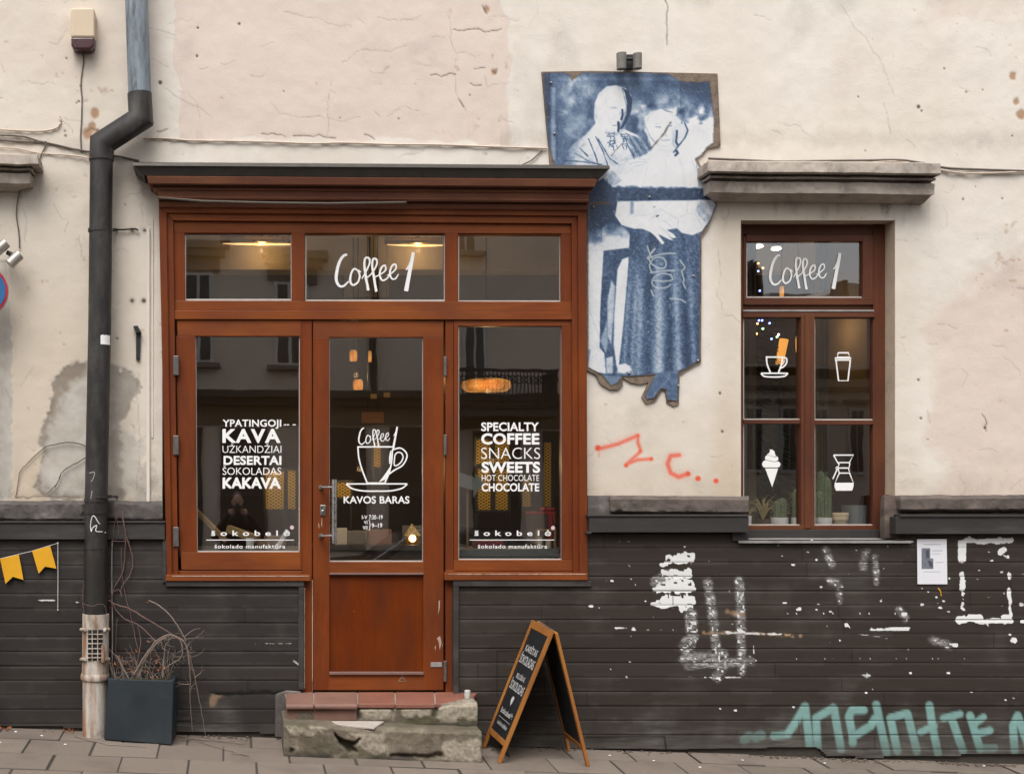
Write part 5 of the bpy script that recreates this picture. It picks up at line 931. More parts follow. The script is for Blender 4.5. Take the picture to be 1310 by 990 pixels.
def rough_block(name, x0, x1, yt, yb, df, db, parent, mat, amp, seed, cell=1.8, label=None, cut=None, pales=()):
    """a worn block: front face pixel box at depth df, top running back to db; (yt, yb are functions of pixel x)"""
    xs_ = wl(x0, x1, cell); nx = len(xs_); rows = []; org = ORG[parent]
    nt_ = max(3, int((df - db) * 190 / cell)); nf = max(4, int((yb((x0 + x1) / 2) - yt((x0 + x1) / 2)) / cell))
    V = []; darken = []
    for j in range(nt_ + 1):                        # top, from the back
        d = db + (df - db - .012) * j / nt_
        for x in xs_: p = W(x, yt(x), df); V.append([p.x, -d, p.z + (.018 if j < nt_ else .004) * (1 - j / nt_ * .6), x, 0]);
    for j in range(nf + 1):
        for x in xs_: p = W(x, yt(x) + (yb(x) - yt(x)) * j / nf, df); V.append([p.x, -df + .006 * (j == 0), p.z - .008 * (j == 0), x, j / nf])
    V = np.array(V); nr = nt_ + nf + 2; n3 = fbm(V[:, 3] , (V[:, 2] * 190 - V[:, 1] * 190), 26, seed, 5); n4 = fbm(V[:, 3], V[:, 2] * 190 - V[:, 1] * 190, 6, seed + 2, 3)
    fr = np.arange(len(V)) // nx > nt_
    dsp = (n3 - .5) * 2 * amp + (n4 - .5) * amp * .6
    V[:, 1] += np.where(fr, -dsp, 0); V[:, 2] += np.where(fr, 0, dsp * .5)
    w = np.zeros(len(V))
    if cut is not None:
        pxv, pyv = V[:, 3], Y0 - (V[:, 2] - EZ) * S * D / (D - df)
        for P, dep in cut:
            a = np.zeros(len(V)); fillpoly(a, pxv, pyv, P, 1.0, 1.6, 2.5, seed); V[:, 1] += np.where(fr, a * dep, 0); w = np.maximum(w, np.where(fr, a, 0) * min(1, abs(dep) * 12))
    pl_ = np.zeros(len(V)); pxv, pyv = V[:, 3], Y0 - (V[:, 2] - EZ) * S * D / (D - df)
    for P in pales: fillpoly(pl_, pxv, pyv, P, 1.0, 2.0, 5, seed + 1)
    rg = (fbm(V[:, 3], pyv, 3.2, seed + 4, 3) - .5); V[:, 1] += np.where(fr, rg * (.004 + .006 * pl_) - .004 * pl_, 0)
    w = np.maximum(w, .8 * sstep(.75, 1.0, V[:, 4] + (n3 - .5) * .6) * fr)  # darkens the cuts and the front face towards its foot
    fs = [(j * nx + i, (j + 1) * nx + i, (j + 1) * nx + i + 1, j * nx + i + 1) for j in range(nr - 1) for i in range(nx - 1)]
    o = len(V); L = [j * nx for j in range(nr)]; R = [j * nx + nx - 1 for j in range(nr)]
    vs = [Vector(v[:3]) for v in V]; cl = Vector((vs[0].x, -db, vs[-nx].z)); cr = Vector((vs[nx - 1].x, -db, vs[-1].z)); vs += [cl, cr]; fs += [tuple([o] + L[::-1]), tuple(R + [o + 1])]
    me = bpy.data.meshes.new(name); me.from_pydata([v - org for v in vs], [], fs); me.update(); at = me.attributes.new('darken', 'FLOAT', 'POINT'); at.data.foreach_set('value', np.concatenate([w, [0, 0]]).astype(np.float32)); at = me.attributes.new('pale', 'FLOAT', 'POINT'); at.data.foreach_set('value', np.concatenate([pl_, [0, 0]]).astype(np.float32))
    me.polygons.foreach_set('use_smooth', [len(p.vertices) == 4 for p in me.polygons]); return link(name, me, mat, parent, 0, False, label, org)
ip = lambda xs_, ys_: (lambda x: float(np.interp(x, xs_, ys_)))
low = rough_block('lower_step', 363, 616.5, ip([363, 425, 440, 500, 616], [927, 929, 932, 933, 937]), ip([363, 440, 616], [967, 972, 981]), .50, .05, ST, RUB, .010, 3, cut=[([(428, 938), (436, 945), (452, 949), (462, 944), (452, 955), (458, 963), (446, 962), (434, 950)], .055), ([(372, 957), (378, 958), (376, 964), (371, 963)], .03), ([(565, 963), (567, 968), (545, 970), (500, 968), (500, 965), (540, 965)], .03), ([(493, 938), (495, 938), (496, 965), (493, 968)], .012), ([(563, 955), (566, 938), (568, 955)], .01)], pales=([(450, 938), (495, 936), (497, 964), (480, 966), (462, 958)], [(567, 950), (616, 946), (616, 976), (568, 972)], [(368, 930), (420, 931), (400, 940), (370, 940)]), label='cracked lower stone step with moss')
up = rough_block('upper_step', 367, 611, ip([367, 457, 460, 560, 575, 611], [908, 909, 906, 905, 901, 900]), ip([367, 611], [928, 930]), .335, .05, ST, RUB, .008, 6, cut=[([(458, 904), (462, 918), (457, 922), (455, 906)], .02), ([(500, 902), (504, 902), (504, 919), (500, 919)], .015), ([(556, 900), (562, 902), (560, 918), (555, 916)], .02)], pales=([(462, 904), (502, 903), (503, 920), (464, 921)], [(562, 899), (611, 896), (611, 920), (563, 921)], [(512, 906), (552, 905), (550, 916), (515, 916)]), label='broken upper stone step')
TC = simple('terracotta_tile', (.225, .088, .058), .6, .25, 8, .25, 60, dirt=((.15, .10, .075), .6)); TCD = simple('worn_terracotta_tile', (.20, .105, .078), .65, .3, 8, .3, 60, dirt=((.12, .09, .07), .6))
def treadz(d, px): return (W(px, 899.5, .335).z) + (.335 - d) * .085
for k, (a, b, df, mt) in enumerate(((366, 401, .355, TCD), (402.2, 457, .36, TCD), (458, 505, .345, TC), (506.4, 556, .345, TC), (557.4, 612, .335, TC))):
    m = MB(); xa, xb = W(a, 900, df).x, W(b, 900, df).x; th = .028
    x0a, x0b = W(a, 886, .05).x, W(b, 886, .05).x; zf = treadz(df, a) + random.uniform(-.002, .002); zb = treadz(.03, a)
    fr_r = xb - (.05 if k == 4 else 0)
    m.hexa([(xa, -df, zf - th), (fr_r, -df + (.06 if k == 4 else 0), zf - th), (x0b, -.03, zb - th), (x0a, -.03, zb - th), (xa, -df, zf), (fr_r, -df + (.06 if k == 4 else 0), zf), (x0b, -.03, zb), (x0a, -.03, zb)])
    obj('tile', m, mt, up, bevel=.005)
    if k < 2:
        m = MB(); m.tube([(xa, -df + .004, zf - .016), (xb, -df + .004, zf - .016)], .019, 14); zl = W(a, 922.5, df).z; m.box((xa, -df + .02, zl), (xb, -.3, zf - .040)); obj('riser_tile', m, mt, up, bevel=.004)
m = MB(); m.prism([(424, 927), (440, 922), (485, 922.5), (495, 926), (485, 931), (462, 933), (440, 932.5)], .47, .40); 
for v in m.v:
    if v.y > -.42: v.z += .012
pl = W(455, 931.5, .49).z; m = MB(); m.hexa([(W(428, 930, .42).x, -.43, pl + .004), (W(478, 930, .49).x, -.515, pl - .004), (W(492, 930, .4).x, -.37, pl + .012), (W(424, 930, .36).x, -.37, pl + .014), (W(428, 930, .42).x, -.43, pl + .018), (W(478, 930, .49).x, -.515, pl + .010), (W(492, 930, .4).x, -.37, pl + .026), (W(424, 930, .36).x, -.37, pl + .028)])
obj('loose_slab', m, simple('pale_broken_stone', (.40, .35, .31), .9, .2, 10, .4, 60), low, bevel=.004)
m = MB(); xa, xb = W(367, 900, .33).x, W(590, 900, .33).x; zf = treadz(.325, 400) - .004; zb = treadz(.04, 400) - .004; m.hexa([(xa, -.325, zf - .02), (xb, -.325, zf - .02), (xb, -.04, zb - .02), (xa, -.04, zb - .02), (xa, -.325, zf), (xb, -.325, zf), (xb, -.04, zb), (xa, -.04, zb)]); obj('mortar', m, simple('tile_mortar', (.26, .22, .18), .9, .2, 20, .3), up)
m = MB(); zz = treadz(.2, 598); px_ = W(598, 890, .2).x; m.lathe((px_, -.2, zz), [(.018, .0), (.019, .012), (.017, .014), (.020, .016), (.020, .05), (.016, .054), (.006, .055)], 14); o = tag(obj('paper_cup', m, simple('paper_cup_white', (.5, .49, .46), .6, .2, 9, .1)), 'tiny whitish cup on the right end of the doorstep', 'cup')
# ------------------------------------------------------------------ planter, twigs, vines
PL = thing('planter', (W(180, 948, .3).x, -.25, G(-.6, .25)), 'square slate-blue planter of dry twigs beside the downpipe', 'planter')
TLf, TRf, BLf, BRf = W(138, 868, .27), W(222, 870.5, .34), W(133, 946, .27), W(219.5, 952.5, .345); nb = Vector((.08, .98, 0)).normalized() * .235
BLf.z = G(BLf.x, .27) + .004; BRf.z = G(BRf.x, .345) + .004
q = [BLf, BRf, BRf + nb * .96 + Vector((0, 0, .012)), BLf + nb * .96 + Vector((0, 0, .012)), TLf, TRf, TRf + nb, TLf + nb]
ctr = sum(q[4:], Vector()) / 4; inn = [ctr + (v - ctr) * .86 + Vector((0, 0, 0)) for v in q[4:]]; innb = [v - Vector((0, 0, .06)) for v in inn]
m = MB(); m.add(q + inn + innb, [(3, 2, 1, 0), (0, 1, 5, 4), (1, 2, 6, 5), (2, 3, 7, 6), (3, 0, 4, 7)] + [(4 + i, 4 + (i + 1) % 4, 8 + (i + 1) % 4, 8 + i) for i in range(4)] + [(8 + i, 8 + (i + 1) % 4, 12 + (i + 1) % 4, 12 + i) for i in range(4)])
obj('pot', m, PLANTER, PL, bevel=.006)
m = MB(); N = 10
sv = [[innb[0].lerp(innb[1], i / N).lerp(innb[3].lerp(innb[2], i / N), j / N) + Vector((0, 0, .02 + .03 * random.random())) for i in range(N + 1)] for j in range(N + 1)]
m.add([v for r in sv for v in r], [(j * (N + 1) + i, j * (N + 1) + i + 1, (j + 1) * (N + 1) + i + 1, (j + 1) * (N + 1) + i) for j in range(N) for i in range(N)]); obj('soil', m, SOIL, PL)
r3 = random.Random(21)
m = MB(); lv = MB()
def twig(mm, P, r0, r1=None, n=5, jit=1.2):
    Q = catmull([(a, b, c) for a, b, c in P], 6); Q = [W(v.x + r3.uniform(-jit, jit) * .4, v.y + r3.uniform(-jit, jit) * .4, v.z) for v in Q]; r1 = r1 or r0 * .4
    mm.tube(Q, [r0 + (r1 - r0) * i / (len(Q) - 1) for i in range(len(Q))], n)
for P, r in (([(172, 862, .28), (185, 840, .30), (200, 820, .32), (216, 812, .33), (232, 818, .34), (240, 830, .34), (243, 850, .33)], .0075), ([(178, 864, .28), (188, 838, .27), (206, 818, .26), (222, 813, .25), (236, 822, .24), (241, 845, .22)], .006), ([(208, 866, .28), (210, 842, .27), (212, 825, .27), (222, 813, .27)], .006), ([(222, 813, .25), (232, 822, .25), (232, 840, .25), (218, 850, .26), (208, 856, .27)], .006),
             ([(240, 830, .30), (243, 860, .28), (243, 890, .24), (246, 935, .20)], .0055), ([(243, 838, .28), (250, 870, .24), (258, 910, .2), (263, 940, .18)], .005), ([(190, 768, .10), (205, 775, .14), (220, 790, .2), (232, 808, .25), (238, 820, .28)], .0055), ([(236, 815, .2), (246, 806, .18), (256, 803, .16)], .0035), ([(164, 866, .27), (155, 850, .26), (150, 838, .24)], .005)): twig(m, P, r)
arcs = [((185, 840), (216, 812)), ((206, 818), (241, 845)), ((240, 830), (243, 890)), ((243, 838), (258, 910)), ((205, 775), (238, 820)), ((188, 838), (222, 813)), ((232, 822), (218, 850))]
for k in range(24):
    (ax, ay), (bx_, by_) = arcs[k % 7]; f = r3.random(); a, b = ax + (bx_ - ax) * f, ay + (by_ - ay) * f; d0 = r3.uniform(.2, .32); t = r3.uniform(0, 6.28); L = r3.uniform(8, 30); e = (a + L * math.cos(t), b + L * .8 * math.sin(t))
    twig(m, [(a, b, d0), (a + L * .5 * math.cos(t + .3), b + L * .4 * math.sin(t + .3), d0), (e[0], e[1], d0 + r3.uniform(-.05, .05))], r3.uniform(.0018, .003), .0008, 4)
    twig(m, [(a + L * .5 * math.cos(t + .3), b + L * .4 * math.sin(t + .3), d0), (e[0] + r3.uniform(-9, 9), e[1] + r3.uniform(-9, 9), d0)], .0016, .0006, 4)
for k in range(56):
    a = r3.uniform(143, 218); d0 = r3.uniform(.08, .25); h = r3.uniform(10, 46); s = r3.uniform(-26, 26); twig(m, [(a, 868, d0), (a + s * .4, 868 - h * .6, d0 + r3.uniform(-.03, .03)), (a + s, 868 - h * r3.uniform(.5, 1.0), d0 + r3.uniform(-.05, .06))], r3.uniform(.0015, .0032), .001, 4)
obj('twigs', m, TWIG, PL)
def leaf(mm, p, s):
    a = Vector((r3.uniform(-1, 1), r3.uniform(-1, 1), r3.uniform(-.6, .6))).normalized(); b = a.cross(Vector((r3.uniform(-1, 1), r3.uniform(-1, 1), r3.uniform(-1, 1)))).normalized(); c = a.cross(b)
    mm.add([p - a * s, p + b * s * .45 + c * s * .2, p + a * s, p - b * s * .45 + c * s * .25], [(0, 1, 2), (0, 2, 3)])
for k in range(60): leaf(lv, W(r3.uniform(145, 215), r3.uniform(835, 866), r3.uniform(.12, .30)), r3.uniform(.008, .022))
for px_, py_ in ((175, 830), (178, 833), (174, 832), (190, 820), (205, 853), (198, 850), (232, 815), (188, 770), (141, 777), (143, 773)): leaf(lv, W(px_, py_, .22), .016)
obj('dry_leaves', lv, LEAFD, PL)
m = MB()
for P, r in (([(143, 705, .07), (142, 740, .07), (143, 790, .07), (143, 860, .08), (144, 900, .08)], .0035), ([(156, 653, .11), (158, 670, .11), (160.5, 683, .10), (159.5, 715, .07), (157, 732, .07), (148, 748, .075), (144, 760, .08), (144, 772, .09), (158, 790, .10), (178, 800, .13), (200, 820, .2)], .005), ([(160.5, 683, .10), (170, 715, .08), (166, 735, .075), (155, 752, .08), (156, 762, .08)], .0045), ([(145, 757, .08), (152, 754, .08), (156, 764, .08)], .0035),
             ([(143, 772, .09), (165, 778, .10), (185, 790, .14), (205, 802, .18), (222, 812, .24)], .0055), ([(150, 656, .1), (146, 675, .1), (144, 700, .09)], .0025), ([(148, 654, .1), (152, 678, .1), (151, 685, .1)], .002), ([(155, 700, .07), (156, 730, .07), (160, 760, .07), (168, 790, .08), (172, 810, .1), (176, 830, .15)], .003), ([(107, 745, .1), (106, 770, .1), (108, 785, .15)], .003), ([(105, 772, .24), (118, 775, .24), (132, 773, .24), (138, 790, .24)], .0022), ([(143, 692, .09), (152, 692, .09), (166, 692, .09)], .0035), ([(139, 768, .09), (147, 772, .09)], .006), ([(176, 800, .1), (180, 820, .12), (175, 850, .2)], .003), ([(150, 790, .09), (148, 830, .09), (152, 860, .12)], .0025)): twig(m, P, r, r * .6)
tag(obj('vine', m, TWIGP), 'leafless reddish creeper climbing beside the downpipe into the planter', 'creeper')
m = MB()
for P in ([(110, 571, .012), (100, 567, .012), (85, 566, .012), (72, 568, .012), (58, 572, .012), (48, 580, .012), (36, 592, .012), (26, 603, .012), (23, 620, .012), (20, 635, .012)], [(110, 585, .012), (98, 592, .012), (84, 600, .012), (77, 608, .012), (73, 618, .012), (60, 632, .012)], [(78, 606, .012), (75, 615, .014), (70, 624, .012)]): twig(m, P, .0035, .0025)
tag(obj('vine', m, simple('dark_dry_creeper', (.09, .065, .05), .9, .4)), 'dark dried creeper stems on the bare grey plaster patch', 'creeper')
m = MB()
for k in range(26): leaf(m, Vector((W(r3.uniform(-8, 14), 930, .1).x, -r3.uniform(.06, .16), G(-1.5, .1) + .012 + r3.random() * .015)), r3.uniform(.01, .02))
for k in range(16): leaf(m, Vector((W(r3.uniform(80, 104), 930, .1).x, -r3.uniform(.06, .14), G(-1.1, .1) + .010 + r3.random() * .012)), r3.uniform(.008, .018))
tag(obj('leaf_litter', m, LEAFD), 'dead brown leaves blown against the foot of the boards', 'leaves', kind='stuff')
m = MB()
def gtwig(P, r): m.tube([Vector((W(a, 940, .2).x, -d, G(W(a, 940, .2).x, d) + .006)) for a, d in P], r, 4)
for P in ([(228, .12), (250, .16), (275, .2), (300, .18)], [(250, .2), (275, .34), (300, .46), (318, .55)], [(262, .12), (290, .22), (312, .24)], [(232, .22), (246, .15), (262, .2)], [(95, .2), (115, .3), (130, .34)], [(128, .34), (140, .4), (190, .42)], [(296, .5), (316, .52)], [(240, .09), (244, .2)]): gtwig(P, .003)
tag(obj('fallen_twigs', m, TWIG), 'thin fallen twigs lying on the pavement right of the planter', 'twigs', kind='stuff')
m = MB()
for px_, d in ((18, .14), (54, .22), (89, .42), (8, .43), (830, .30), (880, .42), (950, .2), (1055, .20), (1268, .12), (780, .2)):
    p = Vector((W(px_, 945, .2).x, -d, G(W(px_, 945, .2).x, d) + .004)); m.ball(p, (.010, .007, .004), 4)
tag(obj('litter_specks', m, PAINTW), 'tiny pale scraps scattered over the paving', 'litter', kind='stuff')
# rubble and dirt at the foot of the boards
m = MB()
for k in range(420):
    a = r3.uniform(-30, 1330) if k < 230 else r3.gauss(1180, 90); x = W(a, 950, .05).x; d = abs(r3.gauss(0, .035)) + .055; s = r3.uniform(.003, .011); m.ball((x, -d, G(x, d) + s * .3), (s * 1.3, s, s * .7), 3)
tag(obj('dirt', m, simple('crumbled_dirt', (.11, .085, .065), .95, .5, 20, .3)), 'crumbled dirt along the foot of the wall', 'dirt', kind='stuff')
# ------------------------------------------------------------------ A-board
AF = thing('sandwich_board', (2.1, -.3, G(2.1, .3)), 'orange oak sandwich board with black chalk panels in front of the dark boards', 'sandwich board')
Rn, Rf = W(706, 806, .50), W(680, 792.5, .08); Ln, Lf = W(637.5, 977, .50), W(616, 952, .08); Rn2, Rf2 = W(714, 809, .51), W(690, 794, .09); Kn, Kf = W(755, 982, .51), W(728.5, 959, .09)
for v, d in ((Ln, .5), (Lf, .08), (Kn, .51), (Kf, .09)): v.z = G(v.x, d) + .006
CHK = simple('chalkboard', (.013, .014, .016), .45, .3, 6, .05, 60, dirt=((.05, .052, .055), .35)); CHALK = simple('chalk_white', (.50, .50, .49), .8, .25, 60, 0)
def leafpanel(nm, An, Af, Bn, Bf, sgn, brd):
    u = (Af - An).normalized(); n = u.cross((Bn - An)).normalized() * sgn; tw, tt = .034, .020
    pt = lambda s, t: (An + (Af - An) * s).lerp(Bn + (Bf - Bn) * s, t)
    m = MB()
    def stile(s):
        a, b = pt(s, 0), pt(s, 1); off = u * (tw if s == 0 else -tw)
        qs = [b, b + off, b + off - n * tt, b - n * tt, a, a + off, a + off - n * tt, a - n * tt]; m.hexa(qs)
    stile(0); stile(1)
    P = obj(nm, m, OAK, AF, bevel=.0025)
    m = MB()
    for t0, t1 in ((.0, .055), (.845, .885)): m.hexa([pt(.08, t1) - n * .001, pt(.92, t1) - n * .001, pt(.92, t1) - n * tt * .95, pt(.08, t1) - n * tt * .95, pt(.08, t0) - n * .001, pt(.92, t0) - n * .001, pt(.92, t0) - n * tt * .95, pt(.08, t0) - n * tt * .95])
    obj('rail', m, OAK, P, bevel=.002)
    m = MB(); m.hexa([pt(.075, .85) - n * .006, pt(.925, .85) - n * .006, pt(.925, .85) - n * .014, pt(.075, .85) - n * .014, pt(.075, .05) - n * .006, pt(.925, .05) - n * .006, pt(.925, .05) - n * .014, pt(.075, .05) - n * .014]); obj('chalk_panel', m, CHK, P)
    return P, pt, n
P1, pt1, n1 = leafpanel('board_leaf', Rn, Rf, Ln, Lf, 1, None)
if n1.x > 0: pass
P2, pt2, n2 = leafpanel('board_leaf', Rn2, Rf2, Kn, Kf, -1, None)
m = MB(); m.bar(Rn.lerp(Rn2, .5) + (Rf - Rn) * .15 + Vector((0, 0, -.004)), Rn.lerp(Rn2, .5) + (Rf - Rn) * .85 + Vector((0, 0, -.004)), .03, .006); obj('hinge', m, DSTEEL, AF)
def board_text(lines):
    m = MB()
    for s, t0, t1, sa, sb, bold in lines:
        tmp = MB(); text(tmp, s, 0, 100, 0, 100, 0, bold); ox, oz = W(0, 0), W(100, 100)
        for f in tmp.f: pass
        vs = []
        for v in tmp.v:
            a = (v.x - ox.x) / (oz.x - ox.x); b = (v.z - ox.z) / (oz.z - ox.z); ss = sb + (sa - sb) * a; vs.append(pt1(ss, t0 + (t1 - t0) * b) - n1 * .0035)
        m.add(vs, tmp.f)
    return m
# the panel's left side in the picture is its far side (s = 1)
m = board_text((('KARŠTAS', .175, .222, .22, .80, .012), ('ŠOKOLADAS', .25, .315, .16, .86, .012), ('BELGIŠKAS', .39, .425, .30, .72, .008), ('ŠOKOLADAS', .45, .515, .16, .84, .012), ('šokobelė', .66, .70, .20, .80, .015), ('šokolado manufaktūra', .755, .785, .24, .76, .01)))
h0 = pt1(.46, .565) - n1 * .0035
for a, b in ((.02, .0), (.0, .0)): pass
objs('chalk_lettering', m, CHALK, P1); m = MB(); m.add([pt1(s, t) - n1 * .0035 for s, t in ((.42, .56), (.48, .548), (.54, .56), (.55, .585), (.48, .625), (.44, .59))], [(0, 1, 2, 3, 4, 5)])
obj('chalk_icon', m, CHALK, P1); m = MB(); m.add([pt1(s, t) - n1 * .0035 for s, t in ((.20, .730), (.80, .730), (.80, .733), (.20, .733))], [(0, 1, 2, 3)])
obj('chalk_line', m, CHALK, P1)
# ------------------------------------------------------------------ room behind the glass
def I(px, py, d): return W(px, py, -d)                    # a point d metres behind the facade, as seen at that pixel
RX0, RX1, RZ0, RZ1, RD = -.86, 5.2, .36, 3.95, 4.0
IW = simple('cafe_wall_paint', (.125, .10, .075), .85, .15, 3, .1, 60); ICEIL = simple('cafe_ceiling', (.42, .36, .28), .9, .1, 3, 0); IFL = simple('cafe_floor', (.09, .06, .04), .5, .4, 8, .1); IWD = simple('walnut_panelling', (.085, .052, .030), .5, .35, 5, .15, 40, stretch=(1, 1, .2))
ROOM = thing('cafe_room', (2.2, 2, RZ0), 'dim warm cafe room seen through the shop windows', 'room')
m = MB(); m.box((RX0 - .1, RD, RZ0), (RX1 + .1, RD + .1, RZ1)); m.box((RX0 - .1, .37, RZ0), (RX0, RD, RZ1)); m.box((RX1, .37, RZ0), (RX1 + .1, RD, RZ1)); obj('room_wall', m, IW, ROOM)
m = MB(); m.box((RX0, .1, RZ1), (RX1, RD, RZ1 + .1)); m.box((RX0, 2.6, RZ1 - .28), (RX1, 2.9, RZ1)); obj('ceiling', m, ICEIL, ROOM)
m = MB(); m.box((RX0 - .1, .1, RZ0 - .1), (RX1 + .1, RD + .1, RZ0)); obj('floor', m, IFL, ROOM)
m = MB(); m.box((RX0, RD - .03, RZ0), (RX1, RD - .001, RZ0 + 1.25)); m.box((RX0, RD - .05, RZ0 + 1.25), (RX1, RD - .001, RZ0 + 1.32)); obj('wall_panelling', m, IWD, ROOM)
WARM = (1.0, .62, .26)
def lamp(loc, e, r=.12, col=WARM):
    l = bpy.data.lights.new('lamp', 'POINT'); l.energy = e; l.color = col; l.shadow_soft_size = .02; o = bpy.data.objects.new('lamp', l); COL.objects.link(o); o.location = loc
GLOW = emit('lit_tube', (1.0, .58, .22), 1.0); GLOWO = emit('lit_orange_shade', (1.0, .36, .06), .42)
def _streaky():
    M = Mat('lit_pleated_shade', Roughness=.7); n = M.noise(38, 3, .6, M.co((1, 1, .12))); g = M.noise(6, 2, .5); M.set('Base_Color', (.4, .15, .03))
    M.t.links.new(M.ramp(n, (.3, (.55, .14, .02)), (.5, (1, .38, .06)), (.7, (1, .62, .2))), M.b.inputs['Emission Color']); M.t.links.new(M.mr(g, .3, .7, .08, .48), M.b.inputs['Emission Strength']); return M.m
GLOWO = _streaky(); GLOWW = emit('lit_spot', (1.0, .88, .66), 4.0)
BRASS = simple('brushed_brass', (.55, .36, .13), .3, .15, 20, .05, metal=.9)
for k, (a, b, y, dd) in enumerate(((285, 385, 311.5, 2.4), (495, 575, 313, 2.4))):
    t = thing('tube_lamp', I((a + b) / 2, y, dd), ('glowing gold tube lamp behind the left upper shop light', 'glowing gold tube lamp behind the cafe name')[k], 'lamp', 'ceiling tube lamps')
    m = MB(); m.tube([I(a, y, dd), I(a + 20, y, dd), I(b - 20, y + .5, dd), I(b, y + .5, dd)], [.003, .014, .014, .003], 10); obj('tube', m, GLOW, t)
    m = MB(); m.tube([I(a - 3, y - 5, dd), I(b + 5, y - 4.2, dd)], .035, 10); m.tube([I((a + b) / 2, y - 4, dd), Vector((I((a + b) / 2, y, dd).x, dd, RZ1))], .008, 6); obj('housing', m, BRASS, t)
    lamp(I((a + b) / 2, y + 8, dd), 1.1)
m = MB(); p = I(441, 347, 3.9); q = I(498, 379, 3.9); m.box((p.x, 3.93, q.z), (q.x, 3.985, p.z)); tag(obj('white_board', m, simple('whiteboard', (.62, .64, .62), .5, .05)), 'plain white board on the back wall behind the cafe name', 'board')
def lantern(px, py, w, h, d, name, label, grp=None, col=GLOWO, cord=True):
    t = thing(name, I(px, py, d), label, 'lamp', grp); c = I(px, py, d); k = (D + d) / D / S
    m = MB(); m.lathe((c.x, c.y, c.z), [(w * k * .42, -h * k / 2), (w * k * .5, -h * k * .2), (w * k * .5, h * k * .3), (w * k * .36, h * k / 2)], 14); obj('lamp_shade', m, col, t, smooth=True)
    if cord: m = MB(); m.tube([(c.x, c.y, c.z + h * k / 2), (c.x, c.y, RZ1)], .006, 5); m.lathe((c.x, c.y, c.z + h * k / 2), [(.03, 0), (.02, .05), (.008, .07)], 10); obj('cord', m, BLACK, t)
    return c
for px, py, w, h, lb in ((458, 492, 13, 13, 'small square orange lantern high in the door glass'), (452, 455, 10, 14, 'upper orange lamp in the door glass'), (473, 456, 5, 14, 'slim orange lamp at upper right in the door glass'), (622, 493, 62, 15, 'wide pleated orange drum lamp behind the right shop window'),):
    lantern(px, py, w, h, 2.6, 'pendant_lamp', lb, 'orange pendant lamps')
lamp(I(624, 500, 2.2), 2.4); lamp(I(455, 480, 2.2), 1.8); lamp(I(1050, 420, 2.2), 2.2)
# yellow mesh screens
def mesh_mat():
    M = Mat('yellow_expanded_mesh', Roughness=.45); v = M.co((1, 1, 1)); sx = M.n('SeparateXYZ', Vector=v)
    a = M.math('SINE', M.math('MULTIPLY', M.math('ADD', M.math('MULTIPLY', sx.outputs[0], 1.0), M.math('MULTIPLY', sx.outputs[2], 1.7)), 150.0)); b = M.math('SINE', M.math('MULTIPLY', M.math('SUBTRACT', M.math('MULTIPLY', sx.outputs[0], 1.0), M.math('MULTIPLY', sx.outputs[2], 1.7)), 150.0))
    g = M.mr(M.math('MAXIMUM', a, b), .35, .7); M.set('Base_Color', M.mix(g, (.10, .065, .02), (.70, .47, .06))); return M.m
MESH = mesh_mat(); FRM = simple('dark_steel_frame', (.03, .03, .032), .5, .3)
for k, (x0, y0, x1, y1, d, lb) in enumerate(((340, 603, 363, 651, 1.2, 'yellow mesh screen beside the left menu words'), (368, 602, 378, 651, 1.2, 'narrow yellow mesh screen right of the left menu words'), (431, 617, 449, 636, 1.6, 'low yellow mesh screen behind the door handle'), (478, 566, 487, 597, 1.6, 'slim yellow mesh screen inside the painted cup'), (609, 562, 651, 593, 1.5, 'yellow mesh screen behind the words coffee and snacks'), (611, 600, 650, 652, 1.5, 'tall yellow mesh screen behind the word chocolate'), (668, 612, 679, 648, 1.5, 'yellow mesh strip above the gift box'), (695, 566, 705, 648, 1.5, 'thin yellow mesh strip near the right window edge'))):
    t = thing('mesh_screen', I((x0 + x1) / 2, y1, d), lb, 'screen', 'yellow mesh screens')
    m = MB(); p, q = I(x0, y0, d), I(x1, y1, d); m.box((p.x, d, q.z), (q.x, d + .01, p.z)); obj('mesh', m, MESH, t)
    m = MB(); r = .018; m.box((p.x - r, d - .01, q.z - r), (p.x, d + .02, p.z + r)); m.box((q.x, d - .01, q.z - r), (q.x + r, d + .02, p.z + r)); m.box((p.x, d - .009, p.z), (q.x, d + .019, p.z + r)); m.box((p.x, d - .009, q.z - r), (q.x, d + .019, q.z)); 
    if k in (4, 5): xm = (p.x + q.x) / 2; m.box((xm - .02, d - .008, q.z), (xm + .02, d + .018, p.z))
    for xx in (p.x, q.x): m.box((xx - .008, d, RZ0), (xx + .008, d + .016, q.z))
    obj('frame', m, FRM, t)
lamp(I(630, 590, 1.0), 2.6, .2); lamp(I(352, 605, .8), 1.8, .2); lamp(I(460, 600, 1.2), 2.4, .2)  # added fill lights with no fixture, brightening the yellow mesh and counter
# window display bench, counter
m = MB()
for a, b in ((222, 386), (581, 735)): p, q = W(a, 703, -.06), W(b, 703, -.06); m.box((p.x, .09, p.z - .05), (q.x, .62, p.z)); m.box((p.x, .60, RZ0), (q.x, .62, p.z - .05))
tag(obj('display_bench', m, simple('bench_grey', (.16, .165, .155), .6, .2)), 'grey display bench running behind the shop windows', 'bench')
BZ = W(0, 703, -.06).z
def onbench(name, px, w, h, dy, label, cat, mat, rot=0, z=0, bev=.003, dep=None):
    c = W(px, 700, -dy).x; dp = dep or w; m = MB(); m.box((-w / 2, -dp / 2, 0), (w / 2, dp / 2, h)); R = Matrix.Rotation(rot, 3, 'Z'); m.v = [R @ v + Vector((c, dy, BZ + z + .001)) for v in m.v]
    return tag(obj(name, m, mat, bevel=bev), label, cat)
KRAFT = simple('kraft_card', (.30, .20, .12), .8, .2, 12, .1); 
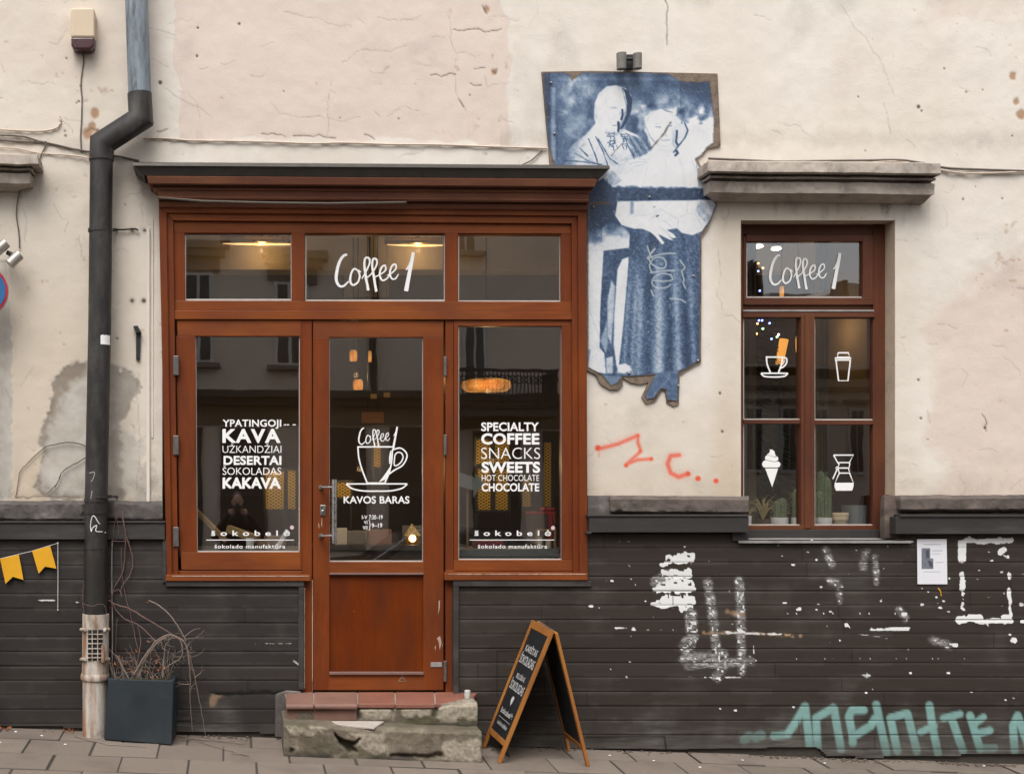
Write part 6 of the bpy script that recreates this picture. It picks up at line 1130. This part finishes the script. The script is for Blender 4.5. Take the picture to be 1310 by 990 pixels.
p = W(255, 650, -.3); m = MB(); m.bar(W(250, 652, -.25), W(290, 692, -.22), .10, .025); tag(obj('timber_offcut', m, RAW), 'raw timber board leaning at the left end of the left window', 'board')
m = MB(); m.bar(W(292, 676, -.3), W(330, 690, -.22), .07, .05); tag(obj('wooden_tray', m, RAW), 'tilted wooden tray behind the left window lettering', 'tray')
onbench('chocolate_box', 335, .10, .06, .28, 'brown card box right of the white cup in the left window', 'box', KRAFT, .2); onbench('chocolate_box', 352, .14, .085, .34, 'larger brown card box at the right of the left window', 'box', KRAFT, -.15)
c = W(320, 700, -.2); m = MB(); m.lathe((c.x, .2, BZ + .001), [(.022, 0), (.027, .03), (.029, .075), (.027, .075), (.02, .01)], 18); tag(obj('cup', m, VINYL, smooth=True), 'small white cup standing in the left shop window', 'cup')
m = MB(); m.bar(W(352, 704, -.15), W(368, 678, -.18), .035, .02); tag(obj('paper_tube', m, VINYL), 'white paper roll leaning beside the left window lettering', 'paper roll')
# gift box, frame, candles
GB = thing('gift_box', (W(692, 690, -.4).x, .4, BZ), 'dark gift box tied with red ribbon in the right shop window', 'gift box')
c = W(692, 690, -.4); w_ = .085
m = MB(); m.box((c.x - w_, .33, BZ), (c.x + w_, .49, BZ + .24)); obj('box', m, simple('gift_brown', (.085, .05, .035), .6, .2), GB, bevel=.003)
RIB = simple('red_ribbon', (.40, .03, .025), .45, .2); m = MB(); m.box((c.x - w_ - .003, .326, BZ + .235), (c.x + w_ + .003, .494, BZ + .252)); m.box((c.x + .035, .322, BZ), (c.x + .060, .326, BZ + .24)); m.ball((c.x + .02, .40, BZ + .268), (.03, .02, .016), 6); m.ball((c.x + .07, .40, BZ + .268), (.03, .02, .016), 6); m.bar((c.x + .07, .33, BZ + .25), (c.x + .08, .315, BZ + .17), .02, .003); obj('ribbon', m, RIB, GB, bevel=.002)
m = MB(); c = W(698, 690, -.22); q = .07
m.box((c.x - q, .21, BZ), (c.x - q + .012, .23, BZ + .135)); m.box((c.x + q - .012, .21, BZ), (c.x + q, .23, BZ + .135)); m.box((c.x - q, .211, BZ + .123), (c.x + q, .229, BZ + .135)); tag(obj('display_stand', m, RAW), 'open square stand of pale wood in front of the gift box', 'stand')
WAX = simple('cream_wax', (.62, .55, .40), .5, .08)
for px, r, h, lb in ((690, .022, .075, 'taller cream candle inside the pale wooden stand'), (702, .020, .055, 'shorter cream candle inside the pale wooden stand')):
    c = W(px, 700, -.25); m = MB(); m.lathe((c.x, .26, BZ + .001), [(r, 0), (r, h), (r * .8, h + .004)], 16); tag(obj('candle', m, WAX, smooth=True), lb, 'candle', 'cream candles')
c = W(630, 700, -.3); m = MB(); m.box((c.x - .12, .25, BZ), (c.x + .07, .42, BZ + .05)); tag(obj('chocolate_box', m, simple('wine_red_card', (.20, .02, .035), .5, .2), bevel=.003), 'flat wine-red chocolate box low in the right window', 'box')
SG = thing('arrow_sign', (W(602, 640, -.3).x, .34, BZ), 'pale grey-green arrow board pointing right in the right window', 'sign')
m = MB(); P = [(585, 603), (609, 611), (608, 606), (619, 617), (606, 636), (606, 627), (585, 621)]; m.prism(P, -.3, -.33); obj('arrow', m, simple('sage_board', (.30, .33, .29), .7, .1), SG)
m = MB(); m.tube([W(598, 620, -.34), Vector((W(598, 620, -.34).x, .34, BZ))], .008, 6); obj('stake', m, RAW, SG)
CT = thing('counter', (W(485, 700, -1.6).x, 1.6, RZ0), 'dark counter seen low through the door glass', 'counter')
p, q = I(425, 697, 1.5), I(545, 697, 1.5); m = MB(); m.box((p.x - .3, 1.5, RZ0), (q.x + .3, 2.0, p.z - .04)); obj('front', m, IWD, CT); m = MB(); m.box((p.x - .32, 1.47, p.z - .04), (q.x + .32, 2.02, p.z)); obj('top', m, simple('slate_top', (.12, .12, .125), .35, .2), CT)
CZ = p.z
for px, w_, h, lb, mt in ((436, .10, .13, 'white box on the counter behind the door handle', VINYL), (458, .17, .11, 'grey box left of the opening hours', simple('grey_card', (.3, .3, .3), .7)), (485, .20, .12, 'pinkish box in the middle of the counter', simple('pink_card', (.38, .24, .2), .7))):
    c = I(px, 690, 1.6); m = MB(); m.box((c.x - w_ / 2, 1.58, CZ + .001), (c.x + w_ / 2, 1.7, CZ + h)); tag(obj('box', m, mt, bevel=.004), lb, 'box', 'boxes on the counter')
LH = thing('house_lantern', (I(527, 690, 1.6).x, 1.62, CZ), 'little lit house lantern at the right of the counter', 'lantern'); c = I(527, 690, 1.6)
m = MB(); m.prism([(515, 672), (540, 672), (540, 694), (515, 694)], -1.66, -1.68); obj('tray', m, simple('sage_tray', (.3, .3, .27), .6), LH)
m = MB(); m.hexa([(c.x - .06, 1.58, CZ), (c.x + .06, 1.58, CZ), (c.x + .06, 1.64, CZ), (c.x - .06, 1.64, CZ), (c.x - .06, 1.58, CZ + .07), (c.x + .06, 1.58, CZ + .07), (c.x + .06, 1.64, CZ + .07), (c.x - .06, 1.64, CZ + .07)]); m.add([(c.x - .07, 1.575, CZ + .07), (c.x + .07, 1.575, CZ + .07), (c.x, 1.61, CZ + .17), (c.x + .07, 1.645, CZ + .07), (c.x - .07, 1.645, CZ + .07)], [(0, 1, 2), (1, 3, 2), (3, 4, 2), (4, 0, 2)]); obj('house', m, BRASS, LH)
m = MB(); m.ball((c.x, 1.565, CZ + .05), (.028, .012, .03), 6); obj('flame', m, emit('candle_flame', (1, .6, .25), 4), LH)
MB_ = thing('menu_board', I(484, 534, 2.2), 'small orange-lit menu board seen in the door glass', 'menu board')
m = MB(); p, q = I(463, 527, 2.2), I(491, 541, 2.2); m.box((p.x, 2.2, q.z), (q.x, 2.22, p.z)); obj('board', m, simple('menu_brown', (.35, .16, .06), .6, .3), MB_); m = MB(); m.tube([(p.x + .05, 2.21, p.z), (p.x + .05, 2.21, RZ1)], .005, 5); m.tube([(q.x - .05, 2.21, p.z), (q.x - .05, 2.21, RZ1)], .005, 5); obj('hanger', m, BLACK, MB_)
m = MB(); p, q = I(420, 628, 2.0), I(470, 633, 2.0)
for px, py in ((474, 507), (491, 505)):
    m = MB(); p, q = I(px, py - 3, 1.9), I(px + 8, py + 3, 1.9); m.box((p.x, 1.9, q.z), (q.x, 1.904, p.z)); o = tag(obj('hanging_note', m, simple('yellow_note', (.6, .42, .16), .7)), 'small yellow note, ' + ('left' if px < 480 else 'right') + ' of the two behind the door glass', 'note', 'yellow notes'); m = MB(); m.tube([((p.x + q.x) / 2, 1.902, p.z), ((p.x + q.x) / 2, 1.902, RZ1)], .002, 4); ORG[o] = Vector(); obj('thread', m, BLACK, o)
# small window: cacti and pots on the inner sill
SZ = W(1000, 673, -.3).z
m = MB(); p, q = W(940, 673, -.2), W(1130, 673, -.2); m.box((p.x, .16, SZ - .04), (q.x, .50, SZ)); tag(obj('inner_sill', m, simple('inner_sill_paint', (.25, .22, .19), .6)), 'inner window sill carrying the cactus pots', 'sill')
CACT = simple('cactus_green', (.125, .165, .085), .75, .35, 30, .3, 90); POTW = simple('white_glazed_pot', (.80, .79, .76), .4, .06); STRAW = simple('straw_grass', (.45, .36, .16), .8, .4)
def cactus(px, cols, r, h, label, d=.235):
    c = W(px, 672, -d); t = thing('potted_cactus', (c.x, d, SZ), label, 'cactus', 'potted cacti on the sill')
    m = MB(); m.lathe((c.x, d, SZ + .001), [(r * .9, 0), (r, h * .3), (r * 1.02, h), (r * .92, h), (r * .88, h * .85), (0.002, h * .84)], 20); obj('pot', m, POTW, t, smooth=True)
    m = MB(); sp = MB()
    for ox, oy, cr, ch in cols:
        n = 20; prof = [(cr * (1 if f < .75 else math.sqrt(max(1 - ((f - .75) / .25) ** 2, .01))), h * .8 + ch * f) for f in [i / 12 for i in range(13)]]; vs = []; fs = []
        for R, z in prof:
            for k in range(n): a = 2 * math.pi * k / n; rr = R * (1 if k % 2 else .82); vs.append((c.x + ox + rr * math.cos(a), d + oy + rr * math.sin(a), SZ + z))
        for i in range(12):
            for k in range(n): fs.append((i * n + k, i * n + (k + 1) % n, (i + 1) * n + (k + 1) % n, (i + 1) * n + k))
        m.add(vs, fs)
        for _ in range(90):
            a = r3.uniform(0, 6.28); z = r3.uniform(0, 1); b = Vector((c.x + ox + cr * math.cos(a), d + oy + cr * math.sin(a), SZ + h * .8 + ch * z * .95)); sp.bar(b, b + Vector((math.cos(a) * .018, math.sin(a) * .018, r3.uniform(-.008, .012))), .0012, .0012)
    ob = obj('stem', m, CACT, t, smooth=True); obj('spines', sp, STRAW, ob)
cactus(997, ((-.018, 0, .024, .13), (.026, .01, .028, .15)), .058, .062, 'pair of ribbed cacti in a white pot left of the mullion')
cactus(1020, ((0, 0, .032, .22),), .040, .062, 'tall cactus in a white pot touching the mullion')
cactus(1053, ((-.028, 0, .03, .20), (.032, .02, .034, .30), (.0, .03, .026, .34)), .058, .062, 'tallest three-stemmed cactus in a white pot under the coffee flask sign')
def grass(px, h, n, d, lb, potr, poth, mat=POTW):
    c = W(px, 672, -d); t = thing('potted_grass', (c.x, d, SZ), lb, 'plant'); m = MB(); m.lathe((c.x, d, SZ + .001), [(potr * .85, 0), (potr, poth), (potr * .9, poth), (.002, poth * .9)], 16); obj('pot', m, mat, t, smooth=True)
    m = MB()
    for _ in range(n):
        a = r3.uniform(0, 6.28); s = r3.uniform(.03, .12); hh = h * r3.uniform(.5, 1); m.tube([(c.x, d, SZ + poth * .9), (c.x + math.cos(a) * s * .4, d + math.sin(a) * s * .3, SZ + poth + hh * .7), (c.x + math.cos(a) * s, d + math.sin(a) * s * .6, SZ + poth + hh * r3.uniform(.6, 1.0))], [.0025, .002, .0008], 4)
    obj('blades', m, STRAW, t)
grass(956, .09, 26, .22, 'small dry tuft in a square white pot at the left end of the sill', .03, .075); grass(976, .20, 46, .26, 'straggly straw-coloured grass plant left of the cacti', .05, .05, simple('brown_pot', (.1, .06, .04), .6))
c = W(1075, 672, -.23); JR = thing('glass_jar', (c.x, .23, SZ), 'small glass jar with a pale wooden lid on the sill', 'jar')
m = MB(); m.lathe((c.x, .23, SZ + .001), [(.045, 0), (.048, .03), (.045, .045)], 18); obj('jar_body', m, simple('jar_glass', (.35, .3, .2), .1, .3), JR, smooth=True); m = MB(); m.lathe((c.x, .23, SZ + .046), [(.050, 0), (.052, .022), (.051, .024), (.054, .026), (.054, .045), (.045, .05)], 18); obj('lid', m, simple('pale_lid', (.68, .54, .34), .6), JR, smooth=True)
c = W(1096, 672, -.30); m = MB(); m.lathe((c.x, .31, SZ + .001), [(.075, 0), (.095, .14), (.098, .145), (.088, .145), (.075, .03)], 22); tag(obj('grey_pot', m, simple('zinc_pot', (.25, .275, .28), .5, .2), smooth=True), 'large empty grey pot at the right end of the sill', 'pot')
# fairy-lit tree, spot lights
XT = thing('christmas_tree', (W(980, 660, -1.3).x, 1.3, RZ0), 'dark Christmas tree dotted with coloured lights behind the small window', 'Christmas tree'); tx = I(966, 500, 1.3).x
m = MB()
for k in range(5200):
    f = r3.random() ** .6; z = RZ0 + .3 + (1 - f) * 2.55; R = .06 + .40 * f; a = r3.uniform(0, 6.28); rr = R * r3.uniform(.55, 1); p = Vector((tx + rr * math.cos(a), 1.35 + rr * math.sin(a) * .8, z)); dd = Vector((math.cos(a), math.sin(a), -.35)); m.bar(p, p + dd * r3.uniform(.05, .11), .005, .004)
obj('foliage', m, simple('dark_fir', (.022, .032, .014), .8, .4), XT)
m = MB(); m.tube([(tx, 1.35, RZ0), (tx, 1.35, RZ0 + 2.9)], [.05, .01], 8); obj('trunk', m, IWD, XT)
EB, EGn, EO, EW = emit('blue_bulb', (.12, .2, 1), 7), emit('green_bulb', (.35, 1, .4), 4), emit('amber_bulb', (1, .45, .12), 4), emit('white_bulb', (1, .9, .7), 6)
for px, py, mt in ((970, 347, EB), (970, 337, EO), (976, 343, EO), (957, 361, EW), (972, 372, EB), (957, 379, EGn), (952, 414.5, EGn), (964, 414.5, EGn), (971, 410, EB), (975, 410, EB), (984.5, 413.5, EB), (976, 420.5, EGn), (987, 433.5, EB), (956, 411, EO), (968, 427, EO), (996, 428, EW), (994, 431, EGn), (958, 435, EW), (969, 414, EO), (966, 363, EW)):
    m = MB(); m.ball(I(px, py, .85), .0075, 5); obj('bulb', m, mt, XT)
for px, py, tlt, lb in ((970, 315.5, .5, 'left of the two white ceiling spotlights in the small window'), (993, 318.5, .05, 'right of the two white ceiling spotlights in the small window')):
    t = thing('ceiling_spot', I(px, py, 2.2), lb, 'spotlight', 'ceiling spotlights'); c = I(px, py, 2.2); m = MB(); m.ball(c, (.040, .045, .014), 8); o = obj('lens', m, GLOWW, t); m = MB(); m.lathe((c.x, c.y, c.z + .015), [(.06, 0), (.06, .05), (.01, .08), (.006, RZ1 - c.z - .015)], 14); obj('spot_body', m, BLACK, t)
TL = thing('paper_lamp', I(1000, 450, 1.9), 'tall slim orange paper lamp behind the cup sign', 'lamp'); p = I(1003, 434, 1.9); q = I(997, 466, 1.9); m = MB(); m.tube([p, q], [.036, .032], 10); obj('lamp_shade', m, emit('orange_paper', (1, .42, .07), .55), TL, smooth=True); m = MB(); m.tube([q, (q.x, 1.9, RZ0)], .012, 6); obj('stem', m, BLACK, TL)
lantern(1021, 440, 6, 20, 2.2, 'pendant_lamp', 'dim amber pendant near the mullion of the small window', None, emit('dim_amber', (1, .45, .1), .5)); lantern(1000, 373, 5.5, 13, 2.4, 'pendant_lamp', 'slim orange pendant low in the upper light of the small window', None)
m = MB()
for a, b in ((1044, 1060), (948, 968)): 
    p, q = I(a, 400, .55), I(b, 640, .55); N = 24
    vs = []; 
    for i in range(N + 1): x = p.x + (q.x - p.x) * i / N; yv = .55 + .02 * math.sin(i * 1.9); vs += [(x, yv, RZ1 - .3), (x, yv, 1.15)]
    m.add(vs, [(2 * i, 2 * i + 1, 2 * i + 3, 2 * i + 2) for i in range(N)])
tag(obj('curtain', m, simple('tan_curtain', (.22, .17, .11), .9, .2)), 'thin tan curtains drawn back inside the small window', 'curtain')
# ------------------------------------------------------------------ across the street (seen mirrored in the glass)
FAC = simple('far_facade_plaster', (.60, .525, .45), .9, .15, 1.2, .2, 20, dirt=((.42, .36, .3), .4)); FTR = simple('far_trim_stone', (.17, .14, .115), .9, .2, 3, .2); FGL = simple('far_dark_glass', (.02, .024, .028), .08, .2, 3, 0); FWH = simple('far_white_frame', (.55, .56, .56), .6, .1); FDK = simple('far_dark_shopfront', (.035, .030, .025), .6, .3); ROOF = simple('far_roof_tiles', (.105, .062, .042), .85, .35, 3, .4, 14, stretch=(.3, 1, 4))
L1 = 13.5
def obox(m, x0, y0, x1, y1, df, db):
    a, b = opp(x0, y0, L1), opp(x1, y1, L1); m.box((a.x, -L1 + df, b.z), (b.x, -L1 - db, a.z))
def owin(parent, x0, y0, x1, y1, sill=True, hood=True):
    m = MB(); obox(m, x0, y0, x1, y1, .05, .02); f = obj('window', m, FWH, parent)
    m = MB(); w = (x1 - x0) / 2; g = (x1 - x0) * .10
    for k in (0, 1): obox(m, x0 + g + k * (w - g * .4), y0 + g, x0 + w - g * .4 + k * (w - g * .6), y1 - g, .06, -.052)
    obj('pane', m, FGL, f)
    if sill: m = MB(); obox(m, x0 - 10, y1, x1 + 10, y1 + 6, .22, 0); obj('sill', m, FTR, f)
    if hood: m = MB(); obox(m, x0 - 14, y0 - 38, x1 + 22, y0 - 29, .35, 0); obox(m, x0 - 10, y0 - 29, x1 + 16, y0 - 20, .24, 0); obox(m, x0 - 7, y0 - 20, x1 + 9, y0, .07, 0); obj('hood', m, FTR, f)
FB = thing('townhouse', (3, -14, -.5), 'beige plastered townhouse across the street mirrored in the shop glass', 'building')
m = MB(); obox(m, -420, 190, 905, 720, 0, 6); obj('wall', m, FAC, FB)
for x0, y0, x1, y1, h in ((238, 352, 276, 467, 1), (355, 362, 392, 470, 1), (588, 400, 616, 520, 0), (586, 228, 614, 326, 0), (790, 352, 830, 467, 1), (110, 352, 148, 467, 1), (-20, 352, 20, 467, 1), (420, 210, 450, 250, 0)): owin(FB, x0, y0, x1, y1, True, bool(h))
m = MB(); obox(m, -420, 503, 905, 512, .45, 0); obox(m, -420, 512, 905, 521, .3, 0); obj('string_course', m, FDK, FB)
m = MB(); obox(m, -420, 521, 905, 545, .06, 0); obj('fascia', m, simple('far_fascia', (.16, .125, .085), .8, .3, 2), FB)
m = MB()
for a, b in ((245, 262), (285, 345), (405, 470), (500, 560), (600, 660), (690, 750), (120, 190), (780, 860)): obox(m, a, 548, b, 705, .05, 0)
obj('shop_bay', m, FDK, FB)
m = MB(); a = opp(468, 190, L1 - .2); b = opp(484, 520, L1 - .2); m.tube([(a.x, -L1 + .18, a.z), (a.x + .2, -L1 + .18, b.z)], .075, 10); obj('drainpipe', m, BLACK, FB)
BA = MB(); xa, xb = opp(560, 0, L1).x, opp(690, 0, L1).x; zt, zb = opp(0, 471, L1 - 1).z, opp(0, 522, L1 - 1).z
BA.box((xa, -L1 + 1.0, zb - .10), (xb, -L1, zb)); bl = obj('balcony', BA, FDK, FB)
m = MB(); m.bar((xa, -L1 + 1, zt), (xb, -L1 + 1, zt), .05, .05); m.bar((xa, -L1 + 1, zb + .1), (xb, -L1 + 1, zb + .1), .03, .03); m.bar((xb, -L1 + 1, zt), (xb, -L1, zt), .05, .05); m.bar((xa, -L1 + 1, zt), (xa, -L1, zt), .05, .05)
for i in range(29): x = xa + (xb - xa) * i / 28; m.bar((x, -L1 + 1, zb), (x, -L1 + 1, zt), .018, .018)
for i in range(10): y = -L1 + i * .1; m.bar((xb, y, zb), (xb, y, zt), .022, .022)
for i in range(20): x = xa + (xb - xa) * (i + .5) / 20; c = Vector((x, -L1 + 1, zt - .16)); m.tube([c + Vector((.07 * math.cos(a * .785), 0, .07 * math.sin(a * .785))) for a in range(9)], .010, 4, False)
obj('railing', m, BLACK, bl)
m = MB(); xh0, xh1 = opp(-420, 0, L1).x, opp(905, 0, L1).x; zr = opp(0, 190, L1).z; m.add([(xh0, -L1 + .4, zr), (xh1, -L1 + .4, zr), (xh1, -L1 - 3, zr + 2.2), (xh0, -L1 - 3, zr + 2.2), (xh1, -L1 - 6.4, zr), (xh0, -L1 - 6.4, zr)], [(3, 2, 1, 0), (5, 4, 2, 3), (0, 1, 4, 5), (1, 2, 4), (0, 5, 3)]); obj('roof', m, ROOF, FB)
FC = thing('low_house', (9, -14, -.8), 'lower tiled house across the street mirrored in the small window', 'building')
m = MB(); obox(m, 908, 482, 1500, 730, .2, 6); obj('wall', m, FAC, FC)
for x0, x1 in ((956, 982), (1004, 1024), (1042, 1060), (1086, 1106), (1160, 1190)): 
    m = MB(); obox(m, x0, 520, x1, 606, .26, -.1); f = obj('window', m, FWH, FC); m = MB(); w = (x1 - x0)
    for k in (0, 1): obox(m, x0 + w * (.12 + .4 * k), 524, x0 + w * (.45 + .42 * k), 602, .27, -.262)
    obj('pane', m, FGL, f); m = MB(); obox(m, x0 - 6, 511, x1 + 6, 515, .36, -.15); obj('hood', m, FTR, f)
m = MB(); a, b = opp(905, 472, L1), opp(1505, 472, L1); z0, z1 = a.z, opp(0, 398, L1 + 3).z; m.add([(a.x, -L1 + .65, z0), (b.x, -L1 + .65, z0), (b.x, -L1 - 3, z1), (a.x, -L1 - 3, z1), (b.x, -L1 - 6.4, z0), (a.x, -L1 - 6.4, z0)], [(3, 2, 1, 0), (5, 4, 2, 3), (0, 1, 4, 5), (1, 2, 4), (0, 5, 3)]); obj('roof', m, ROOF, FC)
m = MB(); obox(m, 905, 470, 1500, 474, .75, -.6); obj('gutter', m, SILV, FC); m = MB(); obox(m, 905, 494, 1500, 499, .34, 0); obj('eaves_moulding', m, FTR, FC)
m = MB()
for a, b, y in ((962, 980, 336), (957, 960, 330), (966, 969, 326), (972, 976, 329), (1083, 1089, 352)): p_, q_ = opp(a, y, 16.5), opp(b, 520, 16.5); m.box((p_.x, -16.5, q_.z), (q_.x, -17.1, p_.z))
obj('chimney', m, simple('far_chimney', (.14, .105, .085), .9, .3), FC)
SK = thing('gabled_house', (18, -40, -1), 'distant dark gabled house mirrored in the small upper light', 'building')
def far(px, py, L): return opp(px, py, L)
m = MB(); m.add([far(1068, 381, 40), far(1130, 381, 40), far(1130, 362, 40), far(1085, 357, 40), far(1068, 368, 40)] + [far(x, y, 40) + Vector((0, -12, 0)) for x, y in ((1068, 381), (1130, 381), (1130, 362), (1085, 357), (1068, 368))], [(0, 1, 2, 3, 4), (9, 8, 7, 6, 5), (0, 4, 9, 5), (4, 3, 8, 9), (3, 2, 7, 8), (2, 1, 6, 7)])
for v in m.v:
    if v.z < far(0, 375, 40).z: v.z = -2
obj('wall', m, FAC, SK)
m = MB(); x0, x1 = far(980, 0, 60).x, far(1120, 0, 60).x; m.box((x0, -70, -4), (x1, -60, far(0, 372, 60).z)); tag(obj('far_terrace', m, FAC), 'far grey terrace block on the mirrored skyline', 'building')
# parked cars, seen only as dark reflections
CARP = simple('black_car_paint', (.012, .013, .016), .18, .2, 3, 0); TYRE = simple('tyre_rubber', (.015, .015, .015), .85, .2)
def car(cx, cy, z, label):
    t = thing('parked_car', (cx, cy, z), label, 'car', 'dark cars parked across the street')
    prof = [(-2.1, .35), (-2.12, .62), (-1.95, .88), (-1.2, .98), (-.55, 1.42), (.75, 1.46), (1.55, 1.02), (2.05, .92), (2.14, .6), (2.1, .35)]
    m = MB(); hw = .86; n = len(prof); vs = []
    for sgn in (-1, 1):
        for x, zz in prof: inset = .17 * max(0, (zz - .95) / .5); vs.append((cx + x, cy + sgn * (hw - inset), z + zz))
    m.add(vs, [tuple(range(n)), tuple(reversed(range(n, 2 * n)))] + [(i, i + n, (i + 1) % n + n, (i + 1) % n) for i in range(n)]); obj('body', m, CARP, t, bevel=.05, smooth=True, seg=3)
    for sgn in (-1, 1):
        yy = lambda zz: cy + sgn * (hw - .17 * max(0, (zz - .95) / .5) + .004)
        for P in ([(-.95, 1.0), (-.48, 1.36), (.05, 1.39), (.05, 1.0)], [(.12, 1.0), (.12, 1.39), (.7, 1.38), (1.25, 1.03)]): m = MB(); m.add([(cx + x, yy(zz), z + zz) for x, zz in P], [(0, 1, 2, 3) if sgn < 0 else (3, 2, 1, 0)]); obj('side_window', m, FGL, t)
    for x in (-1.35, 1.35):
        for sgn in (-1, 1): m = MB(); m.tube([(cx + x, cy + sgn * .66, z + .31), (cx + x, cy + sgn * .87, z + .31)], .31, 20); w = obj('wheel', m, TYRE, t, smooth=True); m = MB(); m.tube([(cx + x, cy + sgn * .86, z + .31), (cx + x, cy + sgn * .88, z + .31)], .19, 16); obj('rim', m, SILV, w)
car(3.2, -10.7, slab_z(3.2, 10.7), 'long dark car mirrored low in the shopfront glass'); car(9.6, -10.7, slab_z(9.6, 10.7), 'dark car mirrored low in the small window')

# the photographer, standing across the street behind the viewpoint, mirrored low in the left window
COAT = simple('black_wool_coat', (.014, .013, .013), .9, .3, 40, .2); SKIN = simple('skin', (.42, .25, .18), .6, .1, 12, 0); HAIR = simple('dark_hair', (.02, .014, .01), .7, .3, 60, .2)
def person(px_, py_, zg):
    t = thing('person', (px_, py_, zg), 'person in a black coat raising a camera, mirrored low in the left shop window', 'person'); H = Vector((px_, py_, zg))
    def skin(name, J, E, R, mat, root=0):
        me = bpy.data.meshes.new(name); me.from_pydata([Vector(j) for j in J], E, []); me.update(); o = link(name, me, mat, t, 0, False, None, H)
        me.materials.clear(); me.materials.append(mat); sk = o.modifiers.new('skin', 'SKIN'); ly = me.skin_vertices[0] if me.skin_vertices else None
        if ly is None: return o
        for k, r in enumerate(R): ly.data[k].radius = (r if isinstance(r, tuple) else (r, r)); ly.data[k].use_root = (k == root)
        sk.use_smooth_shade = True; sb = o.modifiers.new('sub', 'SUBSURF'); sb.levels = 1; sb.render_levels = 2; return o
    J = [(0, 0, .95), (0, 0, 1.18), (0, .01, 1.40), (0, .02, 1.50), (0, .03, 1.60), (0, .05, 1.70), (.19, 0, 1.42), (.34, .12, 1.20), (.13, .30, 1.55), (-.19, 0, 1.42), (-.34, .12, 1.20), (-.13, .30, 1.55),
         (.10, 0, .90), (.12, .02, .50), (.13, -.02, .09), (.14, .14, .04), (-.10, 0, .90), (-.12, .02, .50), (-.13, -.02, .09), (-.14, .14, .04)]
    E = [(0, 1), (1, 2), (2, 3), (3, 4), (4, 5), (2, 6), (6, 7), (7, 8), (2, 9), (9, 10), (10, 11), (0, 12), (12, 13), (13, 14), (14, 15), (0, 16), (16, 17), (17, 18), (18, 19)]
    R = [(.17, .13), (.16, .12), (.17, .12), .065, .058, .05, .085, .062, .042, .085, .062, .042, .10, .075, .05, .045, .10, .075, .05, .045]
    skin('body', J, E, R, COAT)
    m = MB(); m.ball(H + Vector((0, .06, 1.73)), (.078, .098, .115), 12); m.ball(H + Vector((0, .158, 1.715)), (.014, .02, .022), 5)
    for s_ in (-1, 1): m.ball(H + Vector((s_ * .080, .05, 1.72)), (.012, .025, .033), 5); m.ball(H + Vector((s_ * .032, .145, 1.745)), (.014, .01, .009), 5)
    m.ball(H + Vector((0, .145, 1.665)), (.026, .012, .007), 5); obj('head', m, SKIN, t, smooth=True)
    m = MB(); m.ball(H + Vector((0, .035, 1.765)), (.088, .10, .10), 12); obj('hair', m, HAIR, t, smooth=True)
    for s_ in (-1, 1):
        m = MB(); m.ball(H + Vector((s_ * .105, .325, 1.575)), (.028, .04, .045), 7)
        for k in range(4): b = H + Vector((s_ * .10, .335 + .012 * k, 1.61 - .022 * k)); m.tube([b, b + Vector((-s_ * .030, .030, .012)), b + Vector((-s_ * .058, .030, .008))], [.009, .0085, .007], 6)
        b = H + Vector((s_ * .10, .30, 1.60)); m.tube([b, b + Vector((-s_ * .03, -.015, .02)), b + Vector((-s_ * .055, -.01, .015))], [.011, .010, .008], 6); obj('hand', m, SKIN, t, smooth=True)
    c = thing('photo_camera', H + Vector((0, .33, 1.56)), 'black camera held up by the person mirrored in the left window', 'camera'); q = H + Vector((0, .33, 1.62))
    m = MB(); m.box(q - Vector((.07, .03, .045)), q + Vector((.07, .03, .045))); m.box(q + Vector((-.025, -.025, .045)), q + Vector((.025, .025, .07))); obj('camera_body', m, BLACK, c, bevel=.008)
    m = MB(); m.tube([q + Vector((0, .03, 0)), q + Vector((0, .10, 0))], .034, 20); obj('lens', m, BLACK, c, smooth=True)
person(0.08, -9.15, slab_z(0, 9.15))
